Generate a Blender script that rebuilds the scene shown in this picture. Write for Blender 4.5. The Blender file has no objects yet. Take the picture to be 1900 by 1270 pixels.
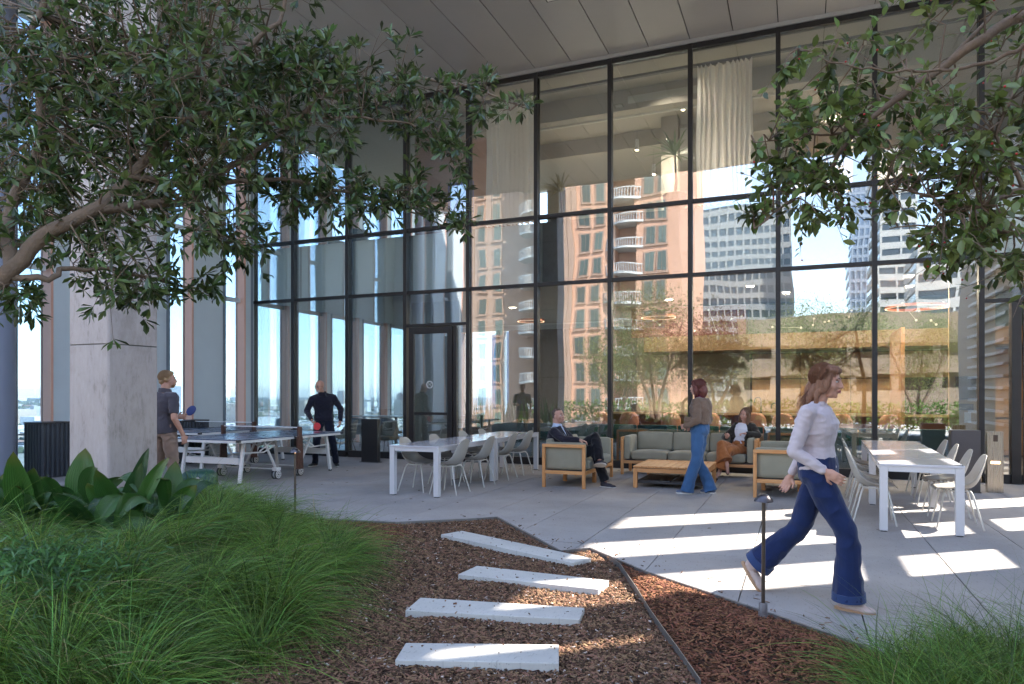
import bpy, bmesh, math, random
import numpy as np
from mathutils import Vector, Matrix, noise

random.seed(7)
RNG = np.random.default_rng(7)
D = bpy.data
SC = bpy.context.scene
COL = SC.collection
R = math.radians

# ---------------------------------------------------------------- camera, sky, sun, exposure
TH = 0.3912
CT, ST = math.cos(TH), math.sin(TH)
FPX, EYE, HOR = 1296.0, 1.5, 732.0
cam_d = D.cameras.new('camera')
cam_d.sensor_width = 36.0
cam_d.lens = 36.0 * FPX / 1900.0
cam_d.shift_y = (HOR - 635.0) / 1900.0
cam_d.clip_start = 0.05
cam_d.clip_end = 30000
cam = D.objects.new('camera', cam_d)
COL.objects.link(cam)
cam.location = (0, 0, EYE)
cam.rotation_euler = (R(90), 0, TH)
SC.camera = cam

SUN_EL = R(42.3)
SUN_H = Vector((0.791, 0.612))            # horizontal direction towards the sun
SUN_DIR = Vector((SUN_H.x * math.cos(SUN_EL), SUN_H.y * math.cos(SUN_EL), math.sin(SUN_EL)))
world = D.worlds.new('World')
SC.world = world
world.use_nodes = True
nt = world.node_tree
nt.nodes.clear()
sky = nt.nodes.new('ShaderNodeTexSky')
sky.sky_type = 'NISHITA'
sky.sun_disc = False
sky.sun_elevation = SUN_EL
sky.sun_rotation = math.atan2(SUN_H.x, SUN_H.y)
sky.altitude = 100
sky.air_density = 1.0
sky.dust_density = 0.2
sky.ozone_density = 2.6
bg = nt.nodes.new('ShaderNodeBackground')
bg.inputs['Strength'].default_value = 0.15
wo = nt.nodes.new('ShaderNodeOutputWorld')
shs = nt.nodes.new('ShaderNodeHueSaturation')
shs.inputs['Saturation'].default_value = 0.80
nt.links.new(sky.outputs[0], shs.inputs['Color'])
nt.links.new(shs.outputs[0], bg.inputs['Color'])
nt.links.new(bg.outputs[0], wo.inputs['Surface'])

sun_d = D.lights.new('sun', 'SUN')
sun_d.energy = 3.2
sun_d.angle = R(0.5)
sun_d.color = (1.0, 0.93, 0.82)
sun = D.objects.new('sun', sun_d)
COL.objects.link(sun)
sun.rotation_euler = SUN_DIR.to_track_quat('Z', 'Y').to_euler()
sun.location = SUN_DIR * 50

SC.view_settings.view_transform = 'Standard'
SC.view_settings.look = 'None'
SC.view_settings.gamma = 1.0
SC.view_settings.use_curve_mapping = False
SC.view_settings.exposure = 2.88

SC.render.engine = 'CYCLES'
cy = SC.cycles
cy.max_bounces = 10
cy.diffuse_bounces = 4
cy.glossy_bounces = 4
cy.transmission_bounces = 6
cy.transparent_max_bounces = 24
cy.caustics_reflective = False
cy.caustics_refractive = False
cy.sample_clamp_indirect = 8

# ---------------------------------------------------------------- from measured picture positions to plan positions
def W(x, y, z=0.0):
    a = (x - 950) / FPX
    Y = (EYE - z) * FPX / (y - HOR)
    return (CT * a * Y - ST * Y, ST * a * Y + CT * Y)
def at(x, y, Y):
    a = (x - 950) / FPX
    return Vector((CT * a * Y - ST * Y, ST * a * Y + CT * Y, EYE + (HOR - y) / FPX * Y))
def U(x, v):
    a = (x - 950) / FPX
    return v * (a * CT - ST) / (a * ST + CT)
def V(x, u):
    a = (x - 950) / FPX
    return u * (a * ST + CT) / (a * CT - ST)

# ---------------------------------------------------------------- materials
def lin(c):
    return tuple(((x / 255) / 12.92 if x / 255 < 0.04045 else ((x / 255 + 0.055) / 1.055) ** 2.4) for x in c)
MATS = {}
def mat(name, col=(0.5, 0.5, 0.5), rough=0.6, metal=0.0, var=0.0, vscale=5.0, bump=0.0, bscale=40.0,
        island=0.0, hue=0.0, spec=0.5, stretch=None, sheen=0.0, coat=0.0, detail=6.0, objvar=0.0, sub=0.0, streak=0.0):
    if name in MATS: return MATS[name]
    m = D.materials.new(name); m.use_nodes = True
    n, l = m.node_tree.nodes, m.node_tree.links
    b = n['Principled BSDF']
    b.inputs['Roughness'].default_value = rough
    b.inputs['Metallic'].default_value = metal
    b.inputs['Specular IOR Level'].default_value = spec
    if sheen: b.inputs['Sheen Weight'].default_value = sheen
    if coat: b.inputs['Coat Weight'].default_value = coat
    base = (col[0], col[1], col[2], 1)
    tc = n.new('ShaderNodeTexCoord')
    mp = n.new('ShaderNodeMapping')
    l.new(tc.outputs['Object'], mp.inputs['Vector'])
    if stretch: mp.inputs['Scale'].default_value = stretch
    rgb = n.new('ShaderNodeHueSaturation')
    rgb.inputs['Color'].default_value = base
    val = None
    def addto(cur, src, amt):
        # value multiplier: 1 + (src-0.5)*2*amt
        mr = n.new('ShaderNodeMapRange')
        mr.inputs['From Min'].default_value = 0.2; mr.inputs['From Max'].default_value = 0.8
        mr.inputs['To Min'].default_value = 1 - amt; mr.inputs['To Max'].default_value = 1 + amt
        l.new(src, mr.inputs['Value'])
        if cur is None: return mr.outputs[0]
        mu = n.new('ShaderNodeMath'); mu.operation = 'MULTIPLY'
        l.new(cur, mu.inputs[0]); l.new(mr.outputs[0], mu.inputs[1])
        return mu.outputs[0]
    if var:
        t = n.new('ShaderNodeTexNoise'); t.inputs['Scale'].default_value = vscale; t.inputs['Detail'].default_value = detail
        t.inputs['Roughness'].default_value = 0.6
        l.new(mp.outputs[0], t.inputs['Vector'])
        val = addto(val, t.outputs['Fac'], var)
        rr = n.new('ShaderNodeMapRange'); rr.inputs['To Min'].default_value = max(0, rough - 0.12); rr.inputs['To Max'].default_value = min(1, rough + 0.12)
        l.new(t.outputs['Fac'], rr.inputs['Value']); l.new(rr.outputs[0], b.inputs['Roughness'])
    if streak:
        mp2 = n.new('ShaderNodeMapping'); mp2.inputs['Scale'].default_value = (9, 9, 0.6)
        l.new(tc.outputs['Object'], mp2.inputs['Vector'])
        t = n.new('ShaderNodeTexNoise'); t.inputs['Scale'].default_value = 1.0; t.inputs['Detail'].default_value = 5
        l.new(mp2.outputs[0], t.inputs['Vector'])
        val = addto(val, t.outputs['Fac'], streak)
    if island:
        g = n.new('ShaderNodeNewGeometry')
        val = addto(val, g.outputs['Random Per Island'], island)
        if hue:
            mr = n.new('ShaderNodeMapRange'); mr.inputs['To Min'].default_value = 0.5 - hue; mr.inputs['To Max'].default_value = 0.5 + hue
            wn = n.new('ShaderNodeTexWhiteNoise'); wn.noise_dimensions = '1D'
            l.new(g.outputs['Random Per Island'], wn.inputs['W'])
            l.new(wn.outputs['Value'], mr.inputs['Value']); l.new(mr.outputs[0], rgb.inputs['Hue'])
    if objvar:
        oi = n.new('ShaderNodeObjectInfo')
        val = addto(val, oi.outputs['Random'], objvar)
    if val is not None: l.new(val, rgb.inputs['Value'])
    l.new(rgb.outputs[0], b.inputs['Base Color'])
    if bump:
        t2 = n.new('ShaderNodeTexNoise'); t2.inputs['Scale'].default_value = bscale; t2.inputs['Detail'].default_value = 4
        l.new(mp.outputs[0], t2.inputs['Vector'])
        bp = n.new('ShaderNodeBump'); bp.inputs['Strength'].default_value = bump; bp.inputs['Distance'].default_value = 0.01
        l.new(t2.outputs['Fac'], bp.inputs['Height']); l.new(bp.outputs[0], b.inputs['Normal'])
    if sub:
        # leaf: light from behind shows through
        tr = n.new('ShaderNodeBsdfTranslucent'); mx = n.new('ShaderNodeMixShader'); mx.inputs[0].default_value = sub
        hs = n.new('ShaderNodeHueSaturation'); hs.inputs['Hue'].default_value = 0.47; hs.inputs['Value'].default_value = 1.6
        l.new(rgb.outputs[0], hs.inputs['Color']); l.new(hs.outputs[0], tr.inputs['Color'])
        l.new(b.outputs[0], mx.inputs[1]); l.new(tr.outputs[0], mx.inputs[2])
        l.new(mx.outputs[0], n['Material Output'].inputs['Surface'])
    MATS[name] = m
    return m

def wood(name, c1, c2, axis='X', scale=1.0, rough=0.5):
    if name in MATS: return MATS[name]
    m = D.materials.new(name); m.use_nodes = True
    n, l = m.node_tree.nodes, m.node_tree.links
    b = n['Principled BSDF']; b.inputs['Roughness'].default_value = rough
    tc = n.new('ShaderNodeTexCoord'); mp = n.new('ShaderNodeMapping')
    s = {'X': (1.2, 14, 14), 'Y': (14, 1.2, 14), 'Z': (14, 14, 1.2)}[axis]
    mp.inputs['Scale'].default_value = tuple(v * scale for v in s)
    oi = n.new('ShaderNodeObjectInfo')
    ad = n.new('ShaderNodeVectorMath'); ad.operation = 'ADD'
    l.new(tc.outputs['Object'], ad.inputs[0])
    cb = n.new('ShaderNodeCombineXYZ'); l.new(oi.outputs['Random'], cb.inputs[0]); l.new(oi.outputs['Random'], cb.inputs[1]); l.new(oi.outputs['Random'], cb.inputs[2])
    l.new(cb.outputs[0], ad.inputs[1]); l.new(ad.outputs[0], mp.inputs['Vector'])
    t = n.new('ShaderNodeTexNoise'); t.inputs['Scale'].default_value = 2; t.inputs['Detail'].default_value = 6; t.inputs['Distortion'].default_value = 0.4
    l.new(mp.outputs[0], t.inputs['Vector'])
    cr = n.new('ShaderNodeValToRGB'); cr.color_ramp.elements[0].position = 0.3; cr.color_ramp.elements[1].position = 0.72
    cr.color_ramp.elements[0].color = (*c1, 1); cr.color_ramp.elements[1].color = (*c2, 1)
    l.new(t.outputs['Fac'], cr.inputs[0]); l.new(cr.outputs[0], b.inputs['Base Color'])
    bp = n.new('ShaderNodeBump'); bp.inputs['Strength'].default_value = 0.15; bp.inputs['Distance'].default_value = 0.003
    l.new(t.outputs['Fac'], bp.inputs['Height']); l.new(bp.outputs[0], b.inputs['Normal'])
    MATS[name] = m
    return m

def fabric(name, col=(.5, .5, .5), scale=260.0, var=0.12, rough=0.9, sheen=0.2):
    if name in MATS: return MATS[name]
    m = D.materials.new(name); m.use_nodes = True
    n, l = m.node_tree.nodes, m.node_tree.links
    b = n['Principled BSDF']; b.inputs['Roughness'].default_value = rough; b.inputs['Sheen Weight'].default_value = sheen
    b.inputs['Specular IOR Level'].default_value = 0.15
    tc = n.new('ShaderNodeTexCoord')
    t = n.new('ShaderNodeTexNoise'); t.inputs['Scale'].default_value = scale; t.inputs['Detail'].default_value = 3
    t2 = n.new('ShaderNodeTexNoise'); t2.inputs['Scale'].default_value = 6; t2.inputs['Detail'].default_value = 4
    for q in (t, t2): l.new(tc.outputs['Object'], q.inputs['Vector'])
    ad = n.new('ShaderNodeMath'); ad.operation = 'ADD'; l.new(t.outputs['Fac'], ad.inputs[0]); l.new(t2.outputs['Fac'], ad.inputs[1])
    mr = n.new('ShaderNodeMapRange'); mr.inputs['From Min'].default_value = 0.6; mr.inputs['From Max'].default_value = 1.4
    mr.inputs['To Min'].default_value = 1 - var; mr.inputs['To Max'].default_value = 1 + var
    l.new(ad.outputs[0], mr.inputs['Value'])
    hs = n.new('ShaderNodeHueSaturation'); hs.inputs['Color'].default_value = (*col, 1); l.new(mr.outputs[0], hs.inputs['Value'])
    l.new(hs.outputs[0], b.inputs['Base Color'])
    bp = n.new('ShaderNodeBump'); bp.inputs['Strength'].default_value = 0.3; bp.inputs['Distance'].default_value = 0.002
    l.new(t.outputs['Fac'], bp.inputs['Height']); l.new(bp.outputs[0], b.inputs['Normal'])
    MATS[name] = m
    return m

def glass(name, tint=(0.86, 0.9, 0.89), f0=0.12, wave=0.0, wscale=1.0):
    if name in MATS: return MATS[name]
    m = D.materials.new(name); m.use_nodes = True
    n, l = m.node_tree.nodes, m.node_tree.links
    n.clear()
    out = n.new('ShaderNodeOutputMaterial'); mx = n.new('ShaderNodeMixShader')
    tr = n.new('ShaderNodeBsdfTransparent'); tr.inputs[0].default_value = (*tint, 1)
    gl = n.new('ShaderNodeBsdfGlossy'); gl.inputs['Roughness'].default_value = 0.0
    gl.inputs['Color'].default_value = (0.93, 0.95, 0.97, 1)
    lw = n.new('ShaderNodeLayerWeight'); lw.inputs['Blend'].default_value = 0.35
    mr = n.new('ShaderNodeMapRange'); mr.inputs['To Min'].default_value = f0; mr.inputs['To Max'].default_value = 0.9
    mr.interpolation_type = 'LINEAR'
    pw = n.new('ShaderNodeMath'); pw.operation = 'POWER'; pw.inputs[1].default_value = 2.5
    l.new(lw.outputs['Facing'], pw.inputs[0]); l.new(pw.outputs[0], mr.inputs['Value'])
    l.new(mr.outputs[0], mx.inputs[0]); l.new(tr.outputs[0], mx.inputs[1]); l.new(gl.outputs[0], mx.inputs[2])
    if wave:
        tc = n.new('ShaderNodeTexCoord'); t = n.new('ShaderNodeTexNoise')
        t.inputs['Scale'].default_value = wscale; t.inputs['Detail'].default_value = 1.0
        oi = n.new('ShaderNodeObjectInfo'); ad = n.new('ShaderNodeVectorMath'); ad.operation = 'ADD'
        sc = n.new('ShaderNodeVectorMath'); sc.operation = 'SCALE'; sc.inputs['Scale'].default_value = 37.0
        cb = n.new('ShaderNodeCombineXYZ'); l.new(oi.outputs['Random'], cb.inputs[0]); l.new(oi.outputs['Random'], cb.inputs[2])
        l.new(cb.outputs[0], sc.inputs[0]); l.new(tc.outputs['Object'], ad.inputs[0]); l.new(sc.outputs[0], ad.inputs[1])
        l.new(ad.outputs[0], t.inputs['Vector'])
        bp = n.new('ShaderNodeBump'); bp.inputs['Strength'].default_value = 1.0; bp.inputs['Distance'].default_value = wave
        l.new(t.outputs['Fac'], bp.inputs['Height']); l.new(bp.outputs[0], gl.inputs['Normal'])
    l.new(mx.outputs[0], out.inputs['Surface'])
    MATS[name] = m
    return m

def emit(name, col, strength):
    if name in MATS: return MATS[name]
    m = D.materials.new(name); m.use_nodes = True
    n, l = m.node_tree.nodes, m.node_tree.links
    n.clear(); out = n.new('ShaderNodeOutputMaterial'); e = n.new('ShaderNodeEmission')
    e.inputs[0].default_value = (*col, 1); e.inputs[1].default_value = strength
    l.new(e.outputs[0], out.inputs['Surface'])
    MATS[name] = m
    return m

# ---------------------------------------------------------------- mesh building
class MB:
    def __init__(s): s.v = []; s.f = []; s.m = []
    def add(s, vs, fs, mi=0):
        o = len(s.v); s.v += [tuple(p) for p in vs]
        s.f += [tuple(i + o for i in f) for f in fs]; s.m += [mi] * len(fs)
        return s
    def box(s, x0, x1, y0, y1, z0, z1, mi=0, M=None):
        vs = [(x0, y0, z0), (x1, y0, z0), (x1, y1, z0), (x0, y1, z0), (x0, y0, z1), (x1, y0, z1), (x1, y1, z1), (x0, y1, z1)]
        if M is not None: vs = [M @ Vector(p) for p in vs]
        return s.add(vs, [(0, 3, 2, 1), (4, 5, 6, 7), (0, 1, 5, 4), (1, 2, 6, 5), (2, 3, 7, 6), (3, 0, 4, 7)], mi)
    def beam(s, p0, p1, w, h, mi=0, up=Vector((0, 0, 1))):
        p0, p1 = Vector(p0), Vector(p1); d = (p1 - p0).normalized()
        if abs(d.dot(up)) > 0.99: up = Vector((0, 1, 0))
        x = d.cross(up).normalized(); y = x.cross(d)
        vs = []
        for p in (p0, p1):
            for a, b in ((-1, -1), (1, -1), (1, 1), (-1, 1)): vs.append(p + x * a * w / 2 + y * b * h / 2)
        return s.add(vs, [(0, 1, 2, 3), (7, 6, 5, 4), (0, 4, 5, 1), (1, 5, 6, 2), (2, 6, 7, 3), (3, 7, 4, 0)], mi)
    def tube(s, pts, r, n=8, mi=0, cap=True, flat=1.0):
        pts = [Vector(p) for p in pts]; k = len(pts)
        rs = r if isinstance(r, (list, tuple)) else [r] * k
        vs = []; prev = None
        for i, p in enumerate(pts):
            d = (pts[min(i + 1, k - 1)] - pts[max(i - 1, 0)])
            d = d.normalized() if d.length > 1e-9 else Vector((0, 0, 1))
            if prev is None:
                up = Vector((0, 0, 1)) if abs(d.z) < 0.9 else Vector((0, 1, 0))
                x = d.cross(up).normalized()
            else:
                x = (prev - d * prev.dot(d)).normalized()
            prev = x; y = d.cross(x)
            for j in range(n):
                a = 2 * math.pi * j / n
                vs.append(p + (x * math.cos(a) + y * math.sin(a) * flat) * rs[i])
        fs = []
        for i in range(k - 1):
            for j in range(n):
                a, b = i * n + j, i * n + (j + 1) % n
                fs.append((a, b, b + n, a + n))
        if cap:
            fs.append(tuple(reversed(range(n)))); fs.append(tuple((k - 1) * n + j for j in range(n)))
        return s.add(vs, fs, mi)
    def lathe(s, prof, n=20, c=(0, 0, 0), mi=0, M=None, cap=True):
        vs = []
        for r, z in prof:
            for j in range(n):
                a = 2 * math.pi * j / n
                p = Vector((c[0] + r * math.cos(a), c[1] + r * math.sin(a), c[2] + z))
                vs.append(M @ p if M is not None else p)
        fs = []
        for i in range(len(prof) - 1):
            for j in range(n):
                a, b = i * n + j, i * n + (j + 1) % n
                fs.append((a, b, b + n, a + n))
        if cap:
            fs.append(tuple(reversed(range(n)))); fs.append(tuple((len(prof) - 1) * n + j for j in range(n)))
        return s.add(vs, fs, mi)
    def prism(s, poly, z0, z1, mi=0):
        n = len(poly)
        vs = [(x, y, z0) for x, y in poly] + [(x, y, z1) for x, y in poly]
        fs = [tuple(reversed(range(n))), tuple(range(n, 2 * n))] + [(i, (i + 1) % n, n + (i + 1) % n, n + i) for i in range(n)]
        return s.add(vs, fs, mi)
    def sheet(s, grid, mi=0):
        h, w = len(grid), len(grid[0])
        vs = [p for row in grid for p in row]
        fs = [(i * w + j, i * w + j + 1, (i + 1) * w + j + 1, (i + 1) * w + j) for i in range(h - 1) for j in range(w - 1)]
        return s.add(vs, fs, mi)
    def mesh(s, name, mats, smooth=None):
        me = D.meshes.new(name); me.from_pydata(s.v, [], s.f)
        if not isinstance(mats, (list, tuple)): mats = [mats]
        for m in mats: me.materials.append(m)
        if len(mats) > 1: me.polygons.foreach_set('material_index', s.m)
        if smooth is not None:
            me.shade_smooth(); me.set_sharp_from_angle(angle=R(smooth))
        me.update()
        return me
    def build(s, name, mats, parent=None, smooth=None, bevel=0.0, solid=0.0, sub=0, loc=None, rot=None):
        o = D.objects.new(name, s.mesh(name, mats, smooth)); COL.objects.link(o)
        if parent is not None: o.parent = parent
        if loc is not None: o.location = loc
        if rot is not None: o.rotation_euler = rot
        if solid:
            md = o.modifiers.new('solid', 'SOLIDIFY'); md.thickness = solid; md.offset = 0
        if sub:
            md = o.modifiers.new('sub', 'SUBSURF'); md.levels = sub; md.render_levels = sub
        if bevel:
            md = o.modifiers.new('bevel', 'BEVEL'); md.width = bevel; md.segments = 2; md.limit_method = 'ANGLE'; md.angle_limit = R(35)
        return o

def tag(o, label=None, cat=None, group=None, kind=None):
    if label: o['label'] = label
    if cat: o['category'] = cat
    if group: o['group'] = group
    if kind: o['kind'] = kind
    return o
def thing(name, label, cat, loc=(0, 0, 0), rot=0.0, group=None):
    o = D.objects.new(name, None); COL.objects.link(o); o.empty_display_size = 0.1
    o.location = loc; o.rotation_euler = (0, 0, rot)
    return tag(o, label, cat, group)
def inst(name, me, parent=None, loc=(0, 0, 0), rot=None, scale=None):
    o = D.objects.new(name, me); COL.objects.link(o)
    if parent is not None: o.parent = parent
    o.location = loc
    if rot is not None: o.rotation_euler = rot
    if scale is not None: o.scale = scale
    return o
def dup(root, loc, rot=None, label=None, group=None):
    kids = {}
    for o in D.objects:
        if o.parent: kids.setdefault(o.parent.name, []).append(o)
    def rec(o, par):
        c = o.copy(); COL.objects.link(c)
        if par is not None: c.parent = par
        for ch in kids.get(o.name, []): rec(ch, c)
        return c
    r = rec(root, None); r.location = loc
    if rot is not None: r.rotation_euler = (0, 0, rot)
    if label: r['label'] = label
    if group: r['group'] = group
    return r
def npmesh(name, verts, faces, m, k=4):
    # verts (N,3), faces (M,k) numpy
    me = D.meshes.new(name)
    me.vertices.add(len(verts)); me.vertices.foreach_set('co', verts.astype(np.float32).ravel())
    me.loops.add(faces.size); me.loops.foreach_set('vertex_index', faces.astype(np.int32).ravel())
    me.polygons.add(len(faces)); me.polygons.foreach_set('loop_start', np.arange(0, faces.size, k, dtype=np.int32))
    me.update(calc_edges=True); me.validate()
    if m: me.materials.append(m)
    return me
# ================================================================ the large structure
PAVE = [(-13.0, 8.0), (-7.0, 7.5), (-6.05, 7.06), (-5.62, 6.9), (-4.63, 7.04), (-4.4, 7.09), (-3.64, 7.66), (-3.44, 7.87),
        (-2.13, 6.40), (-1.9, 6.62), (-1.2, 5.92), (-0.66, 5.50), (0.23, 4.79), (0.6, 4.47), (2.2, 3.1), (5.2, 0.5), (5.2, 14.0), (-13.0, 14.0)]
FV, MOD, UC, UE = 14.02, 1.61, -12.95, 5.2          # facade line, bay, left corner, right end
T2, T1, SOF = 3.84, 5.28, 8.43
KU = [-11.65 + MOD * k for k in range(11)]

def concrete_paving():
    m = D.materials.new('paving'); m.use_nodes = True
    n, l = m.node_tree.nodes, m.node_tree.links
    b = n['Principled BSDF']; b.inputs['Roughness'].default_value = 0.75; b.inputs['Specular IOR Level'].default_value = 0.35
    tc = n.new('ShaderNodeTexCoord')
    big = n.new('ShaderNodeTexNoise'); big.inputs['Scale'].default_value = 0.9; big.inputs['Detail'].default_value = 8; big.inputs['Roughness'].default_value = 0.65
    mp = n.new('ShaderNodeMapping'); mp.inputs['Scale'].default_value = (60, 14, 1); mp.inputs['Rotation'].default_value = (0, 0, 0.5)
    ch = n.new('ShaderNodeTexNoise'); ch.inputs['Scale'].default_value = 1.0; ch.inputs['Detail'].default_value = 3
    vo = n.new('ShaderNodeTexVoronoi'); vo.inputs['Scale'].default_value = 70
    l.new(tc.outputs['Object'], big.inputs['Vector']); l.new(tc.outputs['Object'], mp.inputs['Vector']); l.new(mp.outputs[0], ch.inputs['Vector']); l.new(tc.outputs['Object'], vo.inputs['Vector'])
    oi = n.new('ShaderNodeObjectInfo')
    r1 = n.new('ShaderNodeMapRange'); r1.inputs['From Min'].default_value = 0.3; r1.inputs['From Max'].default_value = 0.7; r1.inputs['To Min'].default_value = 0.80; r1.inputs['To Max'].default_value = 1.12
    l.new(big.outputs['Fac'], r1.inputs['Value'])
    r2 = n.new('ShaderNodeMapRange'); r2.inputs['From Min'].default_value = 0.60; r2.inputs['From Max'].default_value = 0.72; r2.inputs['To Min'].default_value = 1.0; r2.inputs['To Max'].default_value = 0.72
    l.new(ch.outputs['Fac'], r2.inputs['Value'])
    r3 = n.new('ShaderNodeMapRange'); r3.inputs['To Min'].default_value = 0.95; r3.inputs['To Max'].default_value = 1.05
    l.new(oi.outputs['Random'], r3.inputs['Value'])
    r4 = n.new('ShaderNodeMapRange'); r4.inputs['From Min'].default_value = 0.0; r4.inputs['From Max'].default_value = 0.12; r4.inputs['To Min'].default_value = 0.72; r4.inputs['To Max'].default_value = 1.0
    l.new(vo.outputs['Distance'], r4.inputs['Value'])
    cur = r1.outputs[0]
    for q in (r2, r3, r4):
        mu = n.new('ShaderNodeMath'); mu.operation = 'MULTIPLY'; l.new(cur, mu.inputs[0]); l.new(q.outputs[0], mu.inputs[1]); cur = mu.outputs[0]
    hs = n.new('ShaderNodeHueSaturation'); hs.inputs['Color'].default_value = (0.35, 0.322, 0.308, 1); l.new(cur, hs.inputs['Value'])
    l.new(hs.outputs[0], b.inputs['Base Color'])
    bp = n.new('ShaderNodeBump'); bp.inputs['Strength'].default_value = 0.25; bp.inputs['Distance'].default_value = 0.004
    l.new(ch.outputs['Fac'], bp.inputs['Height']); l.new(bp.outputs[0], b.inputs['Normal'])
    return m
M_PAVE = concrete_paving()
M_BLACK = mat('black_metal', (0.009, 0.008, 0.009), 0.5, 0.0, var=0.15, vscale=8)
M_SOFFIT = mat('soffit_metal', (0.38, 0.345, 0.315), 0.42, 0.0, var=0.06, vscale=1.5, objvar=0.04)
M_PINK = mat('terracotta_metal', (0.64, 0.34, 0.25), 0.55, 0.0, var=0.05, vscale=2)
M_GREY = mat('grey_metal', (0.52, 0.55, 0.57), 0.5, 0.0, var=0.05, vscale=2)
M_DGREY = mat('dark_grey_metal', (0.16, 0.19, 0.23), 0.5, 0.1)
M_GLASS = glass('window_glass', (0.90, 0.935, 0.925), 0.19, 0.006, 0.55)
M_GLASS_T = glass('sky_dimming_glass', (0.49, 0.575, 0.64), 0.05, 0.001)  # tint put in to hold down the bright sky behind
M_WHITEWALL = mat('wall_plaster', (0.38, 0.33, 0.27), 0.8, var=0.04)
M_CEIL = mat('ceiling_board', (0.34, 0.30, 0.25), 0.85)
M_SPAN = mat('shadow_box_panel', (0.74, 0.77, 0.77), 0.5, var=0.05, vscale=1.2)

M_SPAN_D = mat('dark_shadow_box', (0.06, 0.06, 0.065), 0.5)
def clip_poly(poly, x0, x1, y0, y1):
    for ax, val, sgn in ((0, x0, 1), (0, x1, -1), (1, y0, 1), (1, y1, -1)):
        out = []
        for i, p in enumerate(poly):
            q = poly[(i + 1) % len(poly)]
            a, b = sgn * (p[ax] - val), sgn * (q[ax] - val)
            if a >= 0: out.append(p)
            if (a >= 0) != (b >= 0):
                t = a / (a - b); out.append((p[0] + (q[0] - p[0]) * t, p[1] + (q[1] - p[1]) * t))
        poly = out
        if len(poly) < 3: return []
    cl = []
    for p in poly:
        if not cl or (abs(p[0] - cl[-1][0]) + abs(p[1] - cl[-1][1])) > 1e-4: cl.append(p)
    if len(cl) > 2 and (abs(cl[0][0] - cl[-1][0]) + abs(cl[0][1] - cl[-1][1])) < 1e-4: cl.pop()
    a = sum(cl[i][0] * cl[(i + 1) % len(cl)][1] - cl[(i + 1) % len(cl)][0] * cl[i][1] for i in range(len(cl))) / 2
    return cl if abs(a) > 0.002 else []

terrace = MB().box(-13.3, 12, -16, 14.2, -0.9, -0.16).build('terrace', mat('roof_slab', (0.55, 0.52, 0.48), 0.9, var=.1, vscale=.8))
tag(terrace, kind='structure')
uj = [-1.22 + 0.805 * i for i in range(-15, 9)]
slab_cache = {}
for i in range(len(uj) - 1):
    off = 0.0 if i % 2 else 0.805 * 1.0
    v = 14.0 - off
    edges = [14.0]
    while v > 0.3:
        if v < 13.99: edges.append(v)
        v -= 2.415
    edges.append(0.3)
    for a, b in zip(edges[1:], edges[:-1]):
        g = 0.0042
        pl = clip_poly(PAVE, max(uj[i], -13) + g, min(uj[i + 1], 5.2) - g, a + g, b - g)
        if not pl: continue
        MB().prism(pl, -0.09 + random.uniform(-.0008, .0008), random.uniform(-.0012, .0008)).build('paving_slab', M_PAVE, terrace, bevel=0.0015)

# ---- building
BLD = thing('office_building', 'tall glass office building with black mullions and an overhanging grey soffit', 'building')
def part(mb, name, m, **k): return mb.build(name, m, BLD, **k)
ED = [UC] + KU[:10] + [KU[10]] + []
ED = [UC] + KU + [UE] if KU[-1] < UE - 0.3 else [UC] + KU
# mullions
for u in ED:
    mb = MB().box(u - 0.042, u + 0.042, FV - 0.075, FV - 0.012, 0.12, SOF, 0).box(u - 0.03, u + 0.03, FV + 0.012, FV + 0.13, 0.12, SOF - 0.02, 0)
    mb.box(u - 0.012, u + 0.012, FV - 0.0125, FV + 0.0125, 0.12, SOF, 0)
    part(mb, 'mullion', M_BLACK)
gm = {}
def pane(u0, u1, z0, z1, v=FV, m=None, wob=True, name='glass_pane', par=None):
    w, h = u1 - u0 - 0.03, z1 - z0 - 0.03
    key = (round(w, 3), round(h, 3), id(m))
    if key not in gm: gm[key] = MB().box(-w / 2, w / 2, -0.011, 0.011, -h / 2, h / 2).mesh('glass_pane', m or M_GLASS)
    r = (random.uniform(-.0010, .0010), 0, random.uniform(-.0018, .0018)) if wob else None
    return inst(name, gm[key], par or BLD, ((u0 + u1) / 2, v, (z0 + z1) / 2), r)
def rail(u0, u1, z, v=FV, h=0.06):
    part(MB().box(u0 + 0.036, u1 - 0.036, v - 0.06, v - 0.013, z - h / 2, z + h / 2).box(u0 + 0.036, u1 - 0.036, v + 0.013, v + 0.11, z - h / 2 + 0.003, z + h / 2 - 0.003), 'transom', M_BLACK)
for i in range(len(ED) - 1):
    u0, u1 = ED[i], ED[i + 1]
    k = i - 1
    for z in (T1, T2, SOF - 0.09): rail(u0, u1, z, h=0.07 if z < 8 else 0.16)
    pane(u0, u1, T1, SOF - 0.15); pane(u0, u1, T2, T1)
    part(MB().box(u0 + 0.036, u1 - 0.036, FV - 0.055, FV + 0.11, 0.0, 0.15), 'base_rail', M_BLACK)
    if k in (2, 9):
        rail(u0, u1, 3.08); pane(u0, u1, 3.08, T2)
    else:
        pane(u0, u1, 0.14, T2)
    # spandrel panel behind the middle row
    part(MB().box(u0 + 0.05, u1 - 0.05, FV + 0.22, FV + 0.26, T2 + 0.06, T1 - 0.06), 'spandrel_panel', M_SPAN_D if k in (4, 5, 7, 8) else M_SPAN)

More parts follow.
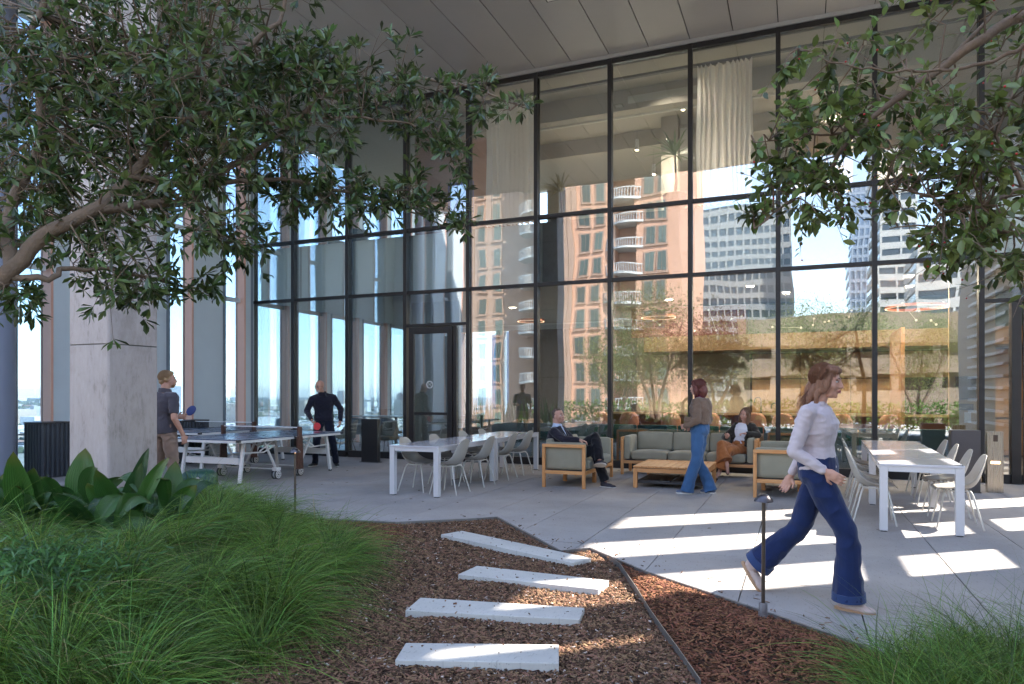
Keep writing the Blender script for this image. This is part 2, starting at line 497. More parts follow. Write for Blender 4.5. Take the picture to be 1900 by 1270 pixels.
def door(u0, u1, du0, du1, sticker):
    # u0..u1 bay, du0..du1 door leaf
    if du1 < u1 - 0.1:
        part(MB().box(du1 + 0.03, du1 + 0.10, FV - 0.06, FV + 0.1, 0.15, 3.04), 'mullion', M_BLACK)
        pane(du1 + 0.09, u1, 0.14, 3.06)
    if du0 > u0 + 0.1:
        part(MB().box(du0 - 0.10, du0 - 0.03, FV - 0.06, FV + 0.1, 0.15, 3.04), 'mullion', M_BLACK)
        pane(u0, du0 - 0.09, 0.14, 3.06)
    d = D.objects.new('door', None); COL.objects.link(d); d.parent = BLD; d.location = (du0, FV - 0.03, 0.0)
    w = du1 - du0
    f = MB()
    f.box(0, 0.13, -0.03, 0.03, 0.02, 3.03).box(w - 0.13, w, -0.03, 0.03, 0.02, 3.03)
    f.box(0.13, w - 0.13, -0.03, 0.03, 0.02, 0.28).box(0.13, w - 0.13, -0.03, 0.03, 2.88, 3.03).box(0.13, w - 0.13, -0.025, 0.025, 1.03, 1.09)
    f.build('door_frame', M_BLACK, d, bevel=0.004)
    pp = MB().box(0.12, w - 0.12, -0.008, 0.008, 0.27, 2.89).build('glass_pane', M_GLASS, d)
    h = MB().tube([(w - 0.07, -0.09, 0.75), (w - 0.07, -0.09, 1.45)], 0.014, 8).tube([(w - 0.07, -0.09, 0.85), (w - 0.07, -0.02, 0.85)], 0.01, 6).tube([(w - 0.07, -0.09, 1.35), (w - 0.07, -0.02, 1.35)], 0.01, 6)
    h.build('handle', M_BLACK, d, smooth=40)
    if sticker:
        # round no-smoking sign on the glass
        mw = mat('sign_white', (0.75, 0.77, 0.78), 0.5)
        s = MB(); c = (w / 2 - 0.02, -0.013, 1.72); r = 0.085; n = 28
        vs = []; fs = []
        for j in range(n):
            a = 2 * math.pi * j / n
            for rr, y in ((r, -0.011), (r - 0.014, -0.011), (r, -0.015), (r - 0.014, -0.015)): vs.append((c[0] + rr * math.cos(a), y, c[2] + rr * math.sin(a)))
        for j in range(n):
            a, b = 4 * j, 4 * ((j + 1) % n)
            fs += [(a, b, b + 2, a + 2), (a + 2, b + 2, b + 3, a + 3), (a + 3, b + 3, b + 1, a + 1)]
        s.add(vs, fs)
        s.beam((c[0] - 0.055, -0.0135, c[2] + 0.055), (c[0] + 0.055, -0.0135, c[2] - 0.055), 0.012, 0.004)
        s.beam((c[0] - 0.05, -0.0128, c[2] - 0.015), (c[0] + 0.045, -0.0128, c[2] + 0.03), 0.016, 0.003)
        s.tube([(c[0] + 0.045, -0.0135, c[2] + 0.03), (c[0] + 0.03, -0.0135, c[2] + 0.05), (c[0] + 0.05, -0.0135, c[2] + 0.06)], 0.004, 5)
        s.build('sign', mw, d)
    return d
door(KU[2], KU[3], KU[2] + 0.10, KU[2] + 1.22, True)
# right-hand door: dark leaf with hinges beside a sidelight
du0 = 3.42
part(MB().box(du0 - 0.16, du0 - 0.02, FV - 0.09, FV + 0.1, 0.0, 3.04), 'door_jamb', M_BLACK, bevel=0.004)
pane(KU[9], du0 - 0.15, 0.14, 3.06)
dr = D.objects.new('door', None); COL.objects.link(dr); dr.parent = BLD; dr.location = (du0, FV - 0.06, 0)
dr['label'] = 'dark solid door with three hinges at the right end of the glass wall'
MB().box(0, 0.98, -0.03, 0.03, 0.02, 3.0).box(0.1, 0.88, -0.035, -0.03, 0.25, 2.8).build('door_leaf', mat('dark_door', (0.035, 0.03, 0.03), 0.55, var=0.4, vscale=3), dr, bevel=0.003)
for z in (0.45, 1.45, 2.5):
    MB().lathe([(0.012, -0.06), (0.012, 0.06)], 10, (0.02, -0.045, z)).box(0.03, 0.06, -0.041, -0.032, z - .045, z + .045).build('hinge', mat('hinge_metal', (0.25, 0.25, 0.25), 0.35, 0.8), dr)
# other facade glass to the right end
# soffit panels
for i in range(24):
    u0 = -13.26 + 0.805 * i - 0.0
    u0 = KU[0] - 2 * 0.805 + 0.805 * i
    u1 = min(u0 + 0.805, UE + 0.2)
    if u0 > UE: break
    for v0, v1 in ((6.0, 9.9), (9.9, 14.05)):
        part(MB().box(u0 + 0.009, u1 - 0.009, v0 + 0.009, v1 - 0.009, SOF, SOF + 0.04), 'soffit_panel', M_SOFFIT)
part(MB().box(-13.35, UE + 0.25, 5.9, 14.3, SOF + 0.06, SOF + 0.4), 'soffit_backing', mat('soffit_void', (0.01, 0.01, 0.01), 0.9))
part(MB().box(-13.35, UE + 0.25, 5.88, 5.98, SOF - 0.01, SOF + 0.42), 'soffit_fascia', M_SOFFIT)
part(MB().box(-13.3, UE + 0.2, FV - 0.10, FV - 0.065, SOF - 0.075, SOF - 0.001), 'head_trim', mat('bright_trim', (0.5, 0.5, 0.5), 0.35, 0.6))
# unseen mass above the soffit, kept low so sun reaches the ground behind
part(MB().box(-13.3, UE + 0.2, 6.0, 24.0, SOF + 0.42, 10.5), 'upper_shade_mass', mat('shade_mass_grey', (0.32, 0.3, 0.29), 0.5))
for (px, py) in ((728, 61), (1022, -4)):
    Y = (SOF - EYE) * FPX / (HOR - py); p = at(px, py, Y)
    f = part(MB().box(p.x - .11, p.x + .11, p.y - .11, p.y + .11, SOF - 0.006, SOF - 0.0005), 'downlight', M_BLACK)
    MB().box(p.x - .085, p.x + .085, p.y - .085, p.y + .085, SOF - 0.012, SOF - 0.0062).build('lens', mat('lamp_lens', (0.7, 0.66, 0.6), 0.4), f)

# ---- side screens of fins: left (seen, with the city behind) and right (out of frame, lets the sun in)
FL = [8.69 + 1.622 * k for k in range(-4, 9)]
for v in FL:
    deep = 1.06 if v < 13.0 else 0.36
    fb = part(MB().box(-13.10, -12.81, v, v + 0.05, -0.3, SOF + 0.1), 'fin', M_PINK, bevel=0.003)
    MB().box(-13.09, -12.83, v + 0.052, v + deep - 0.12, -0.3, SOF + 0.1).build('fin_side', M_GREY, fb)
    MB().box(-13.09, -12.85, v + deep - 0.118, v + deep, -0.3, SOF + 0.1).build('fin_edge', M_DGREY, fb)
part(MB().box(-13.09, -12.9, FV - 0.13, FV - 0.03, 0, SOF), 'corner_post', M_GREY)
for z in (T2, T1 + 0.0):
    part(MB().box(-13.02, -12.94, 2.2, 21.9, z - 0.05, z + 0.05), 'side_transom', M_GREY)
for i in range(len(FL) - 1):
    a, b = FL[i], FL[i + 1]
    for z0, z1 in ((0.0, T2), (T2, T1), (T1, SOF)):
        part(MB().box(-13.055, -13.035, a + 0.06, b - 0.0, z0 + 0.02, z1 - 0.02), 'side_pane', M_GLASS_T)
part(MB().box(-13.09, -12.9, 2.2, 21.9, -0.3, 0.05), 'side_curb', M_GREY)
# right screen: fins .76 deep, transoms
for k in range(6):
    m_ = FV - MOD * k
    if k < 5:
        part(MB().box(UE, UE + 0.12, m_ - MOD, m_ - 0.86, 0, SOF), 'screen_fin', M_GREY)
    z = 0
for z in (T2, T1):
    part(MB().box(UE + 0.005, UE + 0.115, 6.0, FV - 0.13, z - 0.15, z + 0.15), 'screen_transom', M_GREY)
part(MB().box(UE + 0.14, UE + 0.2, 8.3, 9.08, 0, SOF), 'sun_block_panel', M_GREY)  # unseen panels added to block the sun in these bays
part(MB().box(UE + 0.145, UE + 0.205, 9.081, 9.25, 0, 7.15), 'sun_block_panel', M_GREY)
part(MB().box(UE + 0.14, UE + 0.2, 6.0, 7.15, 0, SOF), 'sun_block_panel', M_GREY)
part(MB().box(UE + 0.14, UE + 0.2, 7.15, 7.62, 0, SOF), 'sun_block_panel', M_GREY)
part(MB().box(UE + 0.14, UE + 0.2, 9.99, 13.9, 0, 0.9), 'screen_parapet', M_GREY)
# unseen wing on the right, added to block the sun
wing = MB().box(UE + 0.02, UE + 6, -1.0, 6.0, -0.1, 9.5)
part(wing, 'sun_block_wing', mat('wing_wall', (0.45, 0.4, 0.34), 0.7))
for j in range(30):
    part(MB().box(UE - 0.12, UE + 0.0, 1.2, 5.6, 0.6 + j * 0.34, 0.68 + j * 0.34), 'louvre', mat('white_louvre', (0.75, 0.75, 0.73), 0.5))

# ---- interior shell
VB = 22.3
floor = tag(MB().box(UC, UE, FV + 0.12, VB, -0.06, 0.0).build('floor', mat('interior_floor', (0.20, 0.20, 0.21), 0.35, var=0.15, vscale=1.5)), kind='structure')
part(MB().box(UC - 0.02, UE, FV + 0.3, VB, T2 + 0.05, T1 - 0.04), 'floor_slab', mat('slab_soffit', (0.36, 0.36, 0.33), 0.8, var=0.08, vscale=1))
part(MB().box(UC - 0.02, UE, FV + 0.13, VB, SOF - 0.02, SOF + 0.3), 'ceiling', M_CEIL)
part(MB().box(UE - 0.1, UE, FV + 0.13, VB, 0, SOF), 'end_wall', M_WHITEWALL)
# rear glass wall of the lounge
for k in range(3):
    a = UC + 0.1 + k * 1.61
    part(MB().box(a - 0.14, a + 0.14, VB - 0.1, VB + 0.25, 0, 3.7), 'rear_fin', M_PINK if k % 2 else M_GREY)
    part(MB().box(a - 0.04, a + 0.04, VB - 0.22, VB - 0.11, 0, 3.7), 'rear_mullion', M_BLACK)
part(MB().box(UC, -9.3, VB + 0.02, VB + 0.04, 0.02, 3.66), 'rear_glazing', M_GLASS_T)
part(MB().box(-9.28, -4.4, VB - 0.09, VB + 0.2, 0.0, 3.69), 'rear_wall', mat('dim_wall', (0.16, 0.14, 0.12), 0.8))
part(MB().box(U(764, 15.6), U(852, 15.6), 15.6, 15.7, 0, T2), 'lobby_wall', mat('grey_green_wall', (0.30, 0.29, 0.25), 0.7, var=.15, vscale=1.5, stretch=(3, 3, .3)))
part(MB().box(UC, -4.4, VB - 0.1, VB + 0.25, 3.7, T2), 'rear_beam', M_GREY)
part(MB().box(UC, UE, VB - 0.1, VB + 0.2, T2, T1 - 0.05), 'rear_spandrel', M_SPAN)
part(MB().box(-7.9, UE - 0.1, VB - 0.02, VB + 0.2, T1, SOF - 0.03), 'rear_upper_wall', M_WHITEWALL)
part(MB().box(-4.4, UE - 0.1, 20.3, 20.5, 0, T2), 'kitchen_wall', mat('pale_wall', (0.42, 0.34, 0.24), 0.75))
# upper brown wall (lift core)
part(MB().box(U(770, 16.0), U(866, 16.0), 16.0, 19.5, T1, SOF - 0.03), 'core_wall', mat('brown_panel', (0.30, 0.15, 0.10), 0.45, var=0.1))
part(MB().box(-0.2, 2.8, 19.0, 19.2, T1, SOF - 0.03), 'core_wall', mat('tan_panel', (0.36, 0.23, 0.12), 0.6, var=0.05))
for u in (-3.0, 1.3):
    part(MB().box(u - 0.2, u + 0.2, 17.5, 17.9, T1, SOF - 0.03), 'pillar', M_WHITEWALL)
part(MB().box(-8, UE - 0.1, 15.6, 15.9, SOF - 0.5, SOF - 0.03), 'ceiling_beam', M_CEIL)
part(MB().box(-8, UE - 0.1, 18.2, 18.5, SOF - 0.45, SOF - 0.03), 'ceiling_beam', M_CEIL)

# ---- concrete column
def column_mat():
    m = D.materials.new('board_marked_concrete'); m.use_nodes = True
    n, l = m.node_tree.nodes, m.node_tree.links
    b = n['Principled BSDF']; b.inputs['Roughness'].default_value = 0.85
    tc = n.new('ShaderNodeTexCoord')
    def nz(scale, mapscale, det=6):
        mp = n.new('ShaderNodeMapping'); mp.inputs['Scale'].default_value = mapscale
        t = n.new('ShaderNodeTexNoise'); t.inputs['Scale'].default_value = scale; t.inputs['Detail'].default_value = det; t.inputs['Roughness'].default_value = 0.68
        l.new(tc.outputs['Object'], mp.inputs['Vector']); l.new(mp.outputs[0], t.inputs['Vector']); return t
    a = nz(3.2, (1, 1, 0.35)); c = nz(26, (1, 1, 0.3), 4); e = nz(1.3, (1.3, 1.3, 0.8), 8); g = nz(140, (1, 1, 1), 2)
    cr = n.new('ShaderNodeValToRGB')
    cr.color_ramp.elements[0].position = 0.30; cr.color_ramp.elements[0].color = (0.20, 0.165, 0.14, 1)
    cr.color_ramp.elements[1].position = 0.70; cr.color_ramp.elements[1].color = (0.42, 0.36, 0.335, 1)
    el = cr.color_ramp.elements.new(0.46); el.color = (0.36, 0.305, 0.28, 1)
    ad = n.new('ShaderNodeMath'); ad.operation = 'MULTIPLY_ADD'; ad.inputs[1].default_value = 0.45
    l.new(c.outputs['Fac'], ad.inputs[0])
    m2 = n.new('ShaderNodeMath'); m2.operation = 'MULTIPLY'; m2.inputs[1].default_value = 0.55; l.new(a.outputs['Fac'], m2.inputs[0]); l.new(m2.outputs[0], ad.inputs[2])
    l.new(ad.outputs[0], cr.inputs[0])
    mx = n.new('ShaderNodeMix'); mx.data_type = 'RGBA'; mx.inputs[7].default_value = (0.16, 0.125, 0.085, 1)
    r = n.new('ShaderNodeMapRange'); r.inputs['From Min'].default_value = 0.52; r.inputs['From Max'].default_value = 0.68; r.inputs['To Max'].default_value = 0.55
    l.new(e.outputs['Fac'], r.inputs['Value']); l.new(r.outputs[0], mx.inputs[0]); l.new(cr.outputs[0], mx.inputs[6])
    l.new(mx.outputs[2], b.inputs['Base Color'])
    bp = n.new('ShaderNodeBump'); bp.inputs['Strength'].default_value = 0.5; bp.inputs['Distance'].default_value = 0.006
    l.new(g.outputs['Fac'], bp.inputs['Height']); l.new(bp.outputs[0], b.inputs['Normal'])
    return m
MC = column_mat()
cc = thing('concrete_column', 'square weathered concrete column rising behind the broad-leaved plants', 'column', (-7.66, 5.97, 0))
zs = [-0.15, 2.08, 4.3, 6.5, SOF + 0.05]
ph = 0.335
for a, b in zip(zs[:-1], zs[1:]):
    c_ = 0.02
    poly = [(-ph + c_, -ph), (ph - c_, -ph), (ph, -ph + c_), (ph, ph - c_), (ph - c_, ph), (-ph + c_, ph), (-ph, ph - c_), (-ph, -ph + c_)]
    MB().prism(poly, a + 0.006, b - 0.006).build('concrete_pour', MC, cc, bevel=0.004)
MB().box(-ph + 0.012, ph - 0.012, -ph + 0.012, ph - 0.012, -0.15, SOF).build('core', mat('joint_grout', (0.12, 0.11, 0.10), 0.9), cc)
# round clad column at the far left
cl = thing('round_column', 'smooth blue grey metal clad round column at the left edge of the photo', 'column', (-12.42, 7.28, 0))
MB().lathe([(0.46, -0.1), (0.46, SOF)], 48).build('cladding', mat('blue_grey_cladding', (0.20, 0.22, 0.30), 0.45, 0.1), cl, smooth=40)
MB().box(-0.01, 0.01, -0.475, -0.45, -0.1, SOF).build('seam', M_DGREY, cl)

# ================================================================ far city on the left
GZ = -66.0
cg = MB().box(-13000, 5000, -3000, 13000, GZ - 2, GZ)
m = mat('city_ground_dust', (0.24, 0.24, 0.2), 0.95, var=0.5, vscale=0.004, detail=10)
tag(cg.build('city_ground', m), kind='structure')
def city():
    V_, F_, MI = [], [], []
    rng = random.Random(3)
    mb = MB()
    cols = 5
    for i in range(5200):
        Yd = math.exp(rng.uniform(math.log(820), math.log(9500)))
        a = rng.uniform(-0.78, -0.1)
        X = a * Yd
        u, v = CT * X - ST * Yd, ST * X + CT * Yd
        s = rng.choice([8, 12, 16, 24, 40]) * (1 + Yd / 6000)
        w, d = s * rng.uniform(0.6, 1.6), s * rng.uniform(0.6, 1.6)
        h = rng.choice([4, 5, 6, 8, 10]) * (1.0 + 0.4 * (rng.random() < 0.1)) * (1 if rng.random() < 0.985 else rng.uniform(3, 7))
        mb.box(u - w / 2, u + w / 2, v - d / 2, v + d / 2, GZ, GZ + h, rng.choices(range(5), (4, 3, 2, 1, 1))[0])
    return mb
mcity = [mat('city_white', (0.72, 0.70, 0.66), 0.8), mat('city_grey', (0.45, 0.45, 0.44), 0.8), mat('city_tan', (0.48, 0.40, 0.32), 0.8),
         mat('city_brick', (0.3, 0.18, 0.13), 0.8), mat('city_dark', (0.10, 0.12, 0.14), 0.6)]
tag(city().build('distant_city', mcity), 'pale low city blocks spreading to the horizon beyond the fins', 'city', kind='stuff')
def city_trees():
    rng = np.random.default_rng(5)
    N = 9000
    Yd = np.exp(rng.uniform(math.log(800), math.log(9000), N)); a = rng.uniform(-0.8, -0.08, N)
    X = a * Yd
    u, v = CT * X - ST * Yd, ST * X + CT * Yd
    s = rng.uniform(4, 11, N) * (1 + Yd / 5000)
    oct_ = np.array([(1, 0, .1), (0, 1, .1), (-1, 0, .1), (0, -1, .1), (0, 0, 1), (.7, .7, .6), (-.7, .6, .5)])
    fa = np.array([(0, 5, 4), (5, 1, 4), (1, 6, 4), (6, 2, 4), (2, 3, 4), (3, 0, 4), (0, 1, 5), (1, 2, 6)])
    P = oct_[None] * s[:, None, None] * rng.uniform(.7, 1.2, (N, 7, 1)); P[:, :, 2] *= 0.9
    P[:, :, 0] += u[:, None]; P[:, :, 1] += v[:, None]; P[:, :, 2] += GZ
    F = fa[None] + (np.arange(N) * 7)[:, None, None]
    me = npmesh('distant_trees', P.reshape(-1, 3), F.reshape(-1, 3), mat('far_foliage', (0.06, 0.085, 0.04), 0.9, island=0.4), 3)
    o = D.objects.new('distant_trees', me); COL.objects.link(o)
    tag(o, 'dark green street trees scattered through the distant city', 'trees', kind='stuff')
city_trees()
# big white warehouses nearer by
def roofhouse(px, Yd, w, d, h, m, label, cat='warehouse'):
    p = at(px, 735, Yd)
    r = thing('warehouse', label, cat, (p.x, p.y, GZ), TH)
    MB().box(-w / 2, w / 2, -d / 2, d / 2, 0, h).build('wall', mcity[0], r)
    MB().box(-w / 2 - 1, w / 2 + 1, -d / 2 - 1, d / 2 + 1, h + 0.02, h + 1.2).build('roof', m, r)
    for k in range(5):
        MB().box(-w / 2 + w * (k + .3) / 5, -w / 2 + w * (k + .3) / 5 + 5, -d / 4, -d / 4 + 7, h + 1.22, h + 4).build('roof_unit', mcity[1], r)
wr = mat('white_roof', (0.8, 0.79, 0.77), 0.7)
roofhouse(420, 1250, 150, 170, 12, wr, 'long white roofed warehouse seen left of the glass corner')
roofhouse(585, 1150, 190, 150, 11, wr, 'white roofed warehouse seen behind the man in the dark jumper')
roofhouse(60, 1200, 170, 150, 10, wr, 'white roofed warehouse seen beside the round column at far left')
roofhouse(680, 1500, 120, 120, 12, mat('grey_roof', (0.5, 0.5, 0.5), 0.7), 'grey roofed warehouse seen through the lounge windows')
def tower(name, label, px, Yd, w, d, z1, mw, mg, fl=4.0, bay=3.0, rot=TH):
    p = at(px, 735, Yd)
    r = thing(name, label, 'building', (p.x, p.y, GZ), rot)
    H_ = z1 - GZ
    MB().box(-w / 2, w / 2, -d / 2, d / 2, 0, H_).build('wall', mg, r)
    mb = MB()
    n = int(H_ / fl)
    for i in range(n + 1):
        mb.box(-w / 2 - .25, w / 2 + .25, -d / 2 - .25, d / 2 + .25, i * fl, i * fl + fl * 0.28)
    k = int(w / bay)
    for i in range(k + 1):
        x = -w / 2 + w * i / k
        mb.box(x - .2, x + .2, -d / 2 - .32, -d / 2 - .02, 0, H_)
    mb.build('facade_grid', mw, r)
    MB().box(-w / 4, w / 4, -d / 4, d / 4, H_, H_ + 5).build('roof', mw, r)
    return r
tower('office_tower', 'blue glass tower seen through the lounge rear windows', 937, 260, 9, 14, 1.5 + 105 / FPX * 260, mat('pale_blue_frame', (0.25, 0.36, 0.5), 0.4), mat('blue_glass', (0.10, 0.22, 0.42), 0.15, 0.3), 4.0, 3)
tower('brick_block', 'small dark brick block standing on the horizon beyond the lounge', 742, 2600, 22, 20, 3, mat('far_brick', (0.2, 0.12, 0.11), 0.8), mat('far_brick2', (0.12, 0.08, 0.08), 0.8), 4, 4)

# ================================================================ what stands behind the camera (mirrored in the glass)
def mir(px, py, Y):           # a point seen reflected at distance Y along the view: its real place
    p = at(px, py, Y); return Vector((p.x, 2 * FV - p.y, p.z))
M_BRICK = mat('brick', (0.52, 0.30, 0.205), 0.85, var=0.08, vscale=0.3, bump=0.2, bscale=8)
M_BRICK_SHADED = mat('shaded_brick', (0.32, 0.215, 0.16), 0.85, var=0.08, vscale=0.3)  # brick with shade put into its colour, for the muted wings
M_WGREEN = mat('green_window', (0.085, 0.105, 0.09), 0.45, 0.0, objvar=0.3)
M_WFRAME = mat('window_surround', (0.34, 0.22, 0.16), 0.7)
M_BALC = mat('balcony_white', (0.45, 0.45, 0.44), 0.6)
bt = thing('brick_tower', 'peach brick apartment tower with green windows and curved balconies, mirrored in the glass', 'building')
Yv = 85.0
pl, pr = mir(1000, 732, Yv), mir(1262, 732, Yv)
vt = pl.y
xl, xm0, xm1, xr = pl.x, U(1138, 2 * FV - vt), U(1180, 2 * FV - vt), U(1262, 2 * FV - vt)
ul = U(868, 2 * FV - vt + 5)
TZ = 47
def bpart(mb, name, m, **k): return mb.build(name, m, bt, **k)
bpart(MB().box(xl, xm0, vt - 22, vt, GZ, TZ).box(xm1, xr, vt - 22, vt, GZ, TZ).box(xm0, xm1, vt - 22, vt - 2.4, GZ, TZ), 'wall', M_BRICK)
bpart(MB().box(ul, xl, vt - 30, vt - 5, GZ, TZ - 1), 'wing_wall', M_BRICK_SHADED)
bpart(MB().box(U(757, 2 * FV - vt + 12), ul, vt - 36, vt - 12, GZ, TZ - 2), 'wing_wall', M_BRICK_SHADED)
for px in (1052, 1060): bpart(MB().box(U(px, 2 * FV - vt) - .25, U(px, 2 * FV - vt) + .25, vt, vt + 0.35, GZ, TZ), 'pilaster', M_WFRAME)
fl0 = 1.5 + (732 - 690) / FPX * Yv
wm = MB().box(-0.66, 0.66, 0.0, 0.12, -1.2, 1.15).box(-0.75, 0.75, 0.0, 0.2, -1.33, -1.2).mesh('window', M_WFRAME)
pm = MB().box(-0.48, -0.03, 0.121, 0.16, -1.0, 0.95).box(0.03, 0.48, 0.121, 0.16, -1.05, 1.02).mesh('pane', M_WGREEN)
bm = MB().prism([(xm0 - 1.2 + (xm1 - xm0 + 2.4) * t, vt - 0.4 + 1.5 * math.sin(math.pi * t)) for t in [i / 8 for i in range(9)]] + [(xm1 + 1.2, vt - 2.3), (xm0 - 1.2, vt - 2.3)], 0, 0.25)
for i in range(19):
    t = i / 18; x = xm0 - 1.2 + (xm1 - xm0 + 2.4) * t; y = vt - 0.45 + 1.5 * math.sin(math.pi * t)
    bm.box(x - .04, x + .04, y - .04, y + .04, 0.25, 1.2)
bm.box(xm0 - 1.2, xm0 - 1.1, vt - 2.3, vt - .4, 1.1, 1.2)
for i in range(8):
    t0, t1 = i / 8, (i + 1) / 8; f = lambda t: (xm0 - 1.2 + (xm1 - xm0 + 2.4) * t, vt - 0.45 + 1.5 * math.sin(math.pi * t), 1.2)
    bm.beam(f(t0), f(t1), 0.08, 0.1)
bmesh_ = bm.mesh('balcony', M_BALC)
for r_ in range(-4, 15):
    z = fl0 + 3.05 * r_
    for px, vv in ((1082, vt), (1110, vt), (1205, vt), (1229, vt), (895, vt - 5), (925, vt - 5)):
        wi = inst('window', wm, bt, (U(px, 2 * FV - vv), vv, z)); inst('pane', pm, wi)
    inst('balcony', bmesh_, bt, (0, 0, z - 1.35))
    inst('balcony', bmesh_, bt, (U(1000, 2 * FV - vt) - (xm0 + xm1) / 2 - 1.0, -2.0, z - 1.35))
    inst('balcony', bmesh_, bt, (U(808, 2 * FV - vt + 12) - (xm0 + xm1) / 2, -12, z - 1.35))
def btower(name, label, px0, px1, Yd, ztop, mw, mg, fl=3.8, bay=2.2, ribbon=0.45, dep=20):
    p0, p1 = mir(px0, 732, Yd), mir(px1, 732, Yd)
    v = p0.y; u0 = U(px0, 2 * FV - v); u1 = U(px1, 2 * FV - v)
    r = thing(name, label, 'building', ((u0 + u1) / 2, v, GZ))
    w = u1 - u0
    MB().box(-w / 2, w / 2, -dep, 0, 0, ztop - GZ).build('wall', mg, r)
    mb = MB()
    n = int((ztop - GZ) / fl)
    for i in range(n + 1): mb.box(-w / 2 - .2, w / 2 + .2, -dep, 0.3, i * fl, i * fl + fl * ribbon)
    k = max(2, int(w / bay))
    for i in range(k + 1):
        x = -w / 2 + w * i / k; mb.box(x - .25, x + .25, -.3, 0.32, 0, ztop - GZ)
    mb.build('facade_grid', mw, r)
    return r
wt = mat('white_precast', (0.45, 0.44, 0.42), 0.7); dgl = mat('dark_glazing', (0.06, 0.075, 0.09), 0.12, 0.2)
btower('grey_tower', 'grey gridded office tower mirrored behind the sitting woman', 1292, 1472, 230, 62, mat('grey_precast', (0.27, 0.265, 0.26), 0.7), dgl)
btower('white_tower', 'white office tower with dark windows mirrored at upper right', 1627, 1700, 190, 72, wt, dgl, 3.8, 3.4, 0.5)
btower('white_tower', 'lower white office block with ribbon windows mirrored at the right', 1702, 1840, 150, 32, wt, dgl, 3.6, 5.0, 0.5)
btower('slate_tower', 'slim blue grey tower mirrored between the sky and the white tower', 1585, 1622, 260, 80, mat('slate_grid', (0.27, 0.31, 0.38), 0.5), mat('slate_glass', (0.2, 0.25, 0.33), 0.2, 0.3), 3.8, 1.5, 0.3)
gar = thing('parking_garage', 'long tan parking building with dark open decks mirrored low in the glass', 'building')
g0 = mir(1380, 732, 62); gv = g0.y; gu0, gu1 = U(1375, 2 * FV - gv), U(1990, 2 * FV - gv)
M_TAN = mat('tan_concrete', (0.23, 0.17, 0.12), 0.8, var=0.05)
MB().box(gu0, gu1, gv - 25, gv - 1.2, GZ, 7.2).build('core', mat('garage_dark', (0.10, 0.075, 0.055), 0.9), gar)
for z0, z1 in ((-3, -1.2), (0.0, 1.9), (3.1, 4.6), (5.7, 8.3)): MB().box(gu0 - .3, gu1 + .3, gv - 26, gv, z0, z1).build('deck_band', M_TAN, gar)
for i in range(9):
    x = gu0 + (gu1 - gu0) * i / 8; MB().box(x - .3, x + .3, gv - 1.3, gv - .1, -5, 6).build('pier', M_TAN, gar)
# hedge behind the camera
def leafball_field(name, label, cat, boxes, n, size, m, seed, par=None):
    rng = np.random.default_rng(seed)
    P = []
    for (x0, x1, y0, y1, z0, z1, w) in boxes:
        k = int(n * w); P.append(np.column_stack([rng.uniform(x0, x1, k), rng.uniform(y0, y1, k), rng.uniform(z0, z1, k)]))
    return leaves_mesh(name, np.vstack(P), size, m, seed)
LEAF6 = np.array([(0, 0, 0), (-.19, .35, .05), (0, .4, 0), (.19, .35, .05), (-.2, .7, .03), (0, .75, -.02), (.2, .7, .03), (0, 1, -.06)])
LF = np.array([(0, 2, 1), (0, 3, 2), (1, 2, 5), (1, 5, 4), (2, 3, 6), (2, 6, 5), (4, 5, 7), (5, 6, 7)])
def rand_rot(rng, n, updir=None):
    q = rng.normal(size=(n, 4)); q /= np.linalg.norm(q, axis=1)[:, None]
    w, x, y, z = q.T
    return np.stack([1 - 2 * (y * y + z * z), 2 * (x * y - z * w), 2 * (x * z + y * w), 2 * (x * y + z * w), 1 - 2 * (x * x + z * z), 2 * (y * z - x * w),
                     2 * (x * z - y * w), 2 * (y * z + x * w), 1 - 2 * (x * x + y * y)], 1).reshape(n, 3, 3)
def leaves_mesh(name, P, size, m, seed, leaf=LEAF6, Rm=None, svar=0.3):
    rng = np.random.default_rng(seed); n = len(P)
    if Rm is None: Rm = rand_rot(rng, n)
    s = size * rng.uniform(1 - svar, 1 + svar, n)
    Vv = np.einsum('nij,kj->nki', Rm, leaf) * s[:, None, None] + P[:, None, :]
    F = LF[None] + (np.arange(n) * len(leaf))[:, None, None]
    return npmesh(name, Vv.reshape(-1, 3), F.reshape(-1, 3), m, 3)
M_HEDGE = mat('hedge_leaf', (0.07, 0.14, 0.025), 0.6, island=0.35, sub=0.3)
he = D.objects.new('hedge', leafball_field('hedge', '', '', [(-14, 14, -9.6, -8.9, -0.1, 1.15, 1.0)], 9000, 0.16, M_HEDGE, 11)); COL.objects.link(he)
tag(he, 'clipped bright green hedge along the terrace edge, mirrored low in the glass', 'hedge')
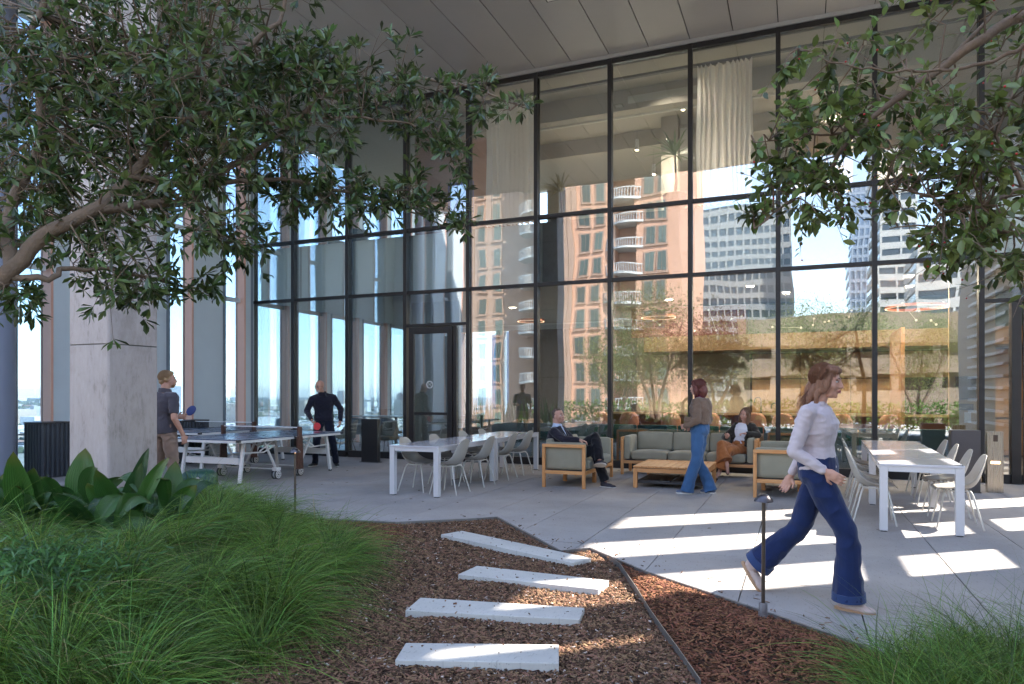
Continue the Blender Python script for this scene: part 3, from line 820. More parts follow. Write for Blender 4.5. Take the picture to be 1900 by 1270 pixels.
def back_tree(u, v, h, seed, label):
    r = thing('garden_tree', label, 'tree', (u, v, -0.1))
    rng = random.Random(seed)
    t = MB(); tips = []
    for k in range(3):
        a = k * 2.1 + rng.random(); top = Vector((math.cos(a) * 0.9, math.sin(a) * 0.9, h * 0.5))
        pts = [Vector((math.cos(a) * .08, math.sin(a) * .08, 0)), Vector((math.cos(a) * .25, math.sin(a) * .25, h * .2)), top * 0.75, top, top + Vector((math.cos(a) * .6, math.sin(a) * .6, h * .25))]
        t.tube(pts, [.10, .08, .06, .045, .02], 8); tips += pts[2:]
        for j in range(7):
            b = pts[2] + (pts[4] - pts[2]) * rng.random(); e = b + Vector((rng.uniform(-1.2, 1.2), rng.uniform(-1.2, 1.2), rng.uniform(.2, 1.5)))
            t.tube([b, (b + e) / 2 + Vector((0, 0, -.1)), e], [.025, .018, .008], 5); tips.append(e)
    t.build('trunk', mat('bark', (0.16, 0.11, 0.08), 0.9, var=0.25, vscale=20, bump=0.5, bscale=60), r, smooth=50)
    rg = np.random.default_rng(seed); P = []
    for p in tips:
        k = 420; P.append(np.array(p)[None] + rg.normal(size=(k, 3)) * np.array([.5, .5, .42]))
    cm = leaves_mesh('crown', np.vstack(P), 0.085, mat('sunlit_leaf', (0.13, 0.15, 0.045), 0.5, island=0.35, sub=0.3), seed)
    inst('crown', cm, r)
for i, (px, Yd, h) in enumerate(((1215, 33, 6.6), (1330, 36, 5.6), (1520, 33, 6.2), (1700, 36, 5.8), (1150, 40, 5.5))):
    p = mir(px, 732, Yd)
    back_tree(p.x, p.y, h, 40 + i, ['multi-stemmed tree mirrored left of the standing woman', 'small tree mirrored just right of the standing woman', 'golden leafed tree mirrored above the walking woman', 'sparse tree mirrored over the right-hand white table', 'sparse tree mirrored above the sofa'][i])
# ================================================================ furniture on the terrace
M_WHITE = mat('white_powdercoat', (0.56, 0.545, 0.555), 0.35, 0.0, var=0.03, vscale=3)
M_TABTOP = mat('white_table_top', (0.58, 0.56, 0.60), 0.16, 0.0, coat=0.3)
M_SHELL = mat('grey_shell', (0.34, 0.32, 0.29), 0.45, var=0.04, vscale=6, bump=0.05, bscale=300)
M_CLEG = mat('chair_leg', (0.52, 0.50, 0.46), 0.4)
M_TEAK = wood('teak', (0.50, 0.22, 0.075), (0.60, 0.32, 0.14), 'X', 1.0)
M_TEAKZ = wood('teak_upright', (0.50, 0.22, 0.075), (0.66, 0.33, 0.13), 'Z', 1.0)
M_TEAKY = wood('teak_across', (0.50, 0.22, 0.075), (0.66, 0.33, 0.13), 'Y', 1.0)
M_SAGE = fabric('sage_fabric', (0.27, 0.25, 0.185))
M_CHAR = mat('charcoal', (0.035, 0.033, 0.035), 0.5)

def table(x0, x1, y0, y1, label):
    cx, cy = (x0 + x1) / 2, (y0 + y1) / 2; w, l = x1 - x0, y1 - y0
    t = thing('dining_table', label, 'table', (cx, cy, 0), 0, 'white terrace dining tables')
    MB().box(-w / 2, w / 2, -l / 2, l / 2, 0.722, 0.745).build('table_top', M_TABTOP, t, bevel=0.003)
    for sx in (-1, 1):
        for sy in (-1, 1):
            x, y = sx * (w / 2 - 0.045), sy * (l / 2 - 0.045)
            lg = MB().box(x - .04, x + .04, y - .04, y + .04, 0.012, 0.7195).build('leg', M_WHITE, t, bevel=0.003)
            MB().box(x - .03, x + .03, y - .03, y + .03, 0.0, 0.012).build('foot', M_CHAR, lg)
    MB().box(-w / 2 + .087, w / 2 - .087, -l / 2 + .012, -l / 2 + .04, 0.66, 0.7195).box(-w / 2 + .087, w / 2 - .087, l / 2 - .04, l / 2 - .012, 0.66, 0.7195) \
        .box(-w / 2 + .012, -w / 2 + .04, -l / 2 + .087, l / 2 - .087, 0.66, 0.7195).box(w / 2 - .04, w / 2 - .012, -l / 2 + .087, l / 2 - .087, 0.66, 0.7195).build('apron', M_WHITE, t)
    return t

def shell_mesh():
    # moulded seat: u across (-1..1), w along from front lip up the back
    prof = [(0.235, 0.425), (0.225, 0.447), (0.19, 0.455), (0.12, 0.448), (0.03, 0.436), (-0.06, 0.432), (-0.13, 0.445), (-0.18, 0.49), (-0.215, 0.565), (-0.24, 0.65), (-0.262, 0.74), (-0.275, 0.80), (-0.28, 0.825)]
    half = [0.205, 0.215, 0.222, 0.23, 0.235, 0.238, 0.238, 0.235, 0.228, 0.215, 0.19, 0.145, 0.08]
    wing = [0.0, 0.0, 0.005, 0.012, 0.03, 0.055, 0.07, 0.07, 0.055, 0.04, 0.025, 0.012, 0.004]
    g = []
    for (y, z), h, wv in zip(prof, half, wing):
        row = []
        for j in range(13):
            s = -1 + 2 * j / 12
            c = abs(s) ** 2.4
            # sides curl up near the seat, forward near the back
            up = 1.0 if z < 0.47 else max(0, 1 - (z - 0.47) / 0.15)
            row.append((s * h, y + c * wv * (1 - up * 0.6) * 1.3 , z + c * wv * up * 1.1))
        g.append(row)
    return MB().sheet(g)
SHELL_ME = shell_mesh().mesh('seat_shell', M_SHELL, 60)
def shell_chair(name='shell_chair', mshell=None, cat='chair', legs=True):
    t = thing(name, 'grey moulded shell chair', cat)
    s = inst('seat_shell', SHELL_ME, t)
    md = s.modifiers.new('solid', 'SOLIDIFY'); md.thickness = 0.012; md.offset = 1
    md = s.modifiers.new('sub', 'SUBSURF'); md.levels = 1; md.render_levels = 1
    MB().tube([(-0.13, -0.12, 0.418), (-0.15, 0.02, 0.412), (-0.13, 0.14, 0.420)], 0.009, 6).tube([(0.13, -0.12, 0.418), (0.15, 0.02, 0.412), (0.13, 0.14, 0.420)], 0.009, 6) \
        .tube([(-0.13, -0.12, 0.418), (0.13, -0.12, 0.418)], 0.009, 6).tube([(-0.13, 0.14, 0.42), (0.13, 0.14, 0.42)], 0.009, 6).build('under_frame', M_CLEG, t, smooth=40)
    for sx in (-1, 1):
        for sy, y0, y1 in ((1, 0.13, 0.215), (-1, -0.12, -0.235)):
            MB().tube([(sx * 0.11, y0 * .9, 0.42), (sx * 0.15, y0, 0.408), (sx * 0.172, y0 + (y1 - y0) * .15, 0.37), (sx * 0.235, y1, 0.0)], [0.010, 0.0115, 0.0115, 0.009], 8).build('leg', M_CLEG, t, smooth=50)
    return t

table(-5.66, -4.83, 8.92, 11.0, 'near half of the long white table nearest the mulch, left of the sofas')
table(-5.66, -4.83, 11.02, 13.12, 'far half of the long white table at left, end against the glass wall')
rt = R(-1.8)
def rtp(x, y): # point on the right-hand table frame
    c, s = math.cos(rt), math.sin(rt); return (1.2 + c * x - s * (y), 8.58 + s * x + c * y)
for (y0, y1, lab) in ((0.0, 2.1, 'near half of the right-hand white table, sunlight across its corner'), (2.12, 4.3, 'far half of the right-hand white table towards the glass wall')):
    t = table(0, 0.8, y0, y1, lab); cx, cy = rtp(0, (y0 + y1) / 2); t.location = (cx, cy, 0); t.rotation_euler = (0, 0, rt)
ch = shell_chair()
first = True
def put_chair(x, y, heading, label, group):
    global first
    # heading: direction the sitter faces
    r = heading - math.pi / 2 + random.uniform(-.06, .06)
    if first:
        ch.location = (x, y, 0); ch.rotation_euler = (0, 0, r); ch['label'] = label; ch['group'] = group; first = False; return ch
    return dup(ch, (x, y, 0), r, label, group)
GL = 'grey shell chairs at the left white table'; GR = 'grey shell chairs at the right white table'
ordn = ['nearest', 'second', 'third', 'farthest']
for i, y in enumerate((9.46, 10.42, 11.42, 12.2)):
    put_chair(-4.93, y, math.pi, 'grey shell chair on the right side of the left white table, %s from the camera' % ordn[i] if i in (1, 2) else 'grey shell chair on the right side of the left white table, %s one' % ordn[i], GL)
for i, y in enumerate((9.55, 10.5, 11.6, 12.45)):
    put_chair(-5.52, y, 0, 'grey shell chair on the left side of the left white table, %s%s' % (ordn[i], ' from the camera' if i in (1, 2) else ' one'), GL)
for i, y in enumerate((0.72, 1.55, 2.55, 3.5)):
    p = rtp(0.42, y); put_chair(p[0], p[1], math.pi + rt, 'grey shell chair on the right side of the right-hand table, %s%s' % (ordn[i], ' from the camera' if i in (1, 2) else ' one'), GR)
for i, y in enumerate((0.62, 1.25, 2.4, 3.3)):
    p = rtp(-0.42, y); put_chair(p[0], p[1], rt, 'grey shell chair on the left side of the right-hand table, %s%s' % (ordn[i], ' from the camera' if i in (1, 2) else ' one'), GR)

# ---- lounge seats: timber frame with sage cushions; local x = along the seat, y = depth (front at -y), z up
def cushion(mb, x0, x1, y0, y1, z0, z1, puff=0.02, n=8, M=None):
    cx, cy, cz = (x0 + x1) / 2, (y0 + y1) / 2, (z0 + z1) / 2
    hx, hy, hz = (x1 - x0) / 2, (y1 - y0) / 2, (z1 - z0) / 2
    bmx = bmesh.new(); bmesh.ops.create_cube(bmx, size=2.0)
    bmesh.ops.subdivide_edges(bmx, edges=bmx.edges[:], cuts=n - 1, use_grid_fill=True)
    vs = []
    rr = min(hx, hy, hz) * 0.55
    for v in bmx.verts:
        q = [v.co.x * hx, v.co.y * hy, v.co.z * hz]; h = (hx, hy, hz)
        inner = [max(-(h[i] - rr), min(h[i] - rr, q[i])) for i in range(3)]
        d = Vector([q[i] - inner[i] for i in range(3)])
        if d.length > 1e-6: d = d.normalized() * rr * min(1.0, d.length / rr * 1.2)
        p = [inner[i] + d[i] for i in range(3)]
        a = [abs(p[i]) / h[i] for i in range(3)]
        ax = min(range(3), key=lambda i: h[i])
        o = [i for i in range(3) if i != ax]
        f = (1 - a[o[0]] ** 2) * (1 - a[o[1]] ** 2)
        p[ax] += math.copysign(puff * max(0, f), p[ax]) + 0.006 * noise.noise(Vector(p) * 6 + Vector((x0, y0, 0)))
        P = Vector((cx + p[0], cy + p[1], cz + p[2]))
        vs.append(M @ P if M is not None else P)
    bmx.verts.index_update()
    mb.add(vs, [tuple(v.index for v in f.verts) for f in bmx.faces]); bmx.free()
    return mb
def lounge(label, n_seats, L, loc, rot, cat, group=None, mids=True, Dp=0.72):
    t = thing('outdoor_sofa', label, cat, loc, rot, group)
    S = 0.05; h = 0.70
    for sx in (-1, 1):
        x = sx * (L / 2 - S / 2)
        for y in (-Dp / 2 + S / 2, Dp / 2 - S / 2):
            MB().box(x - S / 2, x + S / 2, y - S / 2, y + S / 2, 0, h - 0.055).build('leg', M_TEAKZ, t, bevel=0.006)
        MB().box(x - S / 2, x + S / 2, -Dp / 2, Dp / 2, h - 0.053, h).build('arm_rail', M_TEAKY, t, bevel=0.006)
        MB().box(x - 0.018, x + 0.018, -Dp / 2 + S + .001, Dp / 2 - S - .001, 0.22, 0.275).build('side_rail', M_TEAKY, t, bevel=0.004)
        xi = sx * (L / 2 - S - 0.065)
        cushion(MB(), min(xi - .062, xi + .062), max(xi - .062, xi + .062), -Dp / 2 + 0.02, Dp / 2 - 0.03, 0.285, h + 0.025, 0.004).build('arm_cushion', M_SAGE, t, smooth=60)
    for y in (-Dp / 2 + S / 2 + .001, Dp / 2 - S / 2 - .001):
        MB().box(-L / 2 + S + .001, L / 2 - S - .001, y - .02, y + .02, 0.21, 0.265).build('seat_rail', M_TEAK, t, bevel=0.004)
    if mids:
        for y in (-Dp / 2 + .1, Dp / 2 - .1):
            MB().box(-.03, .03, y - .03, y + .03, 0, 0.208).build('middle_leg', M_TEAKZ, t, bevel=0.004)
    MB().box(-L / 2 + S + .002, L / 2 - S - .002, -Dp / 2 + S, Dp / 2 - S, 0.266, 0.280).build('seat_board', M_CHAR, t)
    xi0, xi1 = -L / 2 + S + 0.14, L / 2 - S - 0.14; w = (xi1 - xi0) / n_seats
    for i in range(n_seats):
        a, b = xi0 + i * w + .006, xi0 + (i + 1) * w - .006
        cushion(MB(), a, b, -Dp / 2 - 0.02, Dp / 2 - 0.19, 0.283, 0.445, 0.018).build('seat_cushion', M_SAGE, t, smooth=60)
        Mx = Matrix.Translation((0, Dp / 2 - 0.17, 0.43)) @ Matrix.Rotation(R(-9), 4, 'X')
        cushion(MB(), a, b, 0.0, 0.13, 0.0, 0.36, 0.022, M=Mx).build('back_cushion', M_SAGE, t, smooth=60)
    return t
lounge('three-seat sage sofa in a teak frame, back to the glass wall', 3, 2.42, (-1.90, 13.24, 0), 0, 'sofa')
lounge('sage two-seat sofa in a teak frame with the suited man on it', 2, 1.80, (-3.50, 11.53, 0), R(90), 'sofa')
lounge('sage two-seat sofa in a teak frame behind the walking woman', 2, 1.80, (-0.27, 11.60, 0), R(-90), 'sofa')
# coffee table
ct = thing('coffee_table', 'low slatted teak coffee table with a dark lower shelf between the sofas', 'table', (-1.90, 11.72, 0))
for i in range(10):
    x = -0.585 + 0.117 * i + 0.0585
    MB().box(x - .0545, x + .0545, -0.6, 0.6, 0.325, 0.352).build('slat', M_TEAKY, ct, bevel=0.003)
for sx in (-1, 1):
    for sy in (-1, 1): MB().box(sx * .55 - .032, sx * .55 + .032, sy * .565 - .032, sy * .565 + .032, 0, 0.2645 + .05).build('leg', M_TEAKZ, ct, bevel=0.005)
    MB().box(sx * .55 - .02, sx * .55 + .02, -.53, .53, 0.25, 0.315).build('rail', M_TEAKY, ct)
    MB().box(-.515, .515, sx * .565 - .02, sx * .565 + .02, 0.25, 0.315).build('rail', M_TEAK, ct)
for sx in (-1, 1): MB().box(sx * .27 - .255, sx * .27 + .255, -.52, .52, 0.10, 0.118).build('shelf', M_CHAR, ct)
for sy in (-1, 1): MB().box(-.53, .53, sy * .5 - .015, sy * .5 + .015, 0.07, 0.0995).build('shelf_rail', M_CHAR, ct)

# ---- table tennis table
M_TTOP = mat('table_tennis_blue', (0.055, 0.085, 0.15), 0.28, var=0.05)
M_TWHT = mat('frame_white', (0.66, 0.64, 0.62), 0.35)
M_DWOOD = wood('dark_wood', (0.045, 0.018, 0.013), (0.11, 0.045, 0.03), 'Z', 0.8)
def tt_table(label, x0, x1, y0, y1, full=True):
    w, l = (x1 - x0), (y1 - y0)
    t = thing('table_tennis_table', label, 'table', ((x0 + x1) / 2, (y0 + y1) / 2, 0))
    for sy in (-1, 1):
        a, b = (sy * l / 2, sy * 0.008)
        MB().box(-w / 2 + .006, w / 2 - .006, min(a, b), max(a, b), 0.742, 0.760).build('table_top', M_TTOP, t, bevel=0.002)
        MB().box(-w / 2, w / 2, sy * l / 2 - (0.012 if sy > 0 else -0.0) , sy * l / 2 + (0.0 if sy > 0 else 0.012), 0.70, 0.7405).build('end_rail', M_TWHT, t)
        for sx in (-1, 1):
            MB().box(sx * (w / 2 - .012) - .012, sx * (w / 2 - .012) + .012, min(a, b) + .014, max(a, b) - .014, 0.70, 0.7405).build('side_rail', M_TWHT, t)
            MB().box(sx * (w / 2) - .03, sx * (w / 2) + .03, sy * l / 2 - .03, sy * l / 2 + .03, 0.715, 0.757).build('corner_guard', M_CHAR, t, bevel=0.006)
            # leg, slanted a little
            x = sx * (w / 2 - 0.16)
            lg = MB().beam((x, sy * (l / 2 - 0.28), 0.70), (x + sx * .02, sy * (l / 2 - 0.17), 0.02), 0.06, 0.05).build('leg', M_TWHT, t, bevel=0.008)
            MB().lathe([(0.035, 0.0), (0.035, 0.03)], 12, (x + sx * .02, sy * (l / 2 - 0.168), 0)).build('foot', M_CHAR, lg)
            # brace to the wheel block
            MB().tube([(x, sy * (l / 2 - 0.26), 0.52), (x, sy * 0.62, 0.50), (x, sy * 0.34, 0.60)], 0.014, 8).build('brace', M_TWHT, t, smooth=40)
            MB().beam((x, sy * 0.62, 0.70), (x, sy * 0.30, 0.16), 0.035, 0.03).build('strut', M_TWHT, t)
            MB().beam((x, sy * 0.40, 0.69), (x, sy * 0.72, 0.52), 0.02, 0.02).build('strut', M_TWHT, t)
            wx = sx * (w / 2 - 0.16); wy = sy * 0.30
            cb = MB().box(wx - .05, wx + .05, wy - .06, wy + .06, 0.15, 0.21).build('wheel_bracket', M_TWHT, t, bevel=0.006)
            Mw = Matrix.Translation((wx, wy, 0.085)) @ Matrix.Rotation(R(90), 4, 'Y')
            wh = MB()
            for s2 in (-1, 1):
                wh.lathe([(0.062, s2 * .034 - .014), (0.083, s2 * .034 - .012), (0.085, s2 * .034), (0.083, s2 * .034 + .012), (0.062, s2 * .034 + .014)], 24, M=Mw)
            who = wh.build('wheel', M_CHAR, t, smooth=50)
            rim = MB()
            for s2 in (-1, 1):
                rim.lathe([(0.070, s2 * .034 - .0155), (0.070, s2 * .034 + .0155)], 20, M=Mw)
            rim.build('rim', mat('rim_white', (0.62, 0.6, 0.58), 0.4), who)
            sp = MB()
            for s2 in (-1, 1):
                for k in range(8):
                    a8 = k * math.pi / 4
                    c0 = Mw @ Vector((0.045 * math.cos(a8), 0.045 * math.sin(a8), s2 * .0505)); sp.lathe([(0.009, -.002), (0.009, .002)], 8, M=Matrix.Translation(c0) @ Matrix.Rotation(R(90), 4, 'Y'))
                c0 = Mw @ Vector((0, 0, s2 * .0505)); sp.lathe([(0.014, -.004), (0.014, .004)], 10, M=Matrix.Translation(c0) @ Matrix.Rotation(R(90), 4, 'Y'))
            sp.build('wheel_holes', M_CHAR, who)
        MB().box(-w / 2 + .20, w / 2 - .20, sy * (l / 2 - .225) - .015, sy * (l / 2 - .225) + .015, 0.33, 0.44).build('cross_panel', M_TWHT, t, bevel=0.004)
        MB().tube([(-w / 2 + .17, sy * .3, .18), (w / 2 - .17, sy * .3, .18)], .012, 8).build('axle', M_TWHT, t)
    ln = MB()
    mwl = mat('line_white', (0.75, 0.75, 0.75), 0.5)
    for sy in (-1, 1):
        ln.box(-w / 2 + .01, w / 2 - .01, sy * (l / 2 - .012) - .01, sy * (l / 2 - .012) + .01, 0.7605, 0.7612)
    for sx in (-1, 1): ln.box(sx * (w / 2 - .018) - .01, sx * (w / 2 - .018) + .01, -l / 2 + .024, l / 2 - .024, 0.7605, 0.7612)
    ln.box(-.0015, .0015, -l / 2 + .024, l / 2 - .024, 0.7605, 0.7612)
    ln.build('court_line', mwl, t)
    for sx in (-1, 1):
        x = sx * (w / 2 + 0.10)
        MB().box(x - .02, x + .02, -.045, .045, 0.69, 0.92).build('net_post', M_DWOOD, t, bevel=0.003)
        MB().prism([(-.09, .16), (.09, .16), (.07, .74), (-.07, .74)], -.012, .012).build('side_panel', M_DWOOD, t, loc=(x + sx * .0, 0, 0), rot=(R(90), 0, R(90)))
        MB().box(min(x, sx * (w / 2 - .02)), max(x, sx * (w / 2 - .02)), -.02, .02, 0.70, 0.735).build('net_arm', M_CHAR, t)
    nw = w / 2 + .08
    g = MB()
    k = 90
    for i in range(k + 1):
        x = -nw + 2 * nw * i / k; g.box(x - .0012, x + .0012, -.001, .001, 0.765, 0.897)
    for j in range(8): g.box(-nw, nw, -.0014, -.0004, 0.77 + j * .017, 0.7722 + j * .017)
    no = g.build('net', mat('net_cord', (0.05, 0.05, 0.06), 0.8), t)
    MB().box(-nw, nw, -.006, .006, 0.897, 0.912).build('net_tape', mwl, no)
    return t
tt_table('blue topped table tennis table on white folding legs between the two players', -9.98, -8.40, 8.76, 11.50)
tt_table('second table tennis table standing behind the first, against the fins', -12.30, -10.80, 10.25, 12.95)

# ---- planters / bins with fluted sides
M_FLUTE = mat('dark_fluted', (0.022, 0.026, 0.036), 0.45)
def fluted(label, x0, x1, y0, y1, h, loc_lid=True):
    w, d = x1 - x0, y1 - y0; t = thing('fluted_planter', label, 'planter', ((x0 + x1) / 2, (y0 + y1) / 2, 0))
    MB().box(-w / 2 + .02, w / 2 - .02, -d / 2 + .02, d / 2 - .02, 0.0, h - .05).build('body', M_FLUTE, t)
    n = int(w / 0.075)
    fm = MB().lathe([(0.036, 0.02), (0.036, h - .03)], 10).mesh('flute', M_FLUTE, 40)
    for i in range(n):
        x = -w / 2 + w * (i + .5) / n
        inst('flute', fm, t, (x, -d / 2 + .03, 0)); inst('flute', fm, t, (x, d / 2 - .03, 0))
    for i in range(int(d / .075)):
        y = -d / 2 + d * (i + .5) / int(d / .075)
        inst('flute', fm, t, (w / 2 - .03, y, 0)); inst('flute', fm, t, (-w / 2 + .03, y, 0))
    MB().box(-w / 2, w / 2, -d / 2, d / 2, h - .028, h).build('lid', M_CHAR, t, bevel=0.006)
    return t
fluted('dark fluted planter box beside the round column', -13.0 + .1, -12.4, 8.25, 8.85, 1.0)
fluted('dark fluted planter box behind the blond player', -12.78, -12.35, 11.2, 12.0, 0.93)

# ---- slim posts beside the doors
bp = thing('access_post', 'black rectangular post standing in front of the left glass door', 'post', (-8.77, 13.08, 0))
MB().box(-.21, .21, -.06, .06, 0.012, 0.955).build('body', mat('post_black', (0.022, 0.02, 0.02), 0.35), bp, bevel=0.004)
MB().box(-.24, .24, -.09, .09, 0.0, 0.011).build('base_plate', M_CHAR, bp)
rp = thing('access_post', 'charcoal rectangular post behind the right-hand chairs', 'post', (2.34, 12.62, 0), R(0))
MB().box(-.19, .19, -.12, .12, 0.012, 0.95).build('body', mat('post_charcoal', (0.055, 0.05, 0.055), 0.45), rp, bevel=0.004)
MB().box(-.2, .2, -.13, .13, 0.0, 0.011).build('base_plate', M_CHAR, rp)
sp_ = thing('door_button_post', 'brushed steel push button post left of the dark door', 'post', (2.75, 12.70, 0))
M_STEEL = mat('brushed_steel', (0.42, 0.37, 0.31), 0.28, 0.9, var=0.12, vscale=4, stretch=(40, 40, .5))
MB().box(-.105, .105, -.06, .06, 0, 0.93).build('body', M_STEEL, sp_, bevel=0.003)
MB().box(-.028, .028, -.066, -.0605, 0.78, 0.88).build('button_recess', mat('recess_dark', (0.05, 0.03, 0.02), 0.5), sp_)
MB().box(-.06, .06, -.064, -.0605, 0.44, 0.48).build('light_slot', emit('slot_glow', (1.0, 0.62, 0.3), 1.1), sp_)

# ---- path lights
M_BRONZE = mat('bronze', (0.10, 0.075, 0.06), 0.38, 0.6, var=0.15, vscale=12)
def path_light(x, y, h, label, lean=0.0):
    t = thing('path_light', label, 'garden light', (x, y, -0.02), 0, 'bronze mushroom path lights')
    t.rotation_euler = (lean, lean * .6, 0)
    MB().tube([(0, 0, 0.08), (0, 0, h - .03)], 0.0125, 12).build('stem', M_BRONZE, t, smooth=40)
    MB().lathe([(0.0005, h + .028), (0.018, h + .026), (0.038, h + .015), (0.055, h - .004), (0.063, h - .022), (0.060, h - .024), (0.05, h - .012), (0.02, h - .002), (0.0005, h)], 28, cap=False).build('cap', mat('bronze_cap', (0.10, 0.09, 0.10), 0.3, 0.75), t, smooth=50)
    MB().lathe([(0.010, h - .028), (0.010, h - .004)], 12).build('bulb', emit('bulb_glow', (1.0, 0.6, 0.25), 6.0), t)
    MB().lathe([(0.028, 0.06), (0.028, 0.115), (0.024, 0.12)], 20).lathe([(0.031, -0.05), (0.031, 0.058)], 20).build('base', mat('base_grey', (0.16, 0.14, 0.14), 0.5), t, smooth=40)
    return t
path_light(-5.49, 6.62, 0.86, 'tall bronze path light at the mulch edge near the table tennis table')
path_light(-0.23, 4.98, 0.825, 'tall bronze path light in the red mulch in front of the walking woman', R(0.5))

# ---- green irrigation dome and the valve beside it
dm = thing('utility_cover', 'dark green rounded plastic utility cover among the grass', 'utility cover', (-7.36, 6.98, 0.17))
MB().lathe([(0.235, 0), (0.225, 0.24), (0.215, 0.275), (0.18, 0.31), (0.12, 0.332), (0.0005, 0.34)], 36).build('cover', mat('green_plastic', (0.02, 0.07, 0.05), 0.42, var=0.08), dm, smooth=50)
vv = thing('garden_spotlight', 'pale grey spotlight lying tilted beside the green cover', 'garden light', (-7.02, 6.55, 0.36), 0.4)
MB().tube([(-.10, 0, -.02), (0.08, 0, 0.06)], [0.045, 0.05], 14).build('lamp_body', mat('pale_grey_plastic', (0.45, 0.42, 0.42), 0.5), vv, smooth=40)
MB().tube([(0.10, .02, .06), (0.18, .02, .0), (0.2, .02, -.16)], 0.012, 6).build('stake', mat('pale_grey_plastic'), vv)
# bullet uplight with warm glow
ul_ = thing('uplight', 'bronze bullet uplight glowing orange among the broad leaves', 'garden light', (*W(240, 985, 0.3), 0.25))
MB().tube([(0, 0, -.2), (0, 0, .22)], 0.014, 8).build('stem', M_BRONZE, ul_)
Mu = Matrix.Translation((0, 0, .22)) @ Matrix.Rotation(R(14), 4, 'Y') @ Matrix.Rotation(R(6), 4, 'X')
MB().lathe([(0.036, 0), (0.040, .02), (0.040, .17)], 24, M=Mu).build('housing', M_BRONZE, ul_, smooth=40)
vs = []
for j in range(24):
    a = 2 * math.pi * j / 24
    vs.append(Mu @ Vector((0.040 * math.cos(a), 0.040 * math.sin(a), 0.20 + 0.045 * math.cos(a))))
lo = [Mu @ Vector((0.040 * math.cos(2 * math.pi * j / 24), 0.040 * math.sin(2 * math.pi * j / 24), 0.171)) for j in range(24)]
MB().add(vs + lo, [(24 + j, 24 + (j + 1) % 24, (j + 1) % 24, j) for j in range(24)]).build('visor', M_BRONZE, ul_, smooth=40)
MB().add([v - Vector((0, 0, .012)) for v in vs], [tuple(range(24))]).build('lens', emit('lens_glow', (1.0, 0.45, 0.08), 1.0), ul_)

# ================================================================ inside the building
M_OR = mat('orange_shell', (0.42, 0.17, 0.105), 0.45)
def bar_chair(x, y, label):
    t = thing('bar_chair', label, 'chair', (x, y, 0), 0, 'coral bar chairs at the long counter')
    g = []
    for i in range(7):
        z = 0.66 + i * .07
        hw = [0.19, .225, .235, .235, .225, .20, .12][i]
        g.append([(s * hw, -.17 + .09 * abs(s) ** 2 , z + (.0 if i < 6 else -.0)) for s in [-1 + k / 4 for k in range(9)]])
    MB().sheet(g).build('backrest', M_OR, t, smooth=60, solid=.02, sub=1)
    cushion(MB(), -.22, .22, -.17, .22, 0.63, 0.68, .01, 5).build('seat', M_OR, t, smooth=60)
    for sx in (-1, 1):
        for sy in (-1, 1): MB().tube([(sx * .12, sy * .10, .63), (sx * .2, sy * .19, 0)], .011, 6).build('leg', M_CHAR, t)
    MB().tube([(-.17, .15, .25), (.17, .15, .25)], .009, 6).build('foot_rail', M_CHAR, t)
    return t
bc = None
names = ['first coral chair from the left along the counter', 'coral bar chair behind the suited man knees', 'coral bar chair left of the standing woman', 'coral bar chair hidden behind the standing woman',
         'coral bar chair behind the sitting woman', 'coral bar chair just right of the sitting woman', 'coral bar chair behind the walking woman', 'coral bar chair right of the walking woman, above the white table']
for i, px in enumerate((1116, 1169, 1246, 1318, 1402, 1453, 1560, 1652)):
    u = U(px, 16.55)
    if bc is None: bc = bar_chair(u, 16.55, names[i])
    else: dup(bc, (u, 16.55, 0), 0, names[i])
cnt = thing('bar_counter', 'long dark counter with a pale timber edge behind the coral chairs', 'counter', (-0.9, 17.4, 0))
MB().box(-3.7, 4.5, -.35, .45, 1.02, 1.06).build('worktop', mat('counter_top', (0.10, 0.07, 0.05), 0.3), cnt)
MB().box(-3.7, 4.5, -.375, -.351, 1.015, 1.062).build('edge_strip', mat('pale_edge', (0.5, 0.36, 0.22), 0.5), cnt)
MB().box(-3.6, 4.4, 0.1, .4, 0, 1.02).build('front_panel', mat('rust_panel', (0.22, 0.08, 0.04), 0.5), cnt)
for x in (-3.5, -1, 1.5, 4.3): MB().box(x - .03, x + .03, -.3, -.24, 0, 1.02).build('leg', M_CHAR, cnt)
for px in (1412, 1443):
    x = U(px, 17.5)
    tp = thing('tap', 'tall black gooseneck tap on the counter behind the sitting woman' if px == 1412 else 'short black tap on the counter, right of the tall one', 'tap', (x, 17.5, 1.06))
    hh = .30 if px == 1412 else .16
    MB().tube([(0, 0, 0), (0, 0, hh)] + [(-.07 + .07 * math.cos(a), 0, hh + .07 * math.sin(a)) for a in [k * math.pi / 6 for k in range(1, 7)]] + [(-.14, 0, hh - .06)], .012, 8).build('spout', M_CHAR, tp, smooth=50)
    MB().lathe([(.025, 0), (.025, .03)], 12).build('base', M_CHAR, tp)
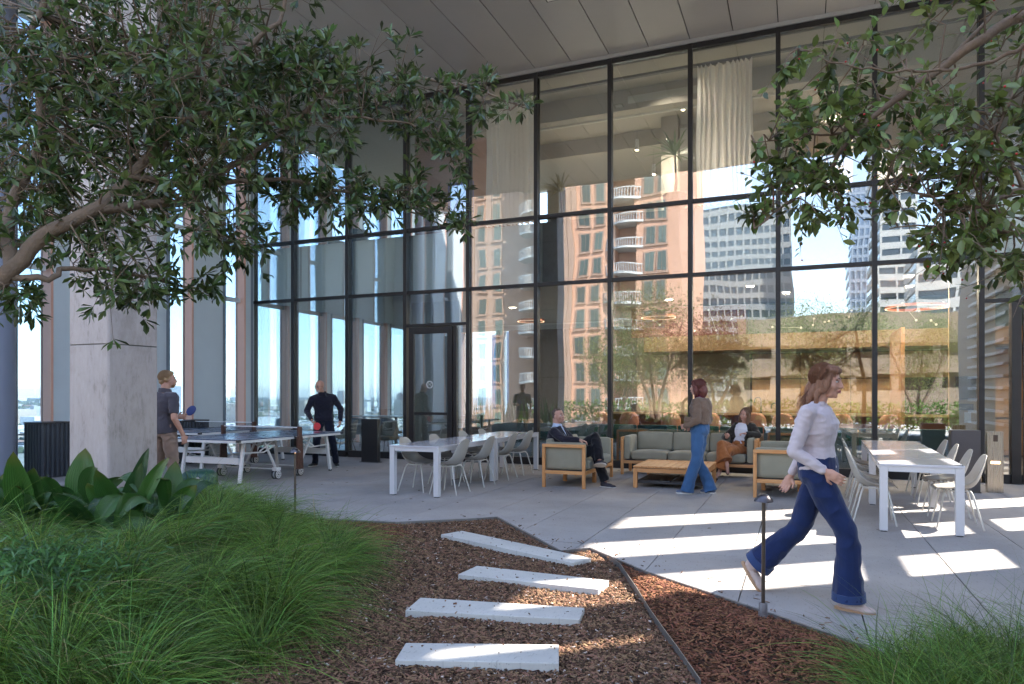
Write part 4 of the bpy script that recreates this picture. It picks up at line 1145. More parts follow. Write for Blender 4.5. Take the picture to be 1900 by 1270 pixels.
# kitchen joinery
kw = thing('kitchen_joinery', 'wall of tan timber kitchen cabinets with an oven recess', 'cabinet', (0, 20.25, 0))
M_CAB = wood('tan_veneer', (0.27, 0.155, 0.068), (0.34, 0.205, 0.095), 'Z', .4, .45)
xs_ = [-1.2, 0.0, 1.2, 2.4, 3.6, 4.9]
for a, b in zip(xs_[:-1], xs_[1:]):
    for z0, z1 in ((0.05, .9), (.95, 1.9), (1.92, 2.58)):
        if a == 2.4 and z0 == .95: continue
        MB().box(a + .006, b - .006, -.35, -.02, z0, z1).build('cabinet_door', M_CAB, kw, bevel=.003)
MB().box(-1.25, 4.95, -.30, .02, 0, 2.6).build('carcass', mat('carcass_dark', (.03, .02, .015), .7), kw)
MB().box(2.7, 3.3, -.37, -.31, 1.0, 1.9).build('oven', mat('oven_black', (.012, .012, .014), .1), kw)
bh = thing('bulkhead', 'tan timber bulkhead running over the kitchen', 'bulkhead', (0, 19.4, 0))
for i in range(6):
    a = -3.9 + i * 1.5
    MB().box(a + .004, a + 1.496, -.6, .84, 2.64, 3.04).build('panel', mat('bulkhead_veneer', (.13, .075, .032), .55, var=.08), bh)
MB().box(-4.4, -1.25, .80, .86, 0, 2.63).build('side_wall', mat('pale_wall'), bh)
# mural above the bulkhead
mu = thing('mural', 'wall mural of red and dark green panels with white constellation dots', 'mural', (0, 19.1, 0))
M_RED = mat('mural_red', (0.13, 0.028, 0.02), 0.6); M_GRN = mat('mural_green', (0.014, 0.04, 0.03), 0.6); M_DOT = mat('mural_white', (0.65, 0.62, 0.55), .6)
MB().box(-4.3, -1.3, -.03, 0.05, 3.05, T2).build('red_panel', M_RED, mu)
MB().box(-1.25, 4.9, -.03, 0.05, 3.05, T2).build('green_panel', M_GRN, mu)
dd = MB(); ddp = []
rgm = random.Random(4)
for i in range(26):
    x, z = rgm.uniform(-4.1, 4.6), rgm.uniform(3.12, 3.78); ddp.append((x, z))
    dd.lathe([(.028, -.006), (.028, .006)], 12, M=Matrix.Translation((x, -.04, z)) @ Matrix.Rotation(R(90), 4, 'X'))
ddp.sort()
for i in range(0, 24, 2): dd.beam((ddp[i][0], -.036, ddp[i][1]), (ddp[i + 1][0], -.036, ddp[i + 1][1]), .008, .004)
dd.build('constellation', M_DOT, mu)
# ring pendant lamps
def ring_lamp(px, py, v, r, label, lit=True):
    u = U(px, v); Yd = -ST * u + CT * v; z = EYE + (HOR - py) / FPX * Yd
    t = thing('ring_pendant', label, 'pendant lamp', (u, v, z), 0, 'hanging ring lamps')
    g = [[((r + dr) * math.cos(a), (r + dr) * math.sin(a), dz) for a in [2 * math.pi * k / 40 for k in range(41)]] for dr, dz in ((0, 0), (.02, 0), (.02, .05), (0, .05), (0, 0))]
    MB().sheet(g).build('ring', mat('copper_ring', (0.4, 0.12, 0.05), 0.35, .4), t)
    g = [[((r + dr) * math.cos(a), (r + dr) * math.sin(a), -.004) for a in [2 * math.pi * k / 40 for k in range(41)]] for dr in (.003, .017)]
    MB().sheet(g).build('led_strip', emit('led_warm', (1, .6, .35), 1.2), t)
    for k in range(3):
        a = k * 2.094; MB().tube([((r + .01) * math.cos(a), (r + .01) * math.sin(a), .05), (0, 0, T2 - z)], .002, 4).build('wire', M_CHAR, t)
ring_lamp(1222, 590, 16.4, .38, 'copper ring pendant lamp glowing above the standing woman')
ring_lamp(1700, 572, 16.4, .55, 'large copper ring pendant lamp glowing above the right-hand table')
ring_lamp(985, 597, 16.4, .32, 'small copper ring pendant lamp above the snake plants')
# bench with teal back along the glass
tb = thing('teal_bench', 'long low teal upholstered bench behind the glass, left of centre to the dark post', 'bench', (0, 14.75, 0))
M_TEAL = fabric('teal_fabric', (0.035, 0.095, 0.10))
for i in range(11):
    a = -6.55 + i * .84
    cushion(MB(), a + .004, a + .836, -.12, .0, 0.05, 0.86, .006, 5).build('back_cushion', M_TEAL, tb, smooth=60)
    cushion(MB(), a + .004, a + .836, .02, .5, 0.3, 0.46, .01, 5).build('seat_cushion', M_TEAL, tb, smooth=60)
MB().box(-6.55, 2.69, .02, .48, 0.0, .3).build('plinth', M_CHAR, tb)
# inner lounge chairs and tables on the left
def tub_chair(x, y, rot, label, m):
    t = thing('tub_chair', label, 'chair', (x, y, 0), rot, 'tub chairs inside the lounge')
    g = []
    for i in range(6):
        z = .42 + i * .085
        g.append([((.27 - .01 * i) * math.sin(a) * (1.05), -.02 - (.24 + .015 * i) * math.cos(a), z + (.0 if abs(a) < 1.0 else -.05 * i * (abs(a) - 1.0) * 1.4)) for a in [-1.9 + k * .38 for k in range(11)]])
    MB().sheet(g).build('shell', m, t, smooth=60, solid=.025, sub=1)
    cushion(MB(), -.25, .25, -.22, .25, .38, .47, .015, 5).build('seat', m, t, smooth=60)
    for sx in (-1, 1):
        for sy in (-1, 1): MB().tube([(sx * .13, sy * .13, .38), (sx * .24, sy * .24, 0)], .012, 6).build('leg', M_CHAR, t)
    return t
M_TUB = fabric('grey_green_fabric', (0.20, 0.20, 0.17)); M_TUBB = fabric('blue_grey_fabric', (0.10, 0.13, 0.15)); M_TUBT = fabric('beige_fabric', (0.33, 0.24, 0.17))
for px, v, rot, lab, m in ((717, 14.75, R(180), 'grey green tub chair seen beside the black post', M_TUB), (640, 14.9, R(140), 'grey green tub chair behind the man in the dark jumper', M_TUB),
                           (528, 15.6, R(30), 'blue grey chair seen through the glass corner', M_TUBB), (672, 16.6, 0, 'blue grey chair on the far side of the inner table, left one', M_TUBB),
                           (724, 16.9, 0, 'blue grey chair on the far side of the inner table, right one', M_TUBB),
                           (912, 16.4, R(70), 'beige tub chair left of the snake plants', M_TUBT), (958, 17.0, R(170), 'beige tub chair in front of the snake plants', M_TUBT), (992, 17.4, R(200), 'beige tub chair seen past the suited man head', M_TUBT)):
    tub_chair(U(px, v), v, rot, lab, m)
def inner_table(x0, x1, y0, y1, z, label, m):
    t = thing('inner_table', label, 'table', ((x0 + x1) / 2, (y0 + y1) / 2, 0))
    w, d = x1 - x0, y1 - y0
    MB().box(-w / 2, w / 2, -d / 2, d / 2, z - .03, z).build('table_top', m, t, bevel=.004)
    for sx in (-1, 1):
        for sy in (-1, 1): MB().box(sx * (w / 2 - .08) - .025, sx * (w / 2 - .08) + .025, sy * (d / 2 - .08) - .025, sy * (d / 2 - .08) + .025, 0, z - .03).build('leg', M_CHAR, t)
inner_table(U(655, 15.7), U(752, 15.7), 15.3, 16.2, .93, 'high grey table inside the left windows', mat('grey_laminate', (.35, .36, .38), .3))
inner_table(U(930, 15.6), U(1000, 15.6), 15.4, 16.1, .74, 'pale table inside, behind the end of the long white table', mat('oak_top', (.5, .35, .2), .4))
inner_table(U(1045, 15.6), U(1130, 15.6), 15.35, 16.0, .76, 'pale timber table behind the suited man', mat('oak_top'))
inner_table(U(1590, 15.6), U(1700, 15.6), 15.4, 16.0, .76, 'pale table inside, above the right-hand white table', mat('oak_top'))
# snake plants in a trough
st = thing('snake_plants', 'row of upright snake plants in a dark trough inside the lounge', 'plant', (U(945, 18.0), 18.0, 0))
MB().box(-1.35, 1.35, -.22, .22, 0, .55).build('trough', M_CHAR, st, bevel=.01)
M_SNAKE = mat('snake_leaf', (0.05, 0.10, 0.035), 0.45, var=0.4, vscale=14, stretch=(1, 1, 3), objvar=.3)
rg_ = random.Random(9)
for i in range(120):
    x, y = rg_.uniform(-1.3, 1.3), rg_.uniform(-.18, .18); h = rg_.uniform(.55, 1.05); w = rg_.uniform(.022, .035); a = rg_.uniform(0, 3.14); lx, ly = rg_.uniform(-.14, .14), rg_.uniform(-.1, .1)
    g = []
    for k in range(6):
        t_ = k / 5; ww = w * (1 - t_ ** 3) * (.7 + .6 * math.sin(math.pi * min(1, t_ + .2)))
        c = (x + lx * t_ * t_, y + ly * t_ * t_, .5 + h * t_); tw = a + t_ * .8
        g.append([(c[0] - ww * math.cos(tw), c[1] - ww * math.sin(tw), c[2]), (c[0] + .006 * math.sin(tw), c[1] - .006 * math.cos(tw), c[2]), (c[0] + ww * math.cos(tw), c[1] + ww * math.sin(tw), c[2])])
    MB().sheet(g).build('leaf', M_SNAKE, st, smooth=80)
# small pot on the inner table
pt = thing('potted_plant', 'small green plant in a white pot on the inner table', 'plant', (U(968, 15.6), 15.6, .74))
MB().lathe([(.035, 0), (.045, .09)], 16).build('pot', M_WHITE, pt)
inst('foliage', leaves_mesh('foliage', np.random.default_rng(2).normal(size=(60, 3)) * .04 + np.array([0, 0, .14]), .06, mat('bright_leaf', (.08, .22, .04), .5), 3), pt)
# wall screens and small boxes by the door
ws = thing('wall_screen', 'black screen on the wall seen left of the dark door', 'screen', (2.92, 15.6, 1.62))
MB().box(-.17, .17, -.02, .02, -.22, .22).build('panel', mat('oven_black'), ws, bevel=.003)
MB().box(-.12, .12, -.03, -.021, -.42, -.30).build('dispenser', M_CHAR, ws)
MB().box(-.03, .08, -.03, -.021, -.66, -.46).build('notice', M_WHITE, ws)
iw = MB().box(2.65, 3.4, 15.63, 15.7, 0, T2); part(iw, 'partition', mat('tan_panel'))
part(MB().box(1.95, 2.02, 16.6, 18.6, 0, 2.9), 'inner_door', mat('orange_wood', (.42, .20, .09), .5))
# curtains upstairs
M_CURT = mat('curtain_cloth', (0.78, 0.75, 0.71), 0.9, sub=0.4)
def curtain(px0, px1, label, seed):
    u0, u1 = U(px0, 14.5), U(px1, 14.5); rg2 = random.Random(seed)
    n = 180; x = 0; ys = []
    ph = rg2.random() * 6
    row = []
    for i in range(n + 1):
        s = i / n
        y = .085 * math.sin(s * 60 + 2.2 * math.sin(s * 9 + ph) + ph) + .018 * math.sin(s * 143 + ph * 2)
        row.append((u0 + (u1 - u0) * s, 14.5 + y))
    g = []
    for k in range(9):
        t_ = k / 8; z = T1 + .03 + (SOF - .35 - T1) * t_
        g.append([(a + .012 * math.sin(k * .9 + a * 9), 14.5 + (b - 14.5) * (1.15 - .3 * t_), z) for a, b in row])
    o = MB().sheet(g).build('curtain', M_CURT, smooth=80)
    tag(o, label, 'curtain', 'upstairs curtains')
curtain(903, 996, 'white pleated curtain upstairs, left of centre', 1)
curtain(1294, 1397, 'white pleated curtain upstairs, above the sitting woman', 2)
tk = part(MB().box(-7, UE - .2, 14.42, 14.5, SOF - .32, SOF - .27), 'curtain_track', M_CHAR)
# upstairs planters seen at the left
for px, v, r_, h_, lab in ((572, 17.2, .27, .55, 'round teal planter upstairs, leftmost of three'), (622, 17.2, .3, .7, 'round teal planter upstairs, middle of three'), (663, 16.8, .34, .85, 'round teal planter upstairs, largest of three')):
    t = thing('round_planter', lab, 'planter', (U(px, v), v, T1))
    MB().lathe([(r_ * .8, 0), (r_, h_ * .5), (r_ * .92, h_), (r_ * .98, h_ + .04), (r_ * .8, h_ + .04), (r_ * .78, h_ - .05)], 28).build('pot', mat('teal_pot', (.05, .09, .10), .5), t, smooth=40)
    MB().lathe([(r_ * .77, h_ - .08), (.001, h_ - .06)], 20).build('soil', mat('soil', (.03, .02, .015), .95), t)
def palm(px, v, h, label, n=34, m=None):
    t = thing('indoor_palm', label, 'plant', (U(px, v), v, T1))
    MB().lathe([(.2, 0), (.26, .5), (.22, .52)], 20).build('pot', M_CHAR, t)
    MB().tube([(0, 0, .45), (.03, 0, h * .6), (0, .02, h)], [.035, .03, .02], 8).build('trunk', mat('bark'), t)
    rg2 = random.Random(int(px)); 
    for i in range(n):
        a = rg2.uniform(0, 6.28); el = rg2.uniform(.1, 1.3); L = rg2.uniform(.5, .9); g = []
        for k in range(5):
            s = k / 4; rr = L * math.cos(el) * s; zz = h + L * math.sin(el) * s - .35 * s * s * L; w = .022 * math.sin(math.pi * min(.98, s * .8 + .18))
            g.append([(rr * math.cos(a) - w * math.sin(a), rr * math.sin(a) + w * math.cos(a), zz), (rr * math.cos(a) + w * math.sin(a), rr * math.sin(a) - w * math.cos(a), zz)])
        MB().sheet(g).build('leaf', m or mat('palm_leaf', (.10, .17, .05), .5), t)
palm(1040, 16.2, 1.15, 'dry looking indoor palm upstairs behind the glass', m=mat('dry_leaf', (.22, .18, .09), .6))
palm(1252, 15.2, 1.35, 'green indoor palm upstairs next to the curtain')
sc_ = thing('wall_display', 'blue framed display screen upstairs beside the brown wall', 'screen', (U(855, 15.8), 15.8, 6.35))
MB().box(-.35, .35, -.03, .03, -.5, .5).build('frame', mat('blue_frame', (.03, .05, .3), .4), sc_)
MB().box(-.27, .27, -.04, -.031, -.42, .42).build('screen', emit('screen_blue', (.25, .4, .7), .35), sc_)
# pendant cylinder lamps and downlights, lit; one added to brighten the left curtain
def cyl_lamp(px, py, v, label, L=.28):
    u = U(px, v); Yd = -ST * u + CT * v; z = EYE + (HOR - py) / FPX * Yd
    t = thing('cylinder_lamp', label, 'pendant lamp', (u, v, z), 0, 'white cylinder lamps upstairs')
    MB().lathe([(.05, 0), (.05, L)], 20).build('shade', M_WHITE, t, smooth=40)
    MB().lathe([(.038, -.004), (.038, -.001)], 16).build('bulb', emit('warm_lamp', (1, .78, .5), 14), t)
    if z + L < SOF - .05: MB().tube([(0, 0, L), (0, 0, SOF - z - .02)], .004, 5).build('wire', M_CHAR, t)
    ld = D.lights.new('lamp_light', 'SPOT'); ld.energy = 130; ld.color = (1, .88, .74); ld.spot_size = R(130); ld.spot_blend = .6; ld.shadow_soft_size = .05
    lo_ = D.objects.new('lamp_light', ld); COL.objects.link(lo_); lo_.parent = t; lo_.location = (0, 0, -.02)
for i, (px, py, v) in enumerate(((1085, 153, 15.2), (1233, 127, 15.0), (1267, 204, 16.6), (1182, 279, 18.2), (1213, 324, 19.6), (1700, 120, 17.0), (950, 200, 18.0), (1550, 200, 18.0))):
    cyl_lamp(px, py, v, ['cylinder lamp at the top left of the first clear upper pane', 'cylinder lamp nearest the soffit, above the standing woman', 'long cylinder lamp hanging beside the ceiling ducts', 'cylinder lamp low in the middle of the upper pane',
                         'cylinder lamp just above the mirrored brick tower', 'cylinder lamp behind the right-hand branches', 'added cylinder lamp brightening the left curtain from behind', 'cylinder lamp over the upper tan wall'][i])
# ducts
M_DUCT = mat('duct_white', (.5, .47, .42), .5, .1)
du = thing('air_duct', 'run of square white ducts and a round pipe under the upper ceiling', 'duct', (0, 17.0, 0))
for a in (-2.75, -2.35, -1.95): MB().box(a, a + .3, .6, 1.1, 7.45, 8.1).build('duct_box', M_DUCT, du, bevel=.01)
MB().tube([(-7, -.9, 8.0), (4.5, -.9, 8.0)], .05, 10).build('pipe', M_DUCT, du)
MB().tube([(-3.6, -1.2, 8.15), (-2.0, -1.2, 8.15)], .22, 20).build('round_duct', M_DUCT, du, smooth=40)
# fill lamps added under the lower ceiling to brighten kitchen and lounge
for i, (u, v, e) in enumerate(((-3.0, 17.5, 90), (-0.3, 17.3, 90), (2.2, 17.3, 90), (3.6, 17.0, 60), (-7.2, 17.5, 50), (-1.0, 16.0, 60), (2.0, 15.8, 60))):
    zc = T2 + .045
    t = thing('added_fill_lamp', ['added fill lamp over the snake plant side of the counter', 'added fill lamp in front of the kitchen cabinets, left', 'added fill lamp in front of the kitchen cabinets, right', 'added fill lamp by the dark door',
                               'added fill lamp in the left lounge', 'added fill lamp over the coral chairs, left', 'added fill lamp over the coral chairs, right'][i], 'fill lamp', (u, v, zc), 0, 'added fill lamps downstairs')
    MB().box(-.1, .1, -.1, .1, -.035, -.001).build('housing', M_WHITE, t)
    MB().box(-.08, .08, -.08, .08, -.040, -.0352).build('diffuser', emit('fill_glow', (1, .82, .6), 2.0), t)
    ld = D.lights.new('lamp_light', 'AREA'); ld.energy = e * .26; ld.color = (1, .80, .58); ld.size = .16
    lo_ = D.objects.new('lamp_light', ld); COL.objects.link(lo_); lo_.parent = t; lo_.location = (0, 0, -.05)
# ================================================================ garden bed
def pip(P, poly):
    x, y = P[:, 0], P[:, 1]; ins = np.zeros(len(P), bool); n = len(poly)
    for i in range(n):
        x0, y0 = poly[i]; x1, y1 = poly[(i + 1) % n]
        c = ((y0 > y) != (y1 > y)) & (x < (x1 - x0) * (y - y0) / ((y1 - y0) if y1 != y0 else 1e-9) + x0)
        ins ^= c
    return ins
def dist_poly(P, poly, closed=True):
    d = np.full(len(P), 1e9); n = len(poly)
    for i in range(n if closed else n - 1):
        a = np.array(poly[i]); b = np.array(poly[(i + 1) % n]); ab = b - a
        t = np.clip(((P - a) @ ab) / (ab @ ab + 1e-12), 0, 1)
        d = np.minimum(d, np.linalg.norm(P - (a + t[:, None] * ab), axis=1))
    return d
GR_EDGE = [W(*p) for p in ((520, 1300), (575, 1230), (610, 1160), (655, 1090), (690, 1055), (640, 1010), (560, 975), (500, 955), (430, 940), (380, 935))]
BED_L = GR_EDGE + [(-8.6, 7.3), (-13, 7.6), (-13, -2), (-1.5, -2)]
EDGE = [W(*p) for p in ((1130, 1035), (1150, 1050), (1182, 1097), (1205, 1135), (1228, 1168), (1255, 1205), (1300, 1270))] + [(0.1, 2.2)]
RED = EDGE + [(6, -1), (6, 1.0)] + [(2.2, 3.1), (0.6, 4.47), (0.23, 4.79), (-0.66, 5.50), (-1.2, 5.92), (-1.75, 6.5)]
RED2 = [W(*p) for p in ((525, 950), (735, 965), (760, 985), (700, 1020), (640, 1005), (560, 975))]
def ground_z(P):
    P = np.asarray(P, float)
    ins = pip(P, BED_L); d = dist_poly(P, BED_L)
    z = np.full(len(P), -0.035)
    z = np.where(ins, z + 0.30 * np.clip(d / 1.3, 0, 1) ** 0.8, z)
    insr = pip(P, RED); dr = dist_poly(P, RED)
    z = np.where(insr, z + 0.10 * np.clip(dr / 0.5, 0, 1), z)
    z += 0.008 * np.sin(P[:, 0] * 5.1 + 1.3 * np.sin(P[:, 1] * 3)) * np.clip(dist_poly(P, PAVE) / .3, 0, 1)
    return z
nx, ny = 190, 110
gx, gy = np.meshgrid(np.linspace(-13, 6, nx), np.linspace(-2.5, 8.4, ny))
GP = np.column_stack([gx.ravel(), gy.ravel()])
gz = ground_z(GP); gz = np.where(pip(GP, PAVE), -0.06, gz)
idx = np.arange(nx * ny).reshape(ny, nx)
GF = np.stack([idx[:-1, :-1], idx[:-1, 1:], idx[1:, 1:], idx[1:, :-1]], -1).reshape(-1, 4)
def mulch_mat(name, c0, c1, c2):
    m = D.materials.new(name); m.use_nodes = True
    n, l = m.node_tree.nodes, m.node_tree.links
    b = n['Principled BSDF']; b.inputs['Roughness'].default_value = 0.9; b.inputs['Specular IOR Level'].default_value = 0.2
    tc = n.new('ShaderNodeTexCoord'); vo = n.new('ShaderNodeTexVoronoi'); vo.inputs['Scale'].default_value = 75
    mp = n.new('ShaderNodeMapping'); mp.inputs['Scale'].default_value = (1, 2.4, 1); mp.inputs['Rotation'].default_value = (0, 0, .7)
    l.new(tc.outputs['Object'], mp.inputs[0]); l.new(mp.outputs[0], vo.inputs['Vector'])
    cr = n.new('ShaderNodeValToRGB'); sp = n.new('ShaderNodeSeparateColor'); l.new(vo.outputs['Color'], sp.inputs[0]); l.new(sp.outputs[0], cr.inputs[0])
    cr.color_ramp.elements[0].color = (*c0, 1); cr.color_ramp.elements[1].color = (*c2, 1); e = cr.color_ramp.elements.new(.6); e.color = (*c1, 1)
    l.new(cr.outputs[0], b.inputs['Base Color'])
    bp = n.new('ShaderNodeBump'); bp.inputs['Distance'].default_value = .02; l.new(vo.outputs['Distance'], bp.inputs['Height']); l.new(bp.outputs[0], b.inputs['Normal'])
    return m
me = npmesh('mulch_bed', np.column_stack([GP, gz]), GF, mulch_mat('mulch_base', (.025, .014, .010), (.07, .038, .025), (.14, .085, .06)))
mbd = D.objects.new('mulch_bed', me); COL.objects.link(mbd); tag(mbd, kind='structure')

STONES = [[(818, 992), (857, 985), (1097, 1036), (1063, 1045)], [(850, 1066), (885, 1050), (1130, 1077), (1110, 1094)],
          [(752, 1133), (780, 1109), (1085, 1128), (1075, 1150)], [(733, 1225), (753, 1193), (1037, 1196), (1037, 1231)]]
M_STONE = D.materials['paving'].copy(); M_STONE.name = 'stepping_stone_terrazzo'
for nd in M_STONE.node_tree.nodes:
    if nd.type == 'HUE_SAT': nd.inputs['Color'].default_value = (0.50, 0.475, 0.44, 1)
    if nd.type == 'TEX_VORONOI': nd.inputs['Scale'].default_value = 42
    if nd.type == 'MAP_RANGE' and abs(nd.inputs['From Max'].default_value - .12) < 1e-4: nd.inputs['From Max'].default_value = .2; nd.inputs['To Min'].default_value = .42
SPOLY = []
for i, q in enumerate(STONES):
    P = [W(x, y, .012) for x, y in q]
    cx, cy = sum(p[0] for p in P) / 4, sum(p[1] for p in P) / 4
    SPOLY.append(P)
    loc = [(p[0] - cx, p[1] - cy) for p in P]
    o = MB().prism(loc, -.05, .012).build('stepping_stone', M_STONE, bevel=.004, loc=(cx, cy, 0))
    tag(o, ['pale rectangular stepping stone farthest away, turned and half in sun', 'pale stepping stone second from the paving, sun on its right half', 'pale stepping stone third from the paving with a wedge of sun', 'pale stepping stone nearest the bottom of the photo'][i], 'stepping stone', 'stepping stones through the mulch')

def chips(name, label, poly, n, m, seed, lmin=.018, lmax=.055, on_top=False):
    rng = np.random.default_rng(seed)
    xs = np.array([p[0] for p in poly]); ys = np.array([p[1] for p in poly])
    P = np.column_stack([rng.uniform(xs.min(), xs.max(), n * 4), rng.uniform(ys.min(), ys.max(), n * 4)])
    keep = pip(P, poly) & (~pip(P, PAVE) | on_top)
    if not on_top:
        for s in SPOLY: keep &= ~pip(P, s)
    keep &= ~(pip(P, BED_L) & (dist_poly(P, BED_L) > .35))
    dist = np.hypot(P[:, 0], P[:, 1])
    keep &= rng.random(len(P)) < np.clip((5.0 / dist) ** 1.3, 0, 1)
    # inside the camera's reach
    X = CT * P[:, 0] + ST * P[:, 1]; Y = -ST * P[:, 0] + CT * P[:, 1]
    keep &= (Y > 3.2) & (X < Y * .85)
    P = P[keep][:n]; n = len(P)
    z = ground_z(P)
    if on_top:
        onp = pip(P, PAVE)
        for s in SPOLY: onp |= pip(P, s)
        z = np.where(onp, .010, z); z[pip(P, PAVE)] = 0.0
    L = rng.uniform(lmin, lmax, n) * rng.choice([.6, 1, 1, 1.3], n); w = rng.uniform(.0028, .0065, n); h = rng.uniform(.0015, .004, n)
    base = np.array([(-1, -1, 0), (1, -.6, 0), (1, .8, 0), (-1, 1, 0), (-.9, -.8, 1), (.9, -.5, 1), (.85, .6, 1), (-.8, .9, 1)], float)
    Vv = np.repeat(base[None], n, 0); Vv += rng.uniform(-.2, .2, Vv.shape)
    Vv[:, :, 0] *= L[:, None] / 2; Vv[:, :, 1] *= w[:, None]; Vv[:, :, 2] *= h[:, None] * 1.5
    az = rng.uniform(0, 6.28, n); pt = rng.normal(0, .28, n); rl = rng.normal(0, .35, n)
    c, s = np.cos(rl), np.sin(rl); y, zz = Vv[:, :, 1].copy(), Vv[:, :, 2].copy()
    Vv[:, :, 1] = y * c[:, None] - zz * s[:, None]; Vv[:, :, 2] = y * s[:, None] + zz * c[:, None]
    c, s = np.cos(pt), np.sin(pt); x, zz = Vv[:, :, 0].copy(), Vv[:, :, 2].copy()
    Vv[:, :, 0] = x * c[:, None] - zz * s[:, None]; Vv[:, :, 2] = x * s[:, None] + zz * c[:, None]
    c, s = np.cos(az), np.sin(az); x, y = Vv[:, :, 0].copy(), Vv[:, :, 1].copy()
    Vv[:, :, 0] = x * c[:, None] - y * s[:, None]; Vv[:, :, 1] = x * s[:, None] + y * c[:, None]
    Vv[:, :, 0] += P[:, 0:1]; Vv[:, :, 1] += P[:, 1:2]; Vv[:, :, 2] += (z + rng.uniform(.001, .012, n))[:, None]
    F = np.array([(4, 5, 6, 7), (0, 1, 5, 4), (1, 2, 6, 5), (2, 3, 7, 6), (3, 0, 4, 7)])[None] + (np.arange(n) * 8)[:, None, None]
    o = D.objects.new(name, npmesh(name, Vv.reshape(-1, 3), F.reshape(-1, 4), m)); COL.objects.link(o)
    tag(o, label, 'mulch', kind='stuff'); return o
M_CH1 = mat('brown_chips', (0.155, 0.085, 0.05), 0.85, island=.62, hue=.018, spec=.25)
M_CH2 = mat('red_chips', (0.165, 0.07, 0.038), 0.85, island=.55, hue=.015, spec=.2)
M_CH3 = mat('pale_chips', (0.36, 0.29, 0.25), 0.85, island=.4, spec=.2)
PATH = [(-8, 8), (-6.05, 7.06), (-3.44, 7.87), (-1.9, 6.62), (-1.6, 6.2)] + EDGE + [(0.1, .6), (-6, .6), (-9, 5)]
chips('mulch', 'weathered brown bark mulch around the stepping stones', PATH, 85000, M_CH1, 1)
chips('mulch', 'scattered pale bleached chips over the brown mulch', PATH, 3000, M_CH3, 2, .015, .034)
chips('mulch', 'fresh red bark mulch on the mound right of the steel edging', RED, 45000, M_CH2, 3, .02, .07)
chips('mulch', 'reddish bark mulch by the first path light', RED2 + [], 9000, M_CH2, 4)
NEAR = [(p[0] + dx, p[1] + dy) for (p, dx, dy) in zip(PAVE[2:14], [0] * 12, [.35] * 12)] + [(p[0], p[1] - .1) for p in reversed(PAVE[2:14])]
chips('mulch', 'stray bark pieces kicked onto the paving edge', NEAR, 260, M_CH1, 21, on_top=True)
chips('mulch', 'stray bark bits lying on the stepping stones', [(-3.7, 3.2), (-1.1, 3.2), (-1.1, 7), (-3.7, 7)], 420, M_CH1, 22, .006, .022, on_top=True)
# steel edging strips
ed = MB()
eg = MB()
for a, b in zip(EDGE[:-2], EDGE[1:-1]): eg.beam((a[0], a[1], -.012), (b[0], b[1], -.012), .005, .07)
eg.build('steel_edging', mat('galvanised', (.20, .185, .175), .45, .5, var=.3, vscale=20)); tag(D.objects['steel_edging'], 'thin grey steel edging strip dividing brown and red mulch', 'edging')
eg = MB()
for a, b in zip(PAVE[2:14], PAVE[3:15]):
    d = Vector((b[0] - a[0], b[1] - a[1])).normalized(); nrm = Vector((-d.y, d.x)) * -.012
    eg.beam((a[0] + nrm.x, a[1] + nrm.y, -.03), (b[0] + nrm.x, b[1] + nrm.y, -.03), .008, .056)
tag(eg.build('paving_edge_strip', mat('galvanised')), 'grey metal strip following the angled edge of the paving', 'edging')
# dry leaves on the paving
rgl = np.random.default_rng(8)
LP = np.column_stack([rgl.uniform(-9, 3.5, 90), rgl.uniform(7.5, 13.6, 90), np.full(90, .004)])
for ctr, k in (((-5.2, 13.2), 14), ((-3.9, 12.9), 10)):
    LP = np.vstack([LP, np.column_stack([rgl.normal(ctr[0], .3, k), rgl.normal(ctr[1], .3, k), np.full(k, .004)])])
q = rgl.uniform(0, 6.28, len(LP)); RmL = np.zeros((len(LP), 3, 3)); RmL[:, 0, 0] = np.cos(q); RmL[:, 0, 1] = -np.sin(q); RmL[:, 1, 0] = np.sin(q); RmL[:, 1, 1] = np.cos(q); RmL[:, 2, 2] = 1; RmL[:, 2, 0] = .25
o = D.objects.new('fallen_leaves', leaves_mesh('fallen_leaves', LP, .045, mat('dry_brown_leaf', (.08, .045, .025), .8, island=.4), 4, Rm=RmL)); COL.objects.link(o)
tag(o, 'small dry leaves scattered over the pale paving', 'leaves', kind='stuff')

